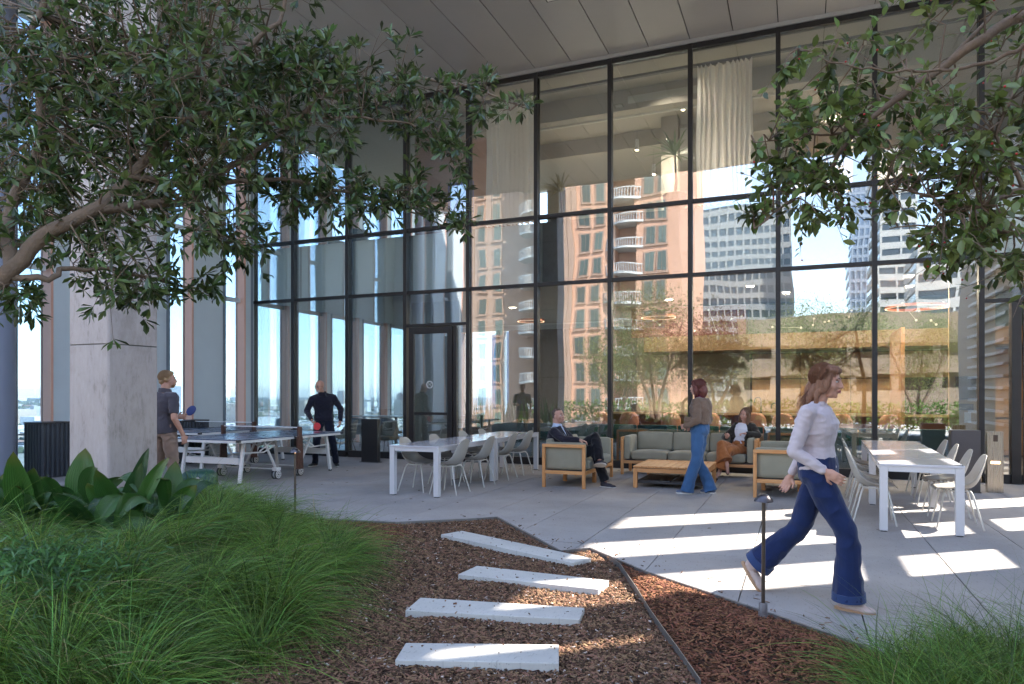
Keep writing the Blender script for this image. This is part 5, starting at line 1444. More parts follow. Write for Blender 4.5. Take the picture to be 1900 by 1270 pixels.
# ---- grass
def grass(name, label, centers, nb, Lr, m, seed, flow, width=.0032, droop=1.0, spread=.9):
    rng = np.random.default_rng(seed)
    C = np.repeat(centers, nb, 0); n = len(C)
    cs = np.repeat(rng.uniform(.6, 1.35, len(centers)), nb); cf = np.repeat(rng.normal(0, .42, (len(centers), 2)), nb, 0)
    az = rng.uniform(0, 6.28, n); el = rng.uniform(.25, 1.45, n) ** 1.0
    dirh = np.column_stack([np.cos(az), np.sin(az)]) * spread + np.array(flow)[None] * rng.uniform(.3, 1.2, (n, 1)) + cf
    L = rng.uniform(*Lr, n) * rng.choice([.6, .85, 1, 1, 1.15], n) * cs
    root = C[:, :2] + dirh * rng.uniform(0, .07, (n, 1)) + rng.normal(0, .03, (n, 2))
    z0 = C[:, 2]
    S = 6; t = np.linspace(0, 1, S)
    bend = rng.uniform(.5, 1.25, n) * droop
    # vertical rises then droops
    h = L[:, None] * (np.sin(el)[:, None] * t[None] - bend[:, None] * .55 * t[None] ** 2.2)
    r = L[:, None] * (np.cos(el)[:, None] * t[None] * .6 + .55 * bend[:, None] * t[None] ** 1.8)
    hn = np.linalg.norm(dirh, axis=1, keepdims=True); hn = np.where(hn < .2, .2, hn); dn = dirh / hn
    X = root[:, 0:1] + dn[:, 0:1] * r; Y = root[:, 1:2] + dn[:, 1:2] * r; Z = z0[:, None] + h
    side = rng.normal(0, .05, (n, 1)) * t[None] ** 2
    X += -dn[:, 1:2] * side; Y += dn[:, 0:1] * side
    Z = np.maximum(Z, z0[:, None] - .25 )
    wv = width * (1 - t ** 1.6 * .88)[None] * rng.uniform(.6, 1.3, (n, 1))
    ph = rng.uniform(0, 3.14, (n, 1))
    wx, wy, wz = -dn[:, 1:2] * np.cos(ph), dn[:, 0:1] * np.cos(ph), np.sin(ph) * .7
    A = np.stack([X - wx * wv, Y - wy * wv, Z - wz * wv], -1); B = np.stack([X + wx * wv, Y + wy * wv, Z + wz * wv], -1)
    Vv = np.stack([A, B], 2).reshape(n, S * 2, 3)
    F = np.array([(2 * i, 2 * i + 1, 2 * i + 3, 2 * i + 2) for i in range(S - 1)])[None] + (np.arange(n) * S * 2)[:, None, None]
    o = D.objects.new(name, npmesh(name, Vv.reshape(-1, 3), F.reshape(-1, 4), m)); COL.objects.link(o)
    tag(o, label, 'grass', kind='stuff'); return o
def centers_in(poly, step, seed, margin=.02, ylim=None):
    rng = np.random.default_rng(seed)
    xs = [p[0] for p in poly]; ys = [p[1] for p in poly]
    gx, gy = np.meshgrid(np.arange(min(xs), max(xs), step), np.arange(min(ys), max(ys), step))
    P = np.column_stack([gx.ravel(), gy.ravel()]) + rng.uniform(-step * .45, step * .45, (gx.size, 2))
    P = P[pip(P, poly) & (dist_poly(P, poly) > margin)]
    X = CT * P[:, 0] + ST * P[:, 1]; Y = -ST * P[:, 0] + CT * P[:, 1]
    P = P[(Y > 2.75) & (abs(X) < Y * .80 + .4) & (Y < 8.5)]
    return np.column_stack([P, ground_z(P) - .01])
M_GRASS = mat('sedge_blade', (0.095, 0.172, 0.032), 0.5, island=.6, hue=.03, sub=.3, spec=.3, var=.3, vscale=1.6)
M_STRAW = mat('straw_blade', (0.30, 0.23, 0.10), 0.6, island=.4, sub=.2)
CL = centers_in(BED_L, .31, 5, .20)
# keep the plants' patch free
PLP = [W(*p, .3) for p in ((-200, 985), (60, 985), (330, 985), (400, 955), (330, 930), (-200, 930))]
CL = CL[~((np.hypot(CL[:, 0] + 7.42, CL[:, 1] - 7.05) < .34))]
XL = CT * CL[:, 0] + ST * CL[:, 1]; YL = -ST * CL[:, 0] + CT * CL[:, 1]
behind = (YL > 5.6) & (XL / YL < -.46)
CL = CL[~behind]; CL = CL[~((np.hypot(CL[:, 0] + 6.9, CL[:, 1] - 6.75) < .42))]
grass('grass', 'lush drooping green sedge mound at lower left', CL, 560, (.30, .66), M_GRASS, 6, (.42, -.3), .0030)
grass('grass', 'dry straw blades through the green sedge at lower left', CL, 26, (.32, .62), M_STRAW, 7, (.55, -.35), .0024)
BED_R = [W(*p) for p in ((1660, 1245), (1740, 1220), (1850, 1205), (2000, 1200), (2300, 1300), (2200, 1700), (1690, 1500), (1620, 1290))]
CR = centers_in(BED_R, .17, 9, .0)
CR[:, 2] = np.maximum(CR[:, 2], -.02)
print('right clumps', len(CR))
grass('grass', 'loose wiry green grass clump at lower right', CR, 170, (.28, .50), M_GRASS, 10, (-.15, -.05), .0026, .75)
grass('grass', 'tall thin seed blades rising from the lower right grass', CR, 14, (.45, .72), M_GRASS, 12, (-.05, .05), .0018, .45)
grass('grass', 'straw coloured blades in the lower right grass', CR[::2], 22, (.25, .45), M_STRAW, 11, (-.2, 0), .0022)

# ---- broad leaves (cast iron plants)
M_BROAD = D.materials.new('broad_leaf'); M_BROAD.use_nodes = True
def broad():
    n, l = M_BROAD.node_tree.nodes, M_BROAD.node_tree.links
    b = n['Principled BSDF']; b.inputs['Roughness'].default_value = .33; b.inputs['Specular IOR Level'].default_value = .5
    uv = n.new('ShaderNodeUVMap'); sx = n.new('ShaderNodeSeparateXYZ'); l.new(uv.outputs[0], sx.inputs[0])
    mm = n.new('ShaderNodeMath'); mm.operation = 'MULTIPLY'; mm.inputs[1].default_value = 95; l.new(sx.outputs[0], mm.inputs[0])
    sn = n.new('ShaderNodeMath'); sn.operation = 'SINE'; l.new(mm.outputs[0], sn.inputs[0])
    oi = n.new('ShaderNodeObjectInfo')
    t = n.new('ShaderNodeTexNoise'); t.inputs['Scale'].default_value = 9; tc = n.new('ShaderNodeTexCoord'); l.new(tc.outputs['Object'], t.inputs['Vector'])
    cr = n.new('ShaderNodeValToRGB'); l.new(oi.outputs['Random'], cr.inputs[0])
    cr.color_ramp.elements[0].color = (.018, .055, .016, 1); cr.color_ramp.elements[1].color = (.045, .12, .02, 1)
    mx = n.new('ShaderNodeMix'); mx.data_type = 'RGBA'; mx.inputs[7].default_value = (.20, .15, .03, 1)
    r = n.new('ShaderNodeMapRange'); r.inputs['From Min'].default_value = .82; r.inputs['From Max'].default_value = 1.12; l.new(sx.outputs[1], r.inputs['Value'])
    mu = n.new('ShaderNodeMath'); mu.operation = 'MULTIPLY'; l.new(r.outputs[0], mu.inputs[0]); l.new(oi.outputs['Random'], mu.inputs[1])
    l.new(mu.outputs[0], mx.inputs[0]); l.new(cr.outputs[0], mx.inputs[6])
    hs = n.new('ShaderNodeHueSaturation'); l.new(mx.outputs[2], hs.inputs['Color'])
    mr = n.new('ShaderNodeMapRange'); mr.inputs['From Min'].default_value = -1; mr.inputs['To Min'].default_value = .82; mr.inputs['To Max'].default_value = 1.15; l.new(sn.outputs[0], mr.inputs['Value']); l.new(mr.outputs[0], hs.inputs['Value'])
    l.new(hs.outputs[0], b.inputs['Base Color'])
    bp = n.new('ShaderNodeBump'); bp.inputs['Strength'].default_value = .35; bp.inputs['Distance'].default_value = .003; l.new(sn.outputs[0], bp.inputs['Height']); l.new(bp.outputs[0], b.inputs['Normal'])
    tr = n.new('ShaderNodeBsdfTranslucent'); ms = n.new('ShaderNodeMixShader'); ms.inputs[0].default_value = .22
    l.new(hs.outputs[0], tr.inputs['Color']); l.new(b.outputs[0], ms.inputs[1]); l.new(tr.outputs[0], ms.inputs[2]); l.new(ms.outputs[0], n['Material Output'].inputs['Surface'])
broad()
def broad_leaf(par, base, tip, width, bow=.25, face=None, twist=0.0):
    base, tip = Vector(base), Vector(tip); d = tip - base; L = d.length; dn = d.normalized()
    face = Vector(face) if face else Vector((ST, -CT, .3))
    side = dn.cross(face).normalized(); nrm = side.cross(dn).normalized()
    rows = []; S = 12
    for i in range(S + 1):
        t = i / S
        s = t
        if s < .22: w = .012 + .0 * s
        else:
            q = (s - .22) / .78; w = .012 + width / 2 * (math.sin(math.pi * min(1, q ** .8)) ** .75) * (1 - .12 * q)
            if i == S: w = .002
        c = base + d * t + Vector((0, 0, 1)) * (bow * L * 4 * t * (1 - t) * .5) + nrm * (-.5 * bow * L * (t ** 2) * .3)
        tw = twist * t
        sd = side * math.cos(tw) + nrm * math.sin(tw); nn = nrm * math.cos(tw) - side * math.sin(tw)
        row = []
        for j in range(7):
            a = -1 + j / 3
            row.append(c + sd * (w * a) + nn * (w * .38 * abs(a) ** 1.3 + .006 * math.sin(a * 5 + t * 9) * (1 if .25 < t < .97 else 0)))
        rows.append(row)
    mb = MB().sheet(rows); me = mb.mesh('leaf', M_BROAD, 80)
    uvl = me.uv_layers.new(name='UVMap'); 
    uvs = np.zeros(len(me.loops) * 2, np.float32)
    vi = np.zeros(len(me.loops), np.int32); me.loops.foreach_get('vertex_index', vi)
    uvs[0::2] = (vi % 7) / 6; uvs[1::2] = (vi // 7) / S
    uvl.data.foreach_set('uv', uvs)
    o = D.objects.new('leaf', me); COL.objects.link(o); o.parent = par; return o
rb = random.Random(21)
PL = [ # plant centre px, depth
    ('broad dark-leaved plant at the left edge below the round column', 50, 6.0, [(25, 838, 52, .0), (60, 870, 40, .2), (5, 880, 45, .1), (150, 962, 44, .35), (30, 905, 40, .3), (88, 890, 26, .0), (-40, 870, 50, .1)]),
    ('broad dark-leaved plant in front of the concrete column', 135, 6.2, [(158, 832, 50, .05), (70, 888, 34, .4), (175, 872, 44, .3), (60, 925, 36, .5), (190, 905, 36, .4), (140, 905, 40, .3), (100, 905, 36, .4)]),
    ('broad dark-leaved plant around the glowing uplight', 228, 6.1, [(178, 872, 40, .05), (276, 832, 26, .0), (262, 860, 30, .05), (312, 850, 28, .1), (215, 905, 36, .45), (190, 915, 30, .3), (250, 935, 34, .6)]),
    ('broad dark-leaved plant beside the green utility cover', 300, 6.0, [(326, 856, 40, .02), (362, 902, 36, .2), (300, 890, 34, .1), (350, 925, 34, .3), (368, 888, 22, .45), (262, 905, 34, .3), (285, 925, 34, .5)]),
    ('broad dark-leaved plant low at the front of the leafy clump', 180, 5.7, [(215, 990, 46, .7), (140, 975, 40, .5), (255, 975, 40, .6), (100, 970, 40, .5), (195, 940, 34, .5), (290, 985, 34, .6)])]
for lab, px, Yd, lv in PL:
    b0 = at(px, 1000, Yd); g0_ = float(ground_z(np.array([[b0.x, b0.y]]))[0])
    t = thing('broadleaf_plant', lab, 'plant', (b0.x, b0.y, g0_))
    o3 = Vector((b0.x, b0.y, g0_))
    for (tx, ty, w, bow) in lv:
        tp = at(tx, ty, Yd + rb.uniform(-.35, .25)) - o3
        bs = Vector((rb.uniform(-.08, .08) + tp.x * .15, rb.uniform(-.08, .08), 0))
        broad_leaf(t, bs, tp, w * Yd / FPX * 1.0, bow, twist=rb.uniform(-.4, .4))
    for k in range(9):
        a = rb.uniform(0, 6.28); r_ = rb.uniform(.2, .5); hgt = rb.uniform(.15, .5)
        broad_leaf(t, (rb.uniform(-.1, .1), rb.uniform(-.1, .1), 0), (r_ * math.cos(a), r_ * math.sin(a), hgt), rb.uniform(.09, .13), rb.uniform(.2, .7), twist=rb.uniform(-.6, .6))
# small feathery ground cover at the left
fc = np.column_stack([np.random.default_rng(1).normal(0, 1, (1800, 2)), np.zeros(1800)])
b0 = at(70, 1150, 4.0)
FP = np.column_stack([b0.x + fc[:, 0] * .28, b0.y + fc[:, 1] * .22, np.zeros(1800)]); FP[:, 2] = ground_z(FP[:, :2]) + np.random.default_rng(2).uniform(.1, .36, 1800)
o = D.objects.new('feathery_groundcover', leaves_mesh('feathery_groundcover', FP, .07, mat('feathery_leaf', (.05, .13, .035), .55, island=.4, sub=.3), 5, leaf=LEAF6 * np.array([.45, 1, 1]))); COL.objects.link(o)
tag(o, 'feathery green ground cover in front of the sedge at far left', 'plant', kind='stuff')

# ================================================================ the two trees that reach into the picture
def orient(dirs, rng, upw=1.0):
    d = dirs / np.linalg.norm(dirs, axis=1, keepdims=True)
    up = np.zeros_like(d); up[:, 2] = upw; up += rng.normal(0, .55, d.shape)
    z = up - d * np.sum(up * d, 1, keepdims=True); z /= np.linalg.norm(z, axis=1, keepdims=True)
    x = np.cross(d, z)
    return np.stack([x, d, z], 2)
OBL = np.array([(0, 0, 0), (-.085, .35, .02), (0, .4, -.01), (.085, .35, .02), (-.145, .7, .035), (0, .72, -.01), (.145, .7, .035), (0, 1, -.05)])
ELL = np.array([(0, 0, 0), (-.20, .30, .035), (0, .33, -.01), (.20, .30, .035), (-.21, .62, .04), (0, .66, -.02), (.21, .62, .04), (0, 1, -.09)])
def grow(name, label, trunk, branches, regions, leaf, lsize, per, seed, mleaf, mbark, subn, base, whorl=True, berries=None, extra=None):
    rng = np.random.default_rng(seed); rg = random.Random(seed)
    t = thing(name, label, 'tree', base)
    o3 = Vector(base)
    tm = MB().tube([Vector(p) - o3 for p, _ in trunk], [r for _, r in trunk], 14)
    tm.build('trunk', mbark, t, smooth=60)
    bpts = []
    for pts, r0, r1 in branches:
        P = [at(*p) for p in pts]
        # smooth by subdividing with a little wobble
        Q = []
        for i in range(len(P) - 1):
            for k in range(4):
                s = k / 4; q = P[i].lerp(P[i + 1], s); Q.append(q + Vector((rg.uniform(-1, 1), rg.uniform(-1, 1), rg.uniform(-1, 1))) * .008)
        Q.append(P[-1])
        rr = [r0 + (r1 - r0) * (i / (len(Q) - 1)) for i in range(len(Q))]
        MB().tube([q - o3 for q in Q], rr, 9).build('branch', mbark, t, smooth=60)
        bpts += [(q, r) for q, r in zip(Q, rr)]
    BP = np.array([tuple(q) for q, _ in bpts])
    tw = MB(); LPs = []; LD = []; BR = []
    for poly, y0, y1, nsub, sg in regions:
        xs = [p[0] for p in poly]; ys = [p[1] for p in poly]; cnt = 0
        while cnt < nsub:
            c = np.array([[rng.uniform(min(xs), max(xs)), rng.uniform(min(ys), max(ys))]])
            if not pip(c, poly)[0]: continue
            cnt += 1
            Yd = rng.uniform(y0, y1); C = at(c[0, 0], c[0, 1], Yd)
            dd = np.linalg.norm(BP - np.array(C), axis=1); j = int(np.argmin(dd)); B = Vector(BP[j])
            if (C - B).length > .9: B = C + (B - C).normalized() * .9
            mid = B.lerp(C, .5) + Vector((rg.uniform(-.05, .05), rg.uniform(-.05, .05), rg.uniform(-.02, .07)))
            tw.tube([B - o3, mid - o3, C - o3], [.0045, .0035, .002], 4, cap=False)
            out = (C - B).normalized() if (C - B).length > .02 else Vector((rg.uniform(-1, 1), rg.uniform(-1, 1), .2)).normalized()
            for k in range(per):
                tipv = C + (out * rg.uniform(-.02, .14) + Vector((rg.gauss(0, sg), rg.gauss(0, sg), rg.gauss(0, sg * .8))))
                tw.tube([C - o3, C.lerp(tipv, .6) + Vector((0, 0, .01)) - o3, tipv - o3], [.002, .0016, .001], 3, cap=False)
                td = (tipv - C); td = td.normalized() if td.length > 1e-3 else out
                nl = rg.randint(6, 9) if whorl else rg.randint(5, 8)
                for q in range(nl):
                    rnd = Vector((rg.gauss(0, 1), rg.gauss(0, 1), rg.gauss(0, 1)))
                    perp = (rnd - td * rnd.dot(td)).normalized()
                    if whorl:
                        dv = (td * rg.uniform(.3, .9) + perp * rg.uniform(.5, 1) + Vector((0, 0, -.08))); pos = tipv - td * rg.uniform(0, .012)
                    else:
                        dv = td * .5 + perp + Vector((0, 0, -.3)); pos = C.lerp(tipv, q / nl)
                    LPs.append(tuple(pos - o3)); LD.append(tuple(dv))
                if berries and rg.random() < berries: BR.append(tipv - o3 + Vector((rg.uniform(-.02, .02), rg.uniform(-.02, .02), rg.uniform(-.03, .0))))
    tw.build('twigs', mbark, t)['kind'] = 'stuff'
    LPs = np.array(LPs); LD = np.array(LD); n = len(LPs)
    Rm = orient(LD, rng)
    s = lsize * rng.uniform(.65, 1.25, n)
    # nearest-looking, in-frame leaves become objects of their own
    Pw = LPs + np.array(base); X = CT * Pw[:, 0] + ST * Pw[:, 1]; Y = -ST * Pw[:, 0] + CT * Pw[:, 1]
    px = 950 + FPX * X / Y; py = HOR - FPX * (Pw[:, 2] - EYE) / Y
    vis = (px > 0) & (px < 1900) & (py > 0) & (py < 1270)
    score = np.where(vis, s / Y, 0); order = np.argsort(-score); big = order[:300]; rest = order[300:]
    lm = MB().add([tuple(p) for p in leaf], [tuple(f) for f in LF]).mesh('leaf', mleaf, 60)
    for i in big:
        M4 = Matrix.Translation(Vector(LPs[i])) @ Matrix([list(r) for r in Rm[i]]).to_4x4() @ Matrix.Scale(float(s[i]), 4)
        o = D.objects.new('leaf', lm); COL.objects.link(o); o.parent = t; o.matrix_local = M4
    Vv = np.einsum('nij,kj->nki', Rm[rest], leaf) * s[rest][:, None, None] + LPs[rest][:, None, :]
    F = LF[None] + (np.arange(len(rest)) * len(leaf))[:, None, None]
    o = D.objects.new('foliage', npmesh('foliage', Vv.reshape(-1, 3), F.reshape(-1, 3), mleaf, 3)); COL.objects.link(o); o.parent = t; o['kind'] = 'stuff'
    if BR:
        bmsh = MB().lathe([(.0005, -.0045), (.0038, -.003), (.0048, 0), (.0038, .003), (.0005, .0045)], 8, cap=False).mesh('berry', mat('red_berry', (.35, .012, .01), .35), 60)
        for p in BR[:120]: inst('berry', bmsh, t, p)
    print(name, 'leaves', n, 'berries', len(BR))
    return t
M_BARK = mat('branch_bark', (0.13, 0.085, 0.055), .85, var=.3, vscale=25, bump=.6, bscale=70)
M_LEAFL = mat('glossy_leaf', (0.052, 0.082, 0.022), .34, island=.6, hue=.035, sub=.28, spec=.55)
M_LEAFR = mat('holly_leaf', (0.085, 0.12, 0.03), .40, island=.6, hue=.03, sub=.3, spec=.5)
lb = [([(-260, 780, 3.1), (-60, 600, 3.0), (20, 505, 2.95), (95, 425, 3.0), (180, 388, 3.05), (240, 330, 3.2), (330, 240, 3.4), (385, 200, 3.5), (420, 120, 3.5), (520, 40, 3.6), (545, -60, 3.6)], .040, .008),
      ([(180, 388, 3.05), (330, 375, 3.3), (460, 290, 3.6), (600, 180, 3.8), (760, 140, 3.9), (880, 165, 4.0), (985, 205, 4.05)], .022, .003),
      ([(20, 515, 2.95), (90, 517, 3.0), (118, 498, 3.05), (200, 500, 3.2), (330, 530, 3.4), (388, 550, 3.4)], .016, .003),
      ([(240, 330, 3.2), (360, 345, 3.4), (520, 330, 3.6), (700, 370, 3.8), (860, 432, 3.9)], .018, .003),
      ([(20, 505, 2.95), (10, 400, 3.1), (80, 250, 3.3), (60, 60, 3.3), (120, -80, 3.3)], .03, .01),
      ([(330, 240, 3.4), (380, 100, 3.3), (240, 100, 3.2), (120, 110, 3.2)], .015, .004),
      ([(385, 200, 3.5), (500, 230, 3.5), (640, 215, 3.6), (760, 230, 3.7), (850, 285, 3.8)], .012, .003),
      ([(-60, 600, 3.0), (-50, 400, 2.8), (-250, 200, 2.7), (-300, 0, 2.8)], .03, .01)]
REG_L = [([(-150, -150), (600, -150), (530, 20), (440, 130), (560, 90), (620, 180), (560, 300), (450, 330), (400, 420), (320, 450), (270, 500), (190, 525), (120, 490), (40, 530), (-150, 560)], 2.8, 3.9, 235, .07),
         ([(0, 60), (420, 80), (430, 330), (250, 400), (0, 470)], 3.0, 4.2, 165, .08),
         ([(420, 110), (560, 75), (700, 95), (770, 125), (870, 160), (860, 235), (740, 215), (640, 225), (600, 290), (500, 330), (420, 330)], 3.4, 4.0, 78, .055),
         ([(450, 320), (600, 330), (770, 345), (800, 385), (700, 395), (560, 385), (470, 370)], 3.5, 3.9, 36, .05),
         ([(780, 375), (860, 400), (865, 430), (820, 420)], 3.8, 3.9, 5, .03),
         ([(860, 150), (930, 165), (985, 190), (975, 215), (880, 190)], 3.9, 4.05, 6, .03),
         ([(730, 220), (800, 230), (860, 275), (850, 305), (760, 255)], 3.6, 3.9, 12, .045),
         ([(180, 500), (330, 500), (320, 535), (240, 550)], 3.1, 3.4, 10, .045), ([(330, 525), (395, 545), (380, 560), (330, 540)], 3.3, 3.4, 3, .03),
         ([(370, 390), (470, 380), (450, 460), (400, 480)], 3.4, 3.6, 11, .045), ([(0, 530), (60, 525), (50, 565), (20, 560)], 2.9, 3.1, 5, .03),
         ([(-900, -500), (500, -450), (300, -150), (-150, -100), (-150, 590), (-700, 500)], 2.4, 4.0, 110, .12)]
tb0 = at(-330, 900, 3.15); tb0.z = 0.1
grow('evergreen_tree', 'dark evergreen tree reaching in from the left over the column', [((tb0.x, tb0.y, 0.05), .09), ((tb0.x + .02, tb0.y, .6), .075), (tuple(at(-330, 850, 3.12)), .07), (tuple(at(-260, 780, 3.1)), .064)],
     lb, REG_L, OBL, .062, 6, 31, M_LEAFL, M_BARK, 0, (tb0.x, tb0.y, 0.05))
rbn = [([(2250, -150, 3.0), (2050, -50, 3.0), (1900, 30, 3.05), (1800, 85, 3.05), (1745, 128, 3.1), (1660, 185, 3.1), (1586, 248, 3.15), (1530, 330, 3.2), (1470, 370, 3.2), (1400, 425, 3.2)], .030, .003),
       ([(2050, -50, 3.0), (1990, 60, 3.0), (1900, 88, 3.0), (1840, 113, 3.0), (1778, 127, 3.0), (1700, 132, 3.0), (1633, 133, 3.0), (1560, 120, 3.0), (1480, 90, 3.0)], .012, .002),
       ([(2250, 150, 3.0), (2050, 290, 2.9), (1900, 352, 2.9), (1820, 381, 2.9), (1752, 396, 2.95), (1725, 360, 3.0), (1640, 350, 3.0)], .018, .003),
       ([(2250, 150, 3.0), (2050, 380, 3.0), (1900, 432, 3.0), (1810, 420, 3.0), (1720, 418, 3.05), (1650, 425, 3.1)], .014, .002),
       ([(1745, 128, 3.1), (1850, 20, 3.1), (1740, -60, 3.1)], .012, .004), ([(1586, 248, 3.15), (1500, 250, 3.2), (1400, 265, 3.2)], .007, .002), ([(1900, 352, 2.9), (1850, 250, 2.9), (1900, 120, 2.9)], .01, .004)]
REG_R = [([(1470, 60), (1560, 60), (1620, 130), (1640, 200), (1590, 250), (1480, 240), (1430, 110)], 3.0, 3.35, 15, .05),
         ([(1400, 190), (1600, 170), (1620, 320), (1560, 370), (1400, 300)], 3.0, 3.4, 36, .055),
         ([(1430, 310), (1600, 300), (1580, 380), (1500, 415), (1420, 400)], 3.1, 3.3, 22, .045), ([(1385, 370), (1450, 380), (1430, 430), (1385, 425)], 3.15, 3.25, 3, .025),
         ([(1600, 60), (1900, 0), (1900, 300), (1640, 300)], 2.9, 3.4, 16, .06),
         ([(1700, 190), (1900, 170), (1900, 470), (1780, 440), (1640, 400), (1630, 330)], 2.7, 3.3, 62, .07),
         ([(1640, 390), (1780, 400), (1900, 480), (1900, 530), (1800, 500), (1700, 440)], 2.8, 3.2, 26, .05),
         ([(1600, -100), (1900, -100), (1900, 60), (1760, 60), (1680, 20)], 2.9, 3.4, 20, .06),
         ([(1900, -200), (2400, -300), (2400, 700), (1900, 520)], 2.5, 3.6, 120, .12)]
tb1 = at(2330, 900, 3.05)
grow('berry_tree', 'thin-branched tree with small red berries reaching in from the upper right', [((tb1.x, tb1.y, -.03), .07), (tuple(at(2330, 500, 3.05)), .06), (tuple(at(2280, 150, 3.0)), .045), (tuple(at(2250, -150, 3.0)), .034)],
     rbn, REG_R, ELL, .058, 3, 33, M_LEAFR, M_BARK, 0, (tb1.x, tb1.y, -.03), whorl=False, berries=.12)
# ================================================================ people
def cap(mb, p0, r0, p1, r1, n=14):
    p0, p1 = Vector(p0), Vector(p1); d = p1 - p0; L = d.length; dn = d.normalized() if L > 1e-6 else Vector((0, 0, 1))
    pts, rs = [], []
    for k in range(4): a = math.pi / 2 * (k + .15) / 4; pts.append(p0 - dn * r0 * math.cos(a)); rs.append(r0 * math.sin(a))
    pts.append(p0); rs.append(r0); pts.append(p1); rs.append(r1)
    for k in range(3, -1, -1): a = math.pi / 2 * (k + .15) / 4; pts.append(p1 + dn * r1 * math.cos(a)); rs.append(r1 * math.sin(a))
    mb.tube(pts, rs, n)
def ell(mb, c, r, axes=None, n=16, m=10):
    c = Vector(c); ax = axes or (Vector((1, 0, 0)), Vector((0, 1, 0)), Vector((0, 0, 1)))
    vs = []; fs = []
    for i in range(1, m):
        th_ = math.pi * i / m
        for j in range(n):
            a = 2 * math.pi * j / n
            vs.append(c + ax[0] * r[0] * math.sin(th_) * math.cos(a) + ax[1] * r[1] * math.sin(th_) * math.sin(a) + ax[2] * r[2] * math.cos(th_))
    t, b = len(vs), len(vs) + 1; vs += [c + ax[2] * r[2], c - ax[2] * r[2]]
    for i in range(m - 2):
        for j in range(n):
            a, b_ = i * n + j, i * n + (j + 1) % n; fs.append((a, a + n, b_ + n, b_))
    for j in range(n):
        fs.append((t, j, (j + 1) % n)); fs.append((b, (m - 2) * n + (j + 1) % n, (m - 2) * n + j))
    mb.add(vs, fs)
def loft(mb, rings, n=24, p=2.4):
    vs = []
    for c, x, y, rx, ry in rings:
        c = Vector(c)
        for j in range(n):
            a = 2 * math.pi * j / n; ca, sa = math.cos(a), math.sin(a)
            vs.append(c + x * rx * math.copysign(abs(ca) ** (2 / p), ca) + y * ry * math.copysign(abs(sa) ** (2 / p), sa))
    fs = []
    for i in range(len(rings) - 1):
        for j in range(n):
            a, b = i * n + j, i * n + (j + 1) % n; fs.append((a, b, b + n, a + n))
    fs.append(tuple(reversed(range(n)))); fs.append(tuple((len(rings) - 1) * n + j for j in range(n)))
    mb.add(vs, fs)
def blob(name, mb, m, parent, vox=.007, it=3, wr=0.0, wscale=14, stretch=(1, 1, 1), seed=0, strand=0.0):
    me = mb.mesh(name, m); o = D.objects.new(name, me); COL.objects.link(o)
    md = o.modifiers.new('r', 'REMESH'); md.mode = 'VOXEL'; md.voxel_size = vox
    md = o.modifiers.new('s', 'SMOOTH'); md.factor = .5; md.iterations = it
    dg = bpy.context.evaluated_depsgraph_get()
    me2 = D.meshes.new_from_object(o.evaluated_get(dg)); me2.name = name
    o.modifiers.clear(); o.data = me2
    if not me2.materials: me2.materials.append(m)
    n = len(me2.vertices)
    if wr or strand:
        co = np.zeros(n * 3, np.float32); me2.vertices.foreach_get('co', co); co = co.reshape(-1, 3)
        nn = np.zeros(n * 3, np.float32); me2.vertices.foreach_get('normal', nn); nn = nn.reshape(-1, 3)
        dsp = np.empty(n)
        S = Vector(stretch) * wscale; off = Vector((seed * 3.1, seed * 1.7, 0))
        for i in range(n):
            q = Vector(co[i]); a = noise.noise(Vector((q.x * S.x, q.y * S.y, q.z * S.z)) + off)
            b = noise.noise(Vector((q.x * S.x * 2.3, q.y * S.y * 2.3, q.z * S.z * 1.7)) - off)
            dsp[i] = wr * (1 - abs(a) * 3.0) + wr * .45 * b
        co += nn * dsp[:, None].astype(np.float32)
        me2.vertices.foreach_set('co', co.ravel())
    me2.shade_smooth(); me2.update(); o.parent = parent
    return o
V3 = Vector
def hand(mb, wrist, d, palm, curl=.4, thumb=1, s=1.0, spread=1.0):
    # d: direction of the fingers, palm: direction the palm faces, thumb: +1/-1 side along d x palm
    d = V3(d).normalized(); palm = V3(palm); palm = (palm - d * palm.dot(d)).normalized(); side = d.cross(palm).normalized() * thumb
    w = V3(wrist)
    ell(mb, w + d * .048 * s, (.041 * s, .052 * s, .016 * s), (side, d, palm))
    cap(mb, w - d * .01, .024 * s, w + d * .03 * s, .022 * s)
    for k, (off, L) in enumerate(((.031, .068), (.0105, .078), (-.0105, .072), (-.031, .056))):
        b = w + d * .088 * s + side * off * s * spread; cur = d; p = b - d * .02; ax = side
        dirk = (d + side * off * 2.2 * spread).normalized()
        seg = [L * .45 * s, L * .32 * s, L * .25 * s]; r = [.0095 * s, .0086 * s, .0078 * s, .0068 * s]
        ang = 0
        for j in range(3):
            ang += curl * (.7 if j == 0 else 1.0)
            v = dirk * math.cos(ang) + palm * math.sin(ang); q = b + v * seg[j]
            cap(mb, p if j == 0 else b, r[j], q, r[j + 1], 8); b = q
    tb = w + d * .03 * s + side * .028 * s
    t1 = tb + (side * .8 + d * .6 + palm * .35).normalized() * .038 * s; t2 = t1 + (side * .25 + d * .9 + palm * .5).normalized() * .032 * s
    cap(mb, w + d * .02 * s + side * .015 * s, .015 * s, t1, .0115 * s, 8); cap(mb, t1, .0112 * s, t2, .009 * s, 8)
def basis(f, up=(0, 0, 1), roll=0.0):
    f = V3(f).normalized(); up = V3(up); r = f.cross(up).normalized(); u = r.cross(f)
    if roll: r, u = r * math.cos(roll) + u * math.sin(roll), u * math.cos(roll) - r * math.sin(roll)
    return r, f, u
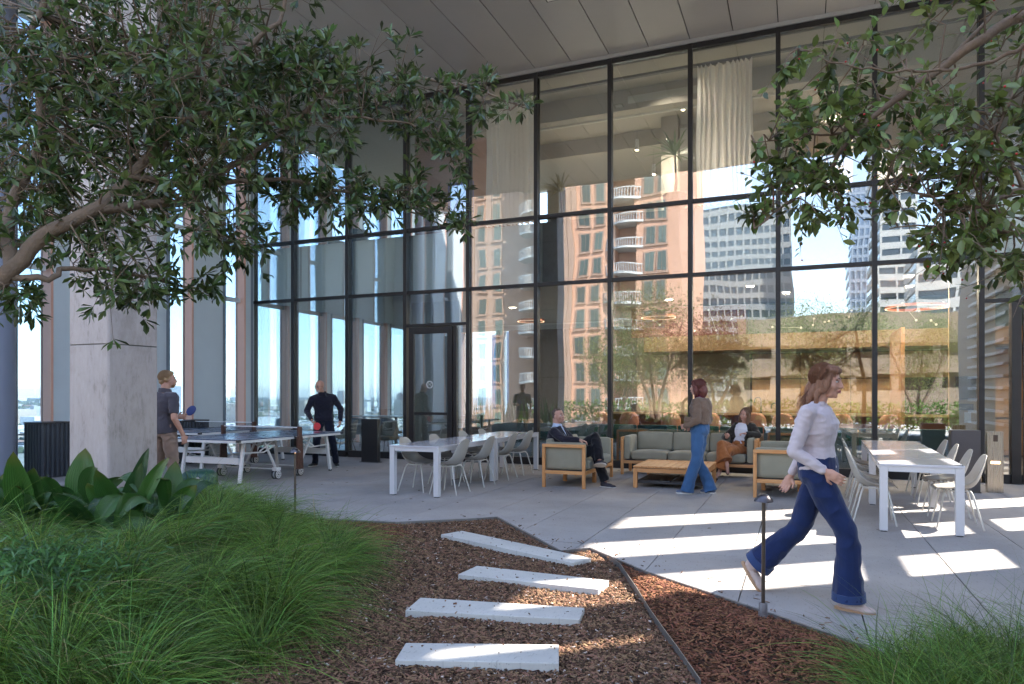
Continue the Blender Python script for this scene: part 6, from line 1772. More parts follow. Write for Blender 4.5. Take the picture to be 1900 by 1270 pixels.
def head(mb, c, f, roll=0.0, s=1.0, up=(0, 0, 1), male=True):
    r, f, u = basis(f, up, roll); c = V3(c); A = (r, f, u)
    P = lambda x, y, z: c + (r * x + f * y + u * z) * s
    ell(mb, P(0, -.012, .035), (.076 * s, .097 * s, .086 * s), A)
    ell(mb, P(0, .030, -.015), (.063 * s, .066 * s, .085 * s), A)
    ell(mb, P(0, .040, -.075), (.045 * s, .045 * s, .036 * s), A)
    ell(mb, P(0, .068, -.094), (.020 * s, .018 * s, .016 * s), A)
    for q in (-1, 1):
        ell(mb, P(q * .036, .060, -.022), (.026 * s, .028 * s, .030 * s), A)
        ell(mb, P(q * .029, .082, .030), (.024 * s, .012 * s, .009 * s), A)
        ell(mb, P(q * .0765, -.005, -.004), (.010 * s, .019 * s, .031 * s), A)
        ell(mb, P(q * .009, .100, -.030), (.009 * s, .010 * s, .008 * s), A)
    cap(mb, P(0, .088, .022), .009 * s, P(0, .110, -.024), .0125 * s, 10)
    ell(mb, P(0, .086, -.053), (.026 * s, .016 * s, .011 * s), A); ell(mb, P(0, .085, -.064), (.022 * s, .014 * s, .009 * s), A)
    return P, A
def face_parts(par, P, A, s, brow, lip, sclera=True):
    ml = MB()
    for q in (-1, 1):
        me = MB(); mi = MB(); mb_ = MB()
        ell(me, P(q * .030, .0805, .010), (.0135 * s, .0095 * s, .0075 * s), A, 10, 8)
        ell(mi, P(q * .030, .0875, .010), (.0058 * s, .0042 * s, .0058 * s), A, 8, 6)
        g = [P(q * (.012 + .035 * k / 4), .0945 - .014 * (k / 4) ** 2, .031 + .006 * math.sin(k / 4 * 2.4)) for k in range(5)]
        mb_.tube(g, [.0030 * s, .0040 * s, .0040 * s, .003 * s, .0015 * s], 6)
        g = [P(q * (.014 + .030 * k / 4), .0895 - .010 * (k / 4) ** 2 , .0165 + .002 * math.sin(k / 4 * 3)) for k in range(5)]
        mb_.tube(g, .0018 * s, 5)
        eo = me.build('eye', mat('eye_white', (.55, .52, .50), .3), par, smooth=60); mi.build('iris', mat('iris', (.03, .025, .02), .2), eo, smooth=60)
        mb_.build('eyebrow', brow, par, smooth=60)
    ml.tube([P(-.024, .0905, -.0575), P(-.010, .1005, -.0545), P(0, .1020, -.0565), P(.010, .1005, -.0545), P(.024, .0905, -.0575)], [.002 * s, .0055 * s, .0055 * s, .0055 * s, .002 * s], 6)
    ml.tube([P(-.020, .0895, -.0625), P(0, .1000, -.0655), P(.020, .0895, -.0625)], [.002 * s, .006 * s, .002 * s], 6)
    ml.build('lips', lip, par, smooth=60)
SK1 = mat('skin_fair', (.50, .27, .20), .5, var=.06, vscale=20, spec=.35)
SK2 = mat('skin_warm', (.46, .24, .17), .5, var=.06, vscale=20, spec=.35)
LIP = mat('lip', (.36, .12, .11), .45); LIPM = mat('lip_pale', (.36, .17, .14), .5)
def hairmat(name, c=(.1, .1, .1)): return mat(name, c, .42, var=.35, vscale=9, stretch=(16, 16, 1.2), bump=.7, bscale=30, spec=.4)
def spine(P, C, N, t):
    P, C, N = V3(P), V3(C), V3(N); return P * (1 - t) ** 2 + C * 2 * t * (1 - t) + N * t * t
def torso(mb, P, C, N, yawP=0, yawC=0, f=1.0, g=0.0, lo=-.10, hi=1.0, sh=.185, bust=0.0, hips=.175, waist=.145, hem=None, deep=1.0):
    # P pelvis, C bezier control, N neck base; radii grow by g
    tab = [(-.16, hips * .80, .095), (-.06, hips * .98, .118), (0.05, hips, .122), (.22, (hips + waist) / 2, .110), (.38, waist, .102), (.58, (waist + sh) / 2 + .012, .115 + bust * .4), (.74, sh - .012, .118 + bust), (.88, sh * .93, .100), (.97, sh * .62, .078), (1.03, .068, .062)]
    rings = []
    for t, rx, ry in tab:
        if t < lo - 1e-6 or t > hi + 1e-6: continue
        tt = max(0, min(1, t)); c = spine(P, C, N, tt)
        e = .02; dv = (spine(P, C, N, min(1, tt + e)) - spine(P, C, N, max(0, tt - e))).normalized()
        if t < 0: c = c + dv * t * (V3(N) - V3(P)).length
        if t > 1: c = c + dv * (t - 1) * (V3(N) - V3(P)).length
        yaw = yawP + (yawC - yawP) * tt
        x = V3((math.cos(yaw), math.sin(yaw), 0)); y = dv.cross(x).normalized(); x = y.cross(dv).normalized()
        rings.append((c, x, y, (rx + g) * f, (ry + g) * f * deep))
    if hem:
        c, x, y, rx, ry = rings[0]
    loft(mb, rings)
def limb(mb, pts, rs, n=16):
    Q, RR = [], []
    k = len(pts)
    for i in range(k - 1):
        a, b = V3(pts[i]), V3(pts[i + 1])
        cap(mb, a, rs[i], b, rs[i + 1], n)
def hose(mb, pts, rs, n=20, flat=1.0):
    # smooth tube through joints
    P = [V3(p) for p in pts]; Q, RR = [], []
    for i in range(len(P) - 1):
        p0 = P[max(i - 1, 0)]; p1 = P[i]; p2 = P[i + 1]; p3 = P[min(i + 2, len(P) - 1)]
        for k in range(5):
            t = k / 5
            q = .5 * ((2 * p1) + (p2 - p0) * t + (2 * p0 - 5 * p1 + 4 * p2 - p3) * t * t + (3 * p1 - p0 - 3 * p2 + p3) * t ** 3)
            Q.append(q); RR.append(rs[i] + (rs[i + 1] - rs[i]) * t)
    Q.append(P[-1]); RR.append(rs[-1])
    mb.tube(Q, RR, n, flat=flat)
def shoe(par, ankle, toe, m, msole, s=1.0, up=(0, 0, 1), name='shoe'):
    a, t = V3(ankle), V3(toe); r, f, u = basis(t - a, up)
    b = a - u * .055 * s
    mb = MB()
    ell(mb, b + f * -.025 * s + u * .012, (.036 * s, .045 * s, .040 * s), (r, f, u)); ell(mb, b + f * .06 * s, (.040 * s, .085 * s, .036 * s), (r, f, u)); ell(mb, b + f * .125 * s - u * .008, (.043 * s, .065 * s, .026 * s), (r, f, u))
    cap(mb, b, .036 * s, a + u * .01, .036 * s)
    o = blob(name, mb, m, par, .006, 2)
    ms = MB(); rows = []
    P = []
    for j in range(20):
        an = 2 * math.pi * j / 20; y = .055 + .135 * math.cos(an); w = (.040 + .008 * math.cos(an)) * math.sin(an)
        P.append((w * s, y * s))
    lo_ = [b + r * x + f * y - u * .042 * s for x, y in P]; hi_ = [b + r * x * .98 + f * y - u * .018 * s for x, y in P]
    ms.add(lo_ + hi_, [tuple(reversed(range(20))), tuple(range(20, 40))] + [(i, (i + 1) % 20, 20 + (i + 1) % 20, 20 + i) for i in range(20)])
    ms.build('sole', msole, o, smooth=50, bevel=.003)
    return o
M_SOLEW = mat('sole_white', (.6, .57, .53), .6); M_SOLEB = mat('sole_black', (.03, .03, .03), .6)
def paddle(label, c, axis, normal, m, loc, rot, cat='table tennis bat'):
    t = thing('table_tennis_bat', label, cat, loc, rot)
    a = V3(axis).normalized(); nrm = V3(normal); nrm = (nrm - a * nrm.dot(a)).normalized(); s_ = a.cross(nrm); c = V3(c)
    mb = MB(); n = 28
    for off, th_ in ((0, 0.0),):
        ring = [(.076 * math.cos(2 * math.pi * j / n), .080 * math.sin(2 * math.pi * j / n)) for j in range(n)]
        lo_ = [c + s_ * x + a * (y + .125) - nrm * .006 for x, y in ring]; hi_ = [c + s_ * x + a * (y + .125) + nrm * .006 for x, y in ring]
        mb.add(lo_ + hi_, [tuple(reversed(range(n))), tuple(range(n, 2 * n))] + [(i, (i + 1) % n, n + (i + 1) % n, n + i) for i in range(n)])
    mb.build('blade', m, t, bevel=.002)
    MB().tube([c - a * .055, c + a * .055], [.013, .011], 10).build('handle', wood('bat_handle', (.25, .12, .05), (.4, .22, .1), 'Z'), t, smooth=50)
    return t

def strands(par, P, A, n, L, m, seed, flow=(0, -.2, -1), lo=-.02, rad=(.090, .104, .094), back=.55, name='hair_strands', r0=.0011):
    rg = random.Random(seed); mb = MB(); r, f, u = A
    fl = Vector(flow)
    for i in range(n):
        th_ = rg.uniform(0, 6.283); ph = rg.uniform(.0, 1.25)
        d = Vector((math.sin(ph) * math.cos(th_), math.sin(ph) * math.sin(th_) - .25, math.cos(ph)))
        if d.y > back * .9 and d.z < .75: continue
        k = rg.uniform(1.0, 1.07)
        c0 = Vector((0, -.022, .045)); q = c0 + Vector((d.x * rad[0], d.y * rad[1], d.z * rad[2])) * k / max(.001, d.length)
        pts = []; S = 8; LL = L * rg.uniform(.7, 1.1); jit = Vector((rg.gauss(0, .12), rg.gauss(0, .12), 0))
        for s_ in range(S):
            pts.append(P(q.x, q.y, q.z))
            e = q - c0; g_ = (fl + jit).normalized()
            if q.z > lo:
                nn_ = Vector((e.x / rad[0] ** 2, e.y / rad[1] ** 2, e.z / rad[2] ** 2)).normalized()
                side_ = Vector((math.copysign(.35, e.x), -.35, -.8)) if q.z > .05 else g_
                tdir = side_ - nn_ * side_.dot(nn_); tdir = tdir.normalized() if tdir.length > 1e-3 else g_
                q = q + tdir * LL / S; e = q - c0; sc_ = math.sqrt((e.x / rad[0]) ** 2 + (e.y / rad[1]) ** 2 + (e.z / rad[2]) ** 2)
                q = c0 + e / sc_ * k
            else: q = q + g_ * LL / S + Vector((rg.gauss(0, .003), rg.gauss(0, .003), 0))
        mb.tube(pts, [r0] * (S - 1) + [r0 * .3], 3, cap=False)
    mb.build(name, m, par, smooth=80)['kind'] = 'stuff'
# ---- 1: walking woman
def walking_woman():
    t = thing('person', 'person striding right with long brown hair, pale lilac jumper and flared dark jeans', 'person', (0.10, 5.46, 0), R(-12) - math.pi / 2)
    s = .98
    pelv, ctl, neck = V3((0, .02, .95)), V3((0, .0, 1.18)), V3((0, .015, 1.425))
    Hc = V3((0, .075, 1.585)); hf = V3((.12, 1, -.10))
    # right side = +x = towards the camera
    shR, shL = V3((.165, -.02, 1.37)), V3((-.165, .03, 1.37))
    elR, elL = V3((.205, -.10, 1.10)), V3((-.19, -.09, 1.11))
    wrR, wrL = V3((.175, .10, .97)), V3((-.17, -.20, .89))
    hpR, hpL = V3((.085, .03, .90)), V3((-.085, .01, .90))
    knR, knL = V3((.07, .22, .52)), V3((-.09, -.13, .52))
    anR, anL = V3((.04, .225, .095)), V3((-.10, -.415, .22))
    body = MB()
    torso(body, pelv, ctl, neck, 0, .1, sh=.165, hips=.165, waist=.118, bust=.01)
    cap(body, neck - V3((0, 0, .02)), .052, Hc - V3((0, .03, .07)), .048)
    P, A = head(body, Hc, hf, 0, s)
    limb(body, [shR, elR, wrR], [.040, .034, .023]); limb(body, [shL, elL, wrL], [.040, .034, .023])
    hand(body, wrR, (.0, .85, -.5), (-1, 0, 0), .42, -1, .93, 1.0); hand(body, wrL, (0, -.45, -.9), (1, -.2, 0), .45, -1, .93, 1.0)
    for h, k, a in ((hpR, knR, anR), (hpL, knL, anL)): limb(body, [h, k, a], [.075, .052, .034])
    blob('body', body, SK1, t, .005, 2)
    face_parts(t, P, A, s, mat('brow_brown', (.08, .045, .03), .7), LIP)
    top = MB()
    torso(top, pelv, ctl, neck, 0, .1, sh=.168, hips=.166, waist=.125, bust=.022, g=.010, lo=.05)
    # pad over the shoulders and hem roll
    limb(top, [shR, elR, wrR - V3((0, .02, -.01))], [.056, .047, .034]); limb(top, [shL, elL, wrL + V3((0, .01, .03))], [.056, .047, .034])
    cap(top, shR, .058, spine(pelv, ctl, neck, .86), .09); cap(top, shL, .058, spine(pelv, ctl, neck, .86), .09)
    loft(top, [(neck + V3((0, 0, z)), V3((1, 0, 0)), V3((0, 1, 0)), r, r * .95) for z, r in ((-.05, .085), (.0, .066), (.025, .058))])
    blob('jumper', top, fabric('lilac_knit', (.50, .43, .46), 340), t, .006, 3, .0035, 13, (1, 1, 1.6), 3)
    je = MB()
    torso(je, pelv, ctl, neck, 0, 0, hips=.168, waist=.135, g=.012, lo=-.2, hi=.22)
    for sx, h, k, a in ((1, hpR, knR, anR), (-1, hpL, knL, anL)):
        d = (a - k).normalized()
        hose(je, [h + V3((0, 0, .04)), h.lerp(k, .45), k, k.lerp(a, .5), a + d * .01], [.098, .090, .072, .085, .108], 20)
    jo = blob('jeans', je, fabric('dark_blue_denim', (.012, .022, .075), 500, .25), t, .006, 2, .005, 11, (1, 1, .8), 5)
    hm = MB()
    for k, a in ((knR, anR), (knL, anL)):
        d = (a - k).normalized(); hm.tube([a - d * .035, a + d * .022], [.1085, .1115], 24)
    hm.build('turned_hem', fabric('light_denim', (.028, .05, .13), 500), jo, smooth=40)
    shoe(t, V3((.04, .215, .088)), V3((.04, .42, .075)), mat('cream_shoe', (.55, .42, .37), .6), mat('gum_sole', (.42, .25, .14), .6), .98)
    shoe(t, V3((-.10, -.435, .19)), V3((-.10, -.33, .03)), mat('cream_shoe'), mat('gum_sole'), .98, (0, .6, 1))
    hr = MB(); r, f, u = A
    ell(hr, P(0, -.022, .048), (.088, .098, .088), A); ell(hr, P(0, .03, .088), (.070, .062, .038), A)
    for q in (-1, 1): ell(hr, P(q * .066, -.005, .0), (.022, .055, .085), A)
    # hair streaming back
    for k, (x, y0, z0, y1, z1, rr) in enumerate(((0, -.05, .05, -.12, -.20, .046), (.04, -.03, .0, -.10, -.24, .034), (-.04, -.03, .0, -.10, -.23, .034), (.065, .0, -.03, -.03, -.21, .020), (-.065, .0, -.03, -.03, -.20, .020))):
        hose(hr, [P(x, y0, z0), P(x * 1.1, (y0 + y1) / 2 - .02, (z0 + z1) / 2 + .01), P(x, y1, z1)], [rr, rr * .9, rr * .25], 12)
    blob('hair', hr, hairmat('hair_chestnut', (.24, .115, .07)), t, .005, 2, .004, 26, (2, 1, .35), 7)
    strands(t, P, A, 900, .38, hairmat('hair_chestnut'), 3, (0, -.38, -.92))
walking_woman()

# ---- 2: standing woman in the suede jacket, seen from her left, facing the sofas
def standing_woman():
    t = thing('person', 'person with auburn bob standing by the coffee table in brown suede jacket', 'person', (-1.40, 10.82, 0), R(172) - math.pi / 2)
    pelv, ctl, neck = V3((0, 0, .96)), V3((0, -.03, 1.2)), V3((0, -.01, 1.445))
    Hc = V3((0, .035, 1.60)); hf = V3((.10, 1, .03))
    shR, shL = V3((.17, 0, 1.38)), V3((-.17, 0, 1.38)); elR, elL = V3((.26, -.06, 1.12)), V3((-.25, -.02, 1.12)); wrR, wrL = V3((.20, .13, 1.0)), V3((-.19, .15, 1.03))
    hpR, hpL = V3((.085, 0, .90)), V3((-.085, 0, .90)); knR, knL = V3((.09, .05, .5)), V3((-.10, .03, .5)); anR, anL = V3((.10, -.14, .09)), V3((-.12, .16, .09))
    body = MB(); torso(body, pelv, ctl, neck, 0, 0, sh=.16, hips=.165, waist=.12)
    cap(body, neck, .05, Hc - V3((0, .03, .07)), .047); P, A = head(body, Hc, hf, 0, .98)
    for a_, b_, c_ in ((shR, elR, wrR), (shL, elL, wrL)): limb(body, [a_, b_, c_], [.04, .033, .023])
    hand(body, wrR, (-.4, .9, -.3), (-1, 0, 0), .5, -1, .95); hand(body, wrL, (.4, .8, -.2), (1, 0, 0), .5, 1, .95)
    for h, k, a in ((hpR, knR, anR), (hpL, knL, anL)): limb(body, [h, k, a], [.075, .052, .034])
    blob('body', body, SK1, t, .006, 2); face_parts(t, P, A, .98, mat('brow_brown'), LIP)
    jk = MB(); torso(jk, pelv, ctl, neck, 0, 0, sh=.185, hips=.185, waist=.175, g=.022, lo=.22, deep=1.12)
    for a_, b_, c_ in ((shR, elR, wrR), (shL, elL, wrL)): limb(jk, [a_, b_, c_], [.070, .064, .048]); cap(jk, a_, .072, spine(pelv, ctl, neck, .84), .10)
    ja = blob('jacket', jk, fabric('brown_suede', (.16, .105, .075), 120, .3), t, .007, 3, .007, 9, (1, 1, 1.4), 2)
    pk = MB(); pk.box(-.06, .06, -.012, .012, -.035, .035); pko = pk.build('pocket_flap', fabric('brown_suede'), ja, bevel=.008); pko.location = (-.265, .10, 1.13); pko.rotation_euler = (0, 0, R(95))
    sc = MB(); loft(sc, [(neck + V3((0, .005 + z * .3, z)), V3((1, 0, 0)), V3((0, 1, 0)), r, r * 1.02) for z, r in ((-.03, .080), (.015, .072), (.055, .064), (.075, .058))])
    blob('scarf', sc, fabric('maroon_scarf', (.10, .012, .03)), t, .006, 2, .004, 20, (1, 1, 2), 1)
    je = MB(); torso(je, pelv, ctl, neck, 0, 0, hips=.172, waist=.14, g=.012, lo=-.2, hi=.38)
    for h, k, a in ((hpR, knR, anR), (hpL, knL, anL)): hose(je, [h + V3((0, 0, .03)), h.lerp(k, .4), k, k.lerp(a, .6), a - V3((0, 0, .05))], [.098, .092, .078, .083, .098])
    blob('jeans', je, fabric('mid_blue_denim', (.045, .105, .22), 500, .28), t, .007, 2, .006, 10, (1, 1, .8), 8)
    sh_ = mat('blue_trainer', (.09, .12, .2), .6)
    shoe(t, (.10, -.15, .09), (.13, .05, .09), sh_, M_SOLEW, .95); shoe(t, (-.12, .15, .09), (-.12, .35, .09), sh_, M_SOLEW, .95)
    hr = MB(); ell(hr, P(0, -.022, .042), (.092, .106, .092), A); ell(hr, P(0, .028, .088), (.072, .062, .036), A)
    for q in (-1, 1): hose(hr, [P(q * .072, .015, .03), P(q * .078, -.01, -.05), P(q * .070, -.01, -.125)], [.035, .045, .028], 12)
    hose(hr, [P(0, -.07, .02), P(0, -.085, -.06), P(0, -.075, -.135)], [.07, .078, .05], 14)
    blob('hair', hr, hairmat('hair_auburn', (.13, .035, .025)), t, .006, 2, .004, 26, (2, 2, .35), 4)
    strands(t, P, A, 380, .27, hairmat('hair_auburn'), 4, (0, -.05, -1), rad=(.094, .110, .096))
standing_woman()

# ---- 3: blond man with the blue bat
def blond_man():
    rz = R(82) - math.pi / 2; loc = (-8.23, 7.19, 0)
    t = thing('person', 'person with blond hair in grey polo shirt and khaki trousers beside the column', 'person', loc, rz)
    pelv, ctl, neck = V3((0, 0, 1.0)), V3((0, -.03, 1.26)), V3((0, 0, 1.53))
    Hc = V3((0.01, .04, 1.70)); hf = V3((.42, 1, 0.02))
    shR, shL = V3((.205, 0, 1.46)), V3((-.205, 0, 1.46)); elR, elL = V3((.265, -.03, 1.17)), V3((-.27, .0, 1.17)); wrR, wrL = V3((.27, .10, .94)), V3((-.12, .27, 1.17))
    hpR, hpL = V3((.095, 0, .95)), V3((-.095, 0, .95)); knR, knL = V3((.12, .05, .52)), V3((-.13, -.02, .52)); anR, anL = V3((.13, -.02, .09)), V3((-.16, -.06, .09))
    body = MB(); torso(body, pelv, ctl, neck, 0, 0)
    cap(body, neck - V3((0, 0, .02)), .062, Hc - V3((0, .03, .07)), .058); P, A = head(body, Hc, hf, 0, 1.03)
    for a_, b_, c_ in ((shR, elR, wrR), (shL, elL, wrL)): limb(body, [a_, b_, c_], [.050, .043, .028])
    hand(body, wrR, (0, .25, -1), (-1, 0, 0), .55, 1, 1.05); hand(body, wrL, (.55, .8, .1), (1, -.5, 0), 1.1, -1, 1.05)
    for h, k, a in ((hpR, knR, anR), (hpL, knL, anL)): limb(body, [h, k, a], [.085, .058, .040])
    blob('body', body, SK1, t, .006, 2); face_parts(t, P, A, 1.03, mat('brow_blond', (.22, .13, .06), .7), LIPM)
    sh_ = MB(); torso(sh_, pelv, ctl, neck, 0, 0, g=.016, lo=-.06)
    for a_, b_ in ((shR, elR), (shL, elL)):
        hose(sh_, [a_, a_.lerp(b_, .45), a_.lerp(b_, .80)], [.068, .066, .064], 18); cap(sh_, a_, .068, spine(pelv, ctl, neck, .84), .10)
    po = blob('polo_shirt', sh_, fabric('grey_pique', (.075, .068, .085), 300), t, .007, 3, .005, 10, (1, 1, 1.5), 6)
    co = MB(); loft(co, [(neck + V3((0, .008, z)), V3((1, 0, 0)), V3((0, 1, -.15)), r, r * 1.05) for z, r in ((-.02, .088), (.03, .078), (.05, .074))]); blob('collar', co, fabric('grey_pique'), po, .006, 2)
    tr_ = MB(); torso(tr_, pelv, ctl, neck, 0, 0, hips=.172, waist=.155, g=.010, lo=-.2, hi=.22)
    for h, k, a in ((hpR, knR, anR), (hpL, knL, anL)): hose(tr_, [h, h.lerp(k, .45), k, k.lerp(a, .6), a - V3((0, 0, .02))], [.105, .092, .072, .062, .058])
    blob('trousers', tr_, fabric('khaki_cotton', (.24, .165, .13), 400), t, .007, 2, .006, 11, (1, 1, 1.2), 9)
    shoe(t, (.13, -.03, .09), (.16, .2, .09), mat('brown_shoe', (.08, .045, .03), .5), M_SOLEW); shoe(t, (-.16, -.07, .09), (-.2, .14, .09), mat('brown_shoe'), M_SOLEW)
    hr = MB(); ell(hr, P(0, -.026, .050), (.086, .096, .084), A); ell(hr, P(0, .018, .092), (.070, .060, .034), A); ell(hr, P(0, -.075, -.01), (.062, .035, .055), A)
    for q in (-1, 1): ell(hr, P(q * .070, -.022, .018), (.017, .045, .045), A)
    blob('hair', hr, hairmat('hair_blond', (.38, .24, .13)), t, .006, 2, .005, 30, (1.5, 1.5, .5), 3)
    strands(t, P, A, 420, .13, hairmat('hair_blond'), 5, (0, -.3, -1), rad=(.088, .098, .088))
    bd = MB(); ell(bd, P(0, .050, -.078), (.050, .046, .030), A); blob('beard', bd, hairmat('beard_blond', (.25, .13, .06)), t, .006, 2)
    hc = wrL + V3((.055, .075, .015))
    paddle('blue table tennis bat in the hand of the blond man', hc, (.62, .45, .62), (.1, -1, .35), mat('bat_blue', (.015, .03, .16), .45), loc, rz)
blond_man()

# ---- 4: bald man in dark jumper with the red bat
def bald_man():
    rz = R(-62) - math.pi / 2; loc = (-9.20, 11.98, 0)
    t = thing('person', 'person with bald head, glasses and dark navy jumper holding a red bat', 'person', loc, rz)
    pelv, ctl, neck = V3((0, -.05, .98)), V3((0, -.08, 1.24)), V3((.01, .06, 1.50))
    Hc = V3((.05, .15, 1.66)); hf = V3((.6, 1, -.22))
    shR, shL = V3((.215, .05, 1.41)), V3((-.215, .02, 1.43)); elR, elL = V3((.33, .04, 1.15)), V3((-.35, -.05, 1.18)); wrR, wrL = V3((.20, .24, .98)), V3((-.36, .10, .95))
    hpR, hpL = V3((.095, -.04, .93)), V3((-.095, -.04, .93)); knR, knL = V3((.13, .05, .52)), V3((-.19, .03, .52)); anR, anL = V3((.17, .0, .09)), V3((-.26, .0, .09))
    body = MB(); torso(body, pelv, ctl, neck, 0, 0)
    cap(body, neck - V3((0, .02, .03)), .064, Hc - V3((0, .05, .06)), .060); P, A = head(body, Hc, hf, 0, 1.04)
    for a_, b_, c_ in ((shR, elR, wrR), (shL, elL, wrL)): limb(body, [a_, b_, c_], [.050, .043, .028])
    hand(body, wrR, (-.35, .5, -.6), (-.8, 0, .3), 1.0, 1, 1.05); hand(body, wrL, (.05, .35, -.9), (1, 0, 0), .6, -1, 1.08)
    for h, k, a in ((hpR, knR, anR), (hpL, knL, anL)): limb(body, [h, k, a], [.085, .058, .040])
    blob('body', body, SK2, t, .006, 2); face_parts(t, P, A, 1.04, mat('brow_grey', (.12, .10, .09), .7), LIPM)
    sh_ = MB(); torso(sh_, pelv, ctl, neck, 0, 0, g=.024, lo=-.06, sh=.195, waist=.165)
    for a_, b_, c_ in ((shR, elR, wrR), (shL, elL, wrL)): limb(sh_, [a_, b_, c_.lerp(b_, .08)], [.068, .060, .044]); cap(sh_, a_, .072, spine(pelv, ctl, neck, .84), .11)
    loft(sh_, [(neck + V3((0, .01, z)), V3((1, 0, 0)), V3((0, 1, -.2)), r, r) for z, r in ((-.03, .095), (.03, .078), (.055, .074))])
    blob('jumper', sh_, fabric('navy_knit', (.012, .012, .022), 300), t, .007, 3, .006, 9, (1, 1, 1.4), 11)
    tr_ = MB(); torso(tr_, pelv, ctl, neck, 0, 0, hips=.175, waist=.16, g=.010, lo=-.2, hi=.22)
    for h, k, a in ((hpR, knR, anR), (hpL, knL, anL)): hose(tr_, [h, h.lerp(k, .45), k, k.lerp(a, .6), a - V3((0, 0, .03))], [.108, .095, .075, .066, .062])
    blob('trousers', tr_, fabric('ink_denim', (.008, .010, .022), 400), t, .007, 2, .006, 11, (1, 1, 1.2), 12)
    shoe(t, (.17, -.02, .09), (.30, .17, .09), mat('black_shoe', (.012, .012, .012), .5), M_SOLEW); shoe(t, (-.26, -.02, .09), (-.33, .2, .09), mat('black_shoe'), M_SOLEW)
    gl_ = MB(); k = mat('spectacle_frame', (.02, .02, .02), .3)
    for q in (-1, 1):
        c = P(q * .031, .100, .008); gl_.tube([c + (A[0] * math.cos(a) * .021 + A[2] * math.sin(a) * .015) for a in [j * math.pi / 7 for j in range(15)]], .0038, 5)
        gl_.tube([P(q * .052, .098, .012), P(q * .078, .01, .012)], .0017, 5)
    gl_.tube([P(-.010, .103, .012), P(.010, .103, .012)], .0017, 5); gl_.build('glasses', k, t)
    bd = MB(); ell(bd, P(0, .064, -.078), (.040, .038, .030), A); blob('beard', bd, hairmat('beard_grey', (.45, .40, .37)), t, .006, 2)
    wt_ = MB(); wt_.tube([wrL + (wrL - elL).normalized() * -.03, wrL + (wrL - elL).normalized() * -.005], .036, 16); wt_.build('watch', M_CHAR, t, smooth=40)
    paddle('red table tennis bat in the right hand of the bald man', wrR + V3((-.045, .055, -.05)), (-.55, .25, -.55), (.35, 1, .2), mat('bat_red', (.55, .02, .03), .4), loc, rz)
bald_man()

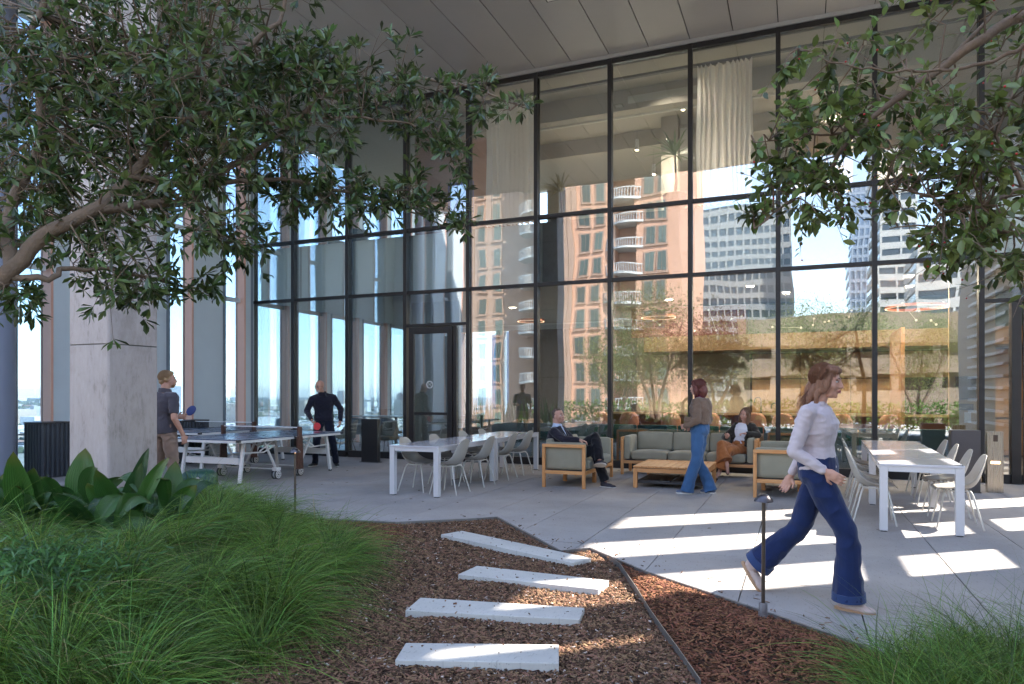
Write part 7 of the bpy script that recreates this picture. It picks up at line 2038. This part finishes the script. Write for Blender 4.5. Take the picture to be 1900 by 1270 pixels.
# ---- 5: suited man on the two-seat sofa
def suited_man():
    rz = R(0) - math.pi / 2; loc = (-3.60, 11.12, 0)      # faces +u
    t = thing('person', 'person in dark suit reclining on the left sofa with legs crossed', 'person', loc, rz)
    # local: y forward = world +u, x right = world -v (towards the camera)
    pelv, ctl, neck = V3((.02, .08, .52)), V3((.03, -.16, .68)), V3((.05, -.15, .97))
    Hc = V3((.05, -.13, 1.135)); hf = V3((.40, 1, .12))
    shR, shL = V3((.235, -.14, .88)), V3((-.14, -.12, .89)); elR, elL = V3((.33, .06, .76)), V3((-.24, .05, .68)); wrR, wrL = V3((.31, .30, .765)), V3((-.12, .28, .66))
    hpR, hpL = V3((.11, .10, .50)), V3((-.08, .10, .50)); knR, knL = V3((.10, .50, .60)), V3((.04, .50, .80)); anR, anL = V3((.10, .68, .10)), V3((.20, .62, .44))
    body = MB(); torso(body, pelv, ctl, neck, 0, 0)
    cap(body, neck - V3((0, .01, .03)), .064, Hc - V3((0, .035, .06)), .062); P, A = head(body, Hc, hf, 0, 1.06, (0, -.15, 1))
    for a_, b_, c_ in ((shR, elR, wrR), (shL, elL, wrL)): limb(body, [a_, b_, c_], [.050, .043, .028])
    hand(body, wrR, (-.15, .9, -.15), (0, 0, -1), .5, -1, 1.08); hand(body, wrL, (.5, .8, -.1), (0, 0, -1), .4, 1, 1.05)
    for h, k, a in ((hpR, knR, anR), (hpL, knL, anL)): limb(body, [h, k, a], [.085, .058, .040])
    blob('body', body, mat('skin_ruddy', (.46, .245, .18), .5, var=.06, vscale=20), t, .006, 2); face_parts(t, P, A, 1.06, mat('brow_grey'), LIPM)
    st_ = MB(); torso(st_, pelv, ctl, neck, 0, 0, g=.008, lo=.05)
    loft(st_, [(neck + V3((0, .006, z)), V3((1, 0, 0)), V3((0, 1, -.2)), r, r) for z, r in ((-.03, .085), (.03, .073), (.045, .070))])
    for c_, e_ in ((wrR, elR), (wrL, elL)): cap(st_, c_.lerp(e_, .02), .034, c_.lerp(e_, .12), .036)
    blob('shirt', st_, fabric('pale_blue_shirt', (.42, .50, .66), 400), t, .006, 2, .003, 12)
    jk = MB()
    # jacket: torso shell open in front, made of two front panels and a back
    for sx in (-1, 1):
        rings = []
        for tt, rx, ry in ((.0, .10, .13), (.25, .095, .125), (.5, .10, .13), (.75, .11, .132), (.93, .085, .10)):
            c = spine(pelv, ctl, neck, tt) + V3((sx * (.088 + .02 * (1 - tt)), -.02, 0)); rings.append((c, V3((1, 0, 0)), V3((0, .9, .4)).normalized(), rx + .008, ry + .012))
        loft(jk, rings)
    for a_, b_, c_ in ((shR, elR, wrR), (shL, elL, wrL)): limb(jk, [a_, b_, c_.lerp(b_, .1)], [.072, .063, .047]); cap(jk, a_, .072, spine(pelv, ctl, neck, .86) + V3((0, -.03, 0)), .085)
    blob('jacket', jk, fabric('charcoal_wool', (.018, .016, .026), 260), t, .007, 2, .006, 9, (1, 1, 1.4), 14)
    lp = MB()
    for sx in (-1, 1): lp.beam(spine(pelv, ctl, neck, .35) + V3((sx * .045, .155, .03)), spine(pelv, ctl, neck, .93) + V3((sx * .075, .085, .03)), .05, .012)
    lp.build('lapel', fabric('charcoal_wool'), t, bevel=.004)
    tr_ = MB(); torso(tr_, pelv, ctl, neck, 0, 0, hips=.18, waist=.16, g=.008, lo=-.2, hi=.22)
    for h, k, a, r3 in ((hpR, knR, anR, .075), (hpL, knL, anL, .072)):
        limb(tr_, [h, h.lerp(k, .5), k], [.11, .10, .084]); hose(tr_, [k, k.lerp(a, .5), a], [.082, .078, r3])
    blob('trousers', tr_, fabric('black_trouser', (.010, .010, .013), 400), t, .007, 2, .007, 9, (1, 1, 1), 15)
    so = mat('pale_sole', (.50, .42, .34), .7)
    shoe(t, (.10, .675, .088), (.13, .90, .085), mat('navy_shoe', (.02, .018, .03), .5), M_SOLEW, 1.05)
    shoe(t, (.205, .63, .42), (.30, .80, .445), mat('navy_shoe'), so, 1.05, (-.75, .25, .6))
    hr = MB(); ell(hr, P(0, -.030, .050), (.080, .088, .078), A); ell(hr, P(0, .012, .096), (.058, .055, .024), A); ell(hr, P(0, -.08, .0), (.055, .026, .05), A)
    for q in (-1, 1): ell(hr, P(q * .068, -.025, .01), (.013, .038, .045), A)
    blob('hair', hr, hairmat('hair_grey_brown', (.10, .07, .055)), t, .006, 2, .003, 30, (1.5, 1.5, .6), 5)
suited_man()

# ---- 6: sitting woman on the three-seat sofa
def sitting_woman():
    u0 = -1.02; rz = R(-102) - math.pi / 2; loc = (u0, 13.22, 0)
    t = thing('person', 'person sitting on the long sofa in dark jacket and wide rust trousers', 'person', loc, rz)
    pelv, ctl, neck = V3((0, .0, .53)), V3((-.02, -.14, .72)), V3((-.05, -.14, .99))
    Hc = V3((-.085, -.08, 1.135)); hf = V3((.35, 1, -.18))
    shR, shL = V3((.10, -.14, .91)), V3((-.21, -.12, .92)); elR, elL = V3((.25, .02, .72)), V3((-.33, -.02, .77)); wrR, wrL = V3((.16, .22, .72)), V3((-.17, .13, .80))
    hpR, hpL = V3((.09, .02, .50)), V3((-.09, .02, .50)); knR, knL = V3((.17, .44, .60)), V3((.08, .46, .50)); anR, anL = V3((.02, .62, .27)), V3((.17, .62, .10))
    body = MB(); torso(body, pelv, ctl, neck, 0, 0, sh=.155, hips=.165, waist=.115)
    cap(body, neck - V3((0, .01, .02)), .048, Hc - V3((0, .03, .06)), .046); P, A = head(body, Hc, hf, R(14), .97)
    for a_, b_, c_ in ((shR, elR, wrR), (shL, elL, wrL)): limb(body, [a_, b_, c_], [.040, .033, .023])
    hand(body, wrR, (-.3, .7, .35), (-.6, 0, .6), .9, 1, .93); hand(body, wrL, (.6, .6, .1), (0, .2, -1), .6, 1, .93)
    for h, k, a in ((hpR, knR, anR), (hpL, knL, anL)): limb(body, [h, k, a], [.072, .050, .032])
    for a, tt in ((anR, V3((-.03, .74, .15))), (anL, V3((.20, .80, .035)))): cap(body, a, .032, tt, .024)
    blob('body', body, SK1, t, .006, 2); face_parts(t, P, A, .97, mat('brow_brown'), LIP)
    tp = MB(); torso(tp, pelv, ctl, neck, 0, 0, sh=.155, hips=.165, waist=.12, g=.008, lo=.05, hi=.97, bust=.015)
    blob('top', tp, fabric('white_cotton', (.62, .60, .64), 400), t, .006, 2, .003, 14)
    jk = MB()
    for sx in (-1, 1):
        rings = []
        for tt, rx, ry in ((-.02, .075, .13), (.25, .065, .12), (.5, .07, .12), (.75, .08, .122), (.93, .065, .09)):
            c = spine(pelv, ctl, neck, tt) + V3((sx * (.098 + .03 * (1 - tt)), -.03, 0)); rings.append((c, V3((1, 0, 0)), V3((0, .9, .4)).normalized(), rx + .006, ry + .012))
        loft(jk, rings)
    for a_, b_, c_ in ((shR, elR, wrR), (shL, elL, wrL)): limb(jk, [a_, b_, c_.lerp(b_, .14)], [.062, .056, .044]); cap(jk, a_, .062, spine(pelv, ctl, neck, .86) + V3((0, -.04, 0)), .07)
    blob('jacket', jk, fabric('dark_olive_wool', (.030, .026, .022), 260), t, .007, 2, .006, 9, (1, 1, 1.4), 17)
    tr_ = MB(); torso(tr_, pelv, ctl, neck, 0, 0, hips=.172, waist=.125, g=.012, lo=-.2, hi=.26)
    limb(tr_, [hpR, hpR.lerp(knR, .5), knR], [.10, .095, .085]); limb(tr_, [hpL, hpL.lerp(knL, .5), knL], [.10, .095, .085])
    hose(tr_, [knR, V3((.12, .56, .44)), V3((.06, .62, .33))], [.088, .11, .135]); hose(tr_, [knL, V3((.13, .56, .34)), V3((.17, .60, .20))], [.085, .10, .12])
    blob('trousers', tr_, fabric('rust_cotton', (.33, .115, .035), 300), t, .007, 2, .008, 9, (1, 1, .7), 18)
    bl = MB(); c = spine(pelv, ctl, neck, .25); bl.tube([c - V3((0, .02, .018)), c + V3((0, -.02, .018))], .135, 24, flat=.86); bl.build('belt', mat('belt_brown', (.06, .02, .015), .5), t, smooth=40)
    for a, tt, upv in ((anR, V3((-.03, .76, .14)), (0, .5, 1)), (anL, V3((.20, .80, .035)), (0, 0, 1))):
        f = MB(); r, fw, u = basis(tt - a if a is anR else V3((.03, .18, 0)), upv); b = tt - fw * .06
        ell(f, b - u * .012, (.036, .085, .018), (r, fw, u)); blob('flat_shoe', f, mat('burgundy_flat', (.05, .012, .014), .4), t, .006, 1)
    hr = MB(); ell(hr, P(0, -.022, .042), (.084, .094, .086), A)
    for q in (-1, 1): hose(hr, [P(q * .060, .02, .06), P(q * .082, .0, -.04), P(q * .085, .015, -.16), P(q * .075, .03, -.30)], [.030, .034, .030, .008], 12)
    hose(hr, [P(0, -.06, .0), P(0, -.075, -.1), P(0, -.06, -.24)], [.07, .065, .03], 14)
    blob('hair', hr, hairmat('hair_light_brown', (.16, .085, .05)), t, .006, 2, .004, 26, (2, 2, .3), 8)
    strands(t, P, A, 320, .42, hairmat('hair_light_brown'), 6, (0, .05, -1), rad=(.087, .097, .089))
sitting_woman()

# ================================================================ air
hz = MB().box(-13500, 5500, -3500, 13500, GZ - 3.2, 84).build('haze', None or D.materials.new('haze_air'))
hm_ = hz.data.materials[0]; hm_.use_nodes = True; hn = hm_.node_tree.nodes; hn.clear()
ho = hn.new('ShaderNodeOutputMaterial'); hv = hn.new('ShaderNodeVolumePrincipled')
hv.inputs['Color'].default_value = (.80, .88, 1.0, 1); hv.inputs['Density'].default_value = 0.00006; hv.inputs['Anisotropy'].default_value = 0.2
hm_.node_tree.links.new(hv.outputs[0], ho.inputs['Volume'])
tag(hz, kind='stuff')
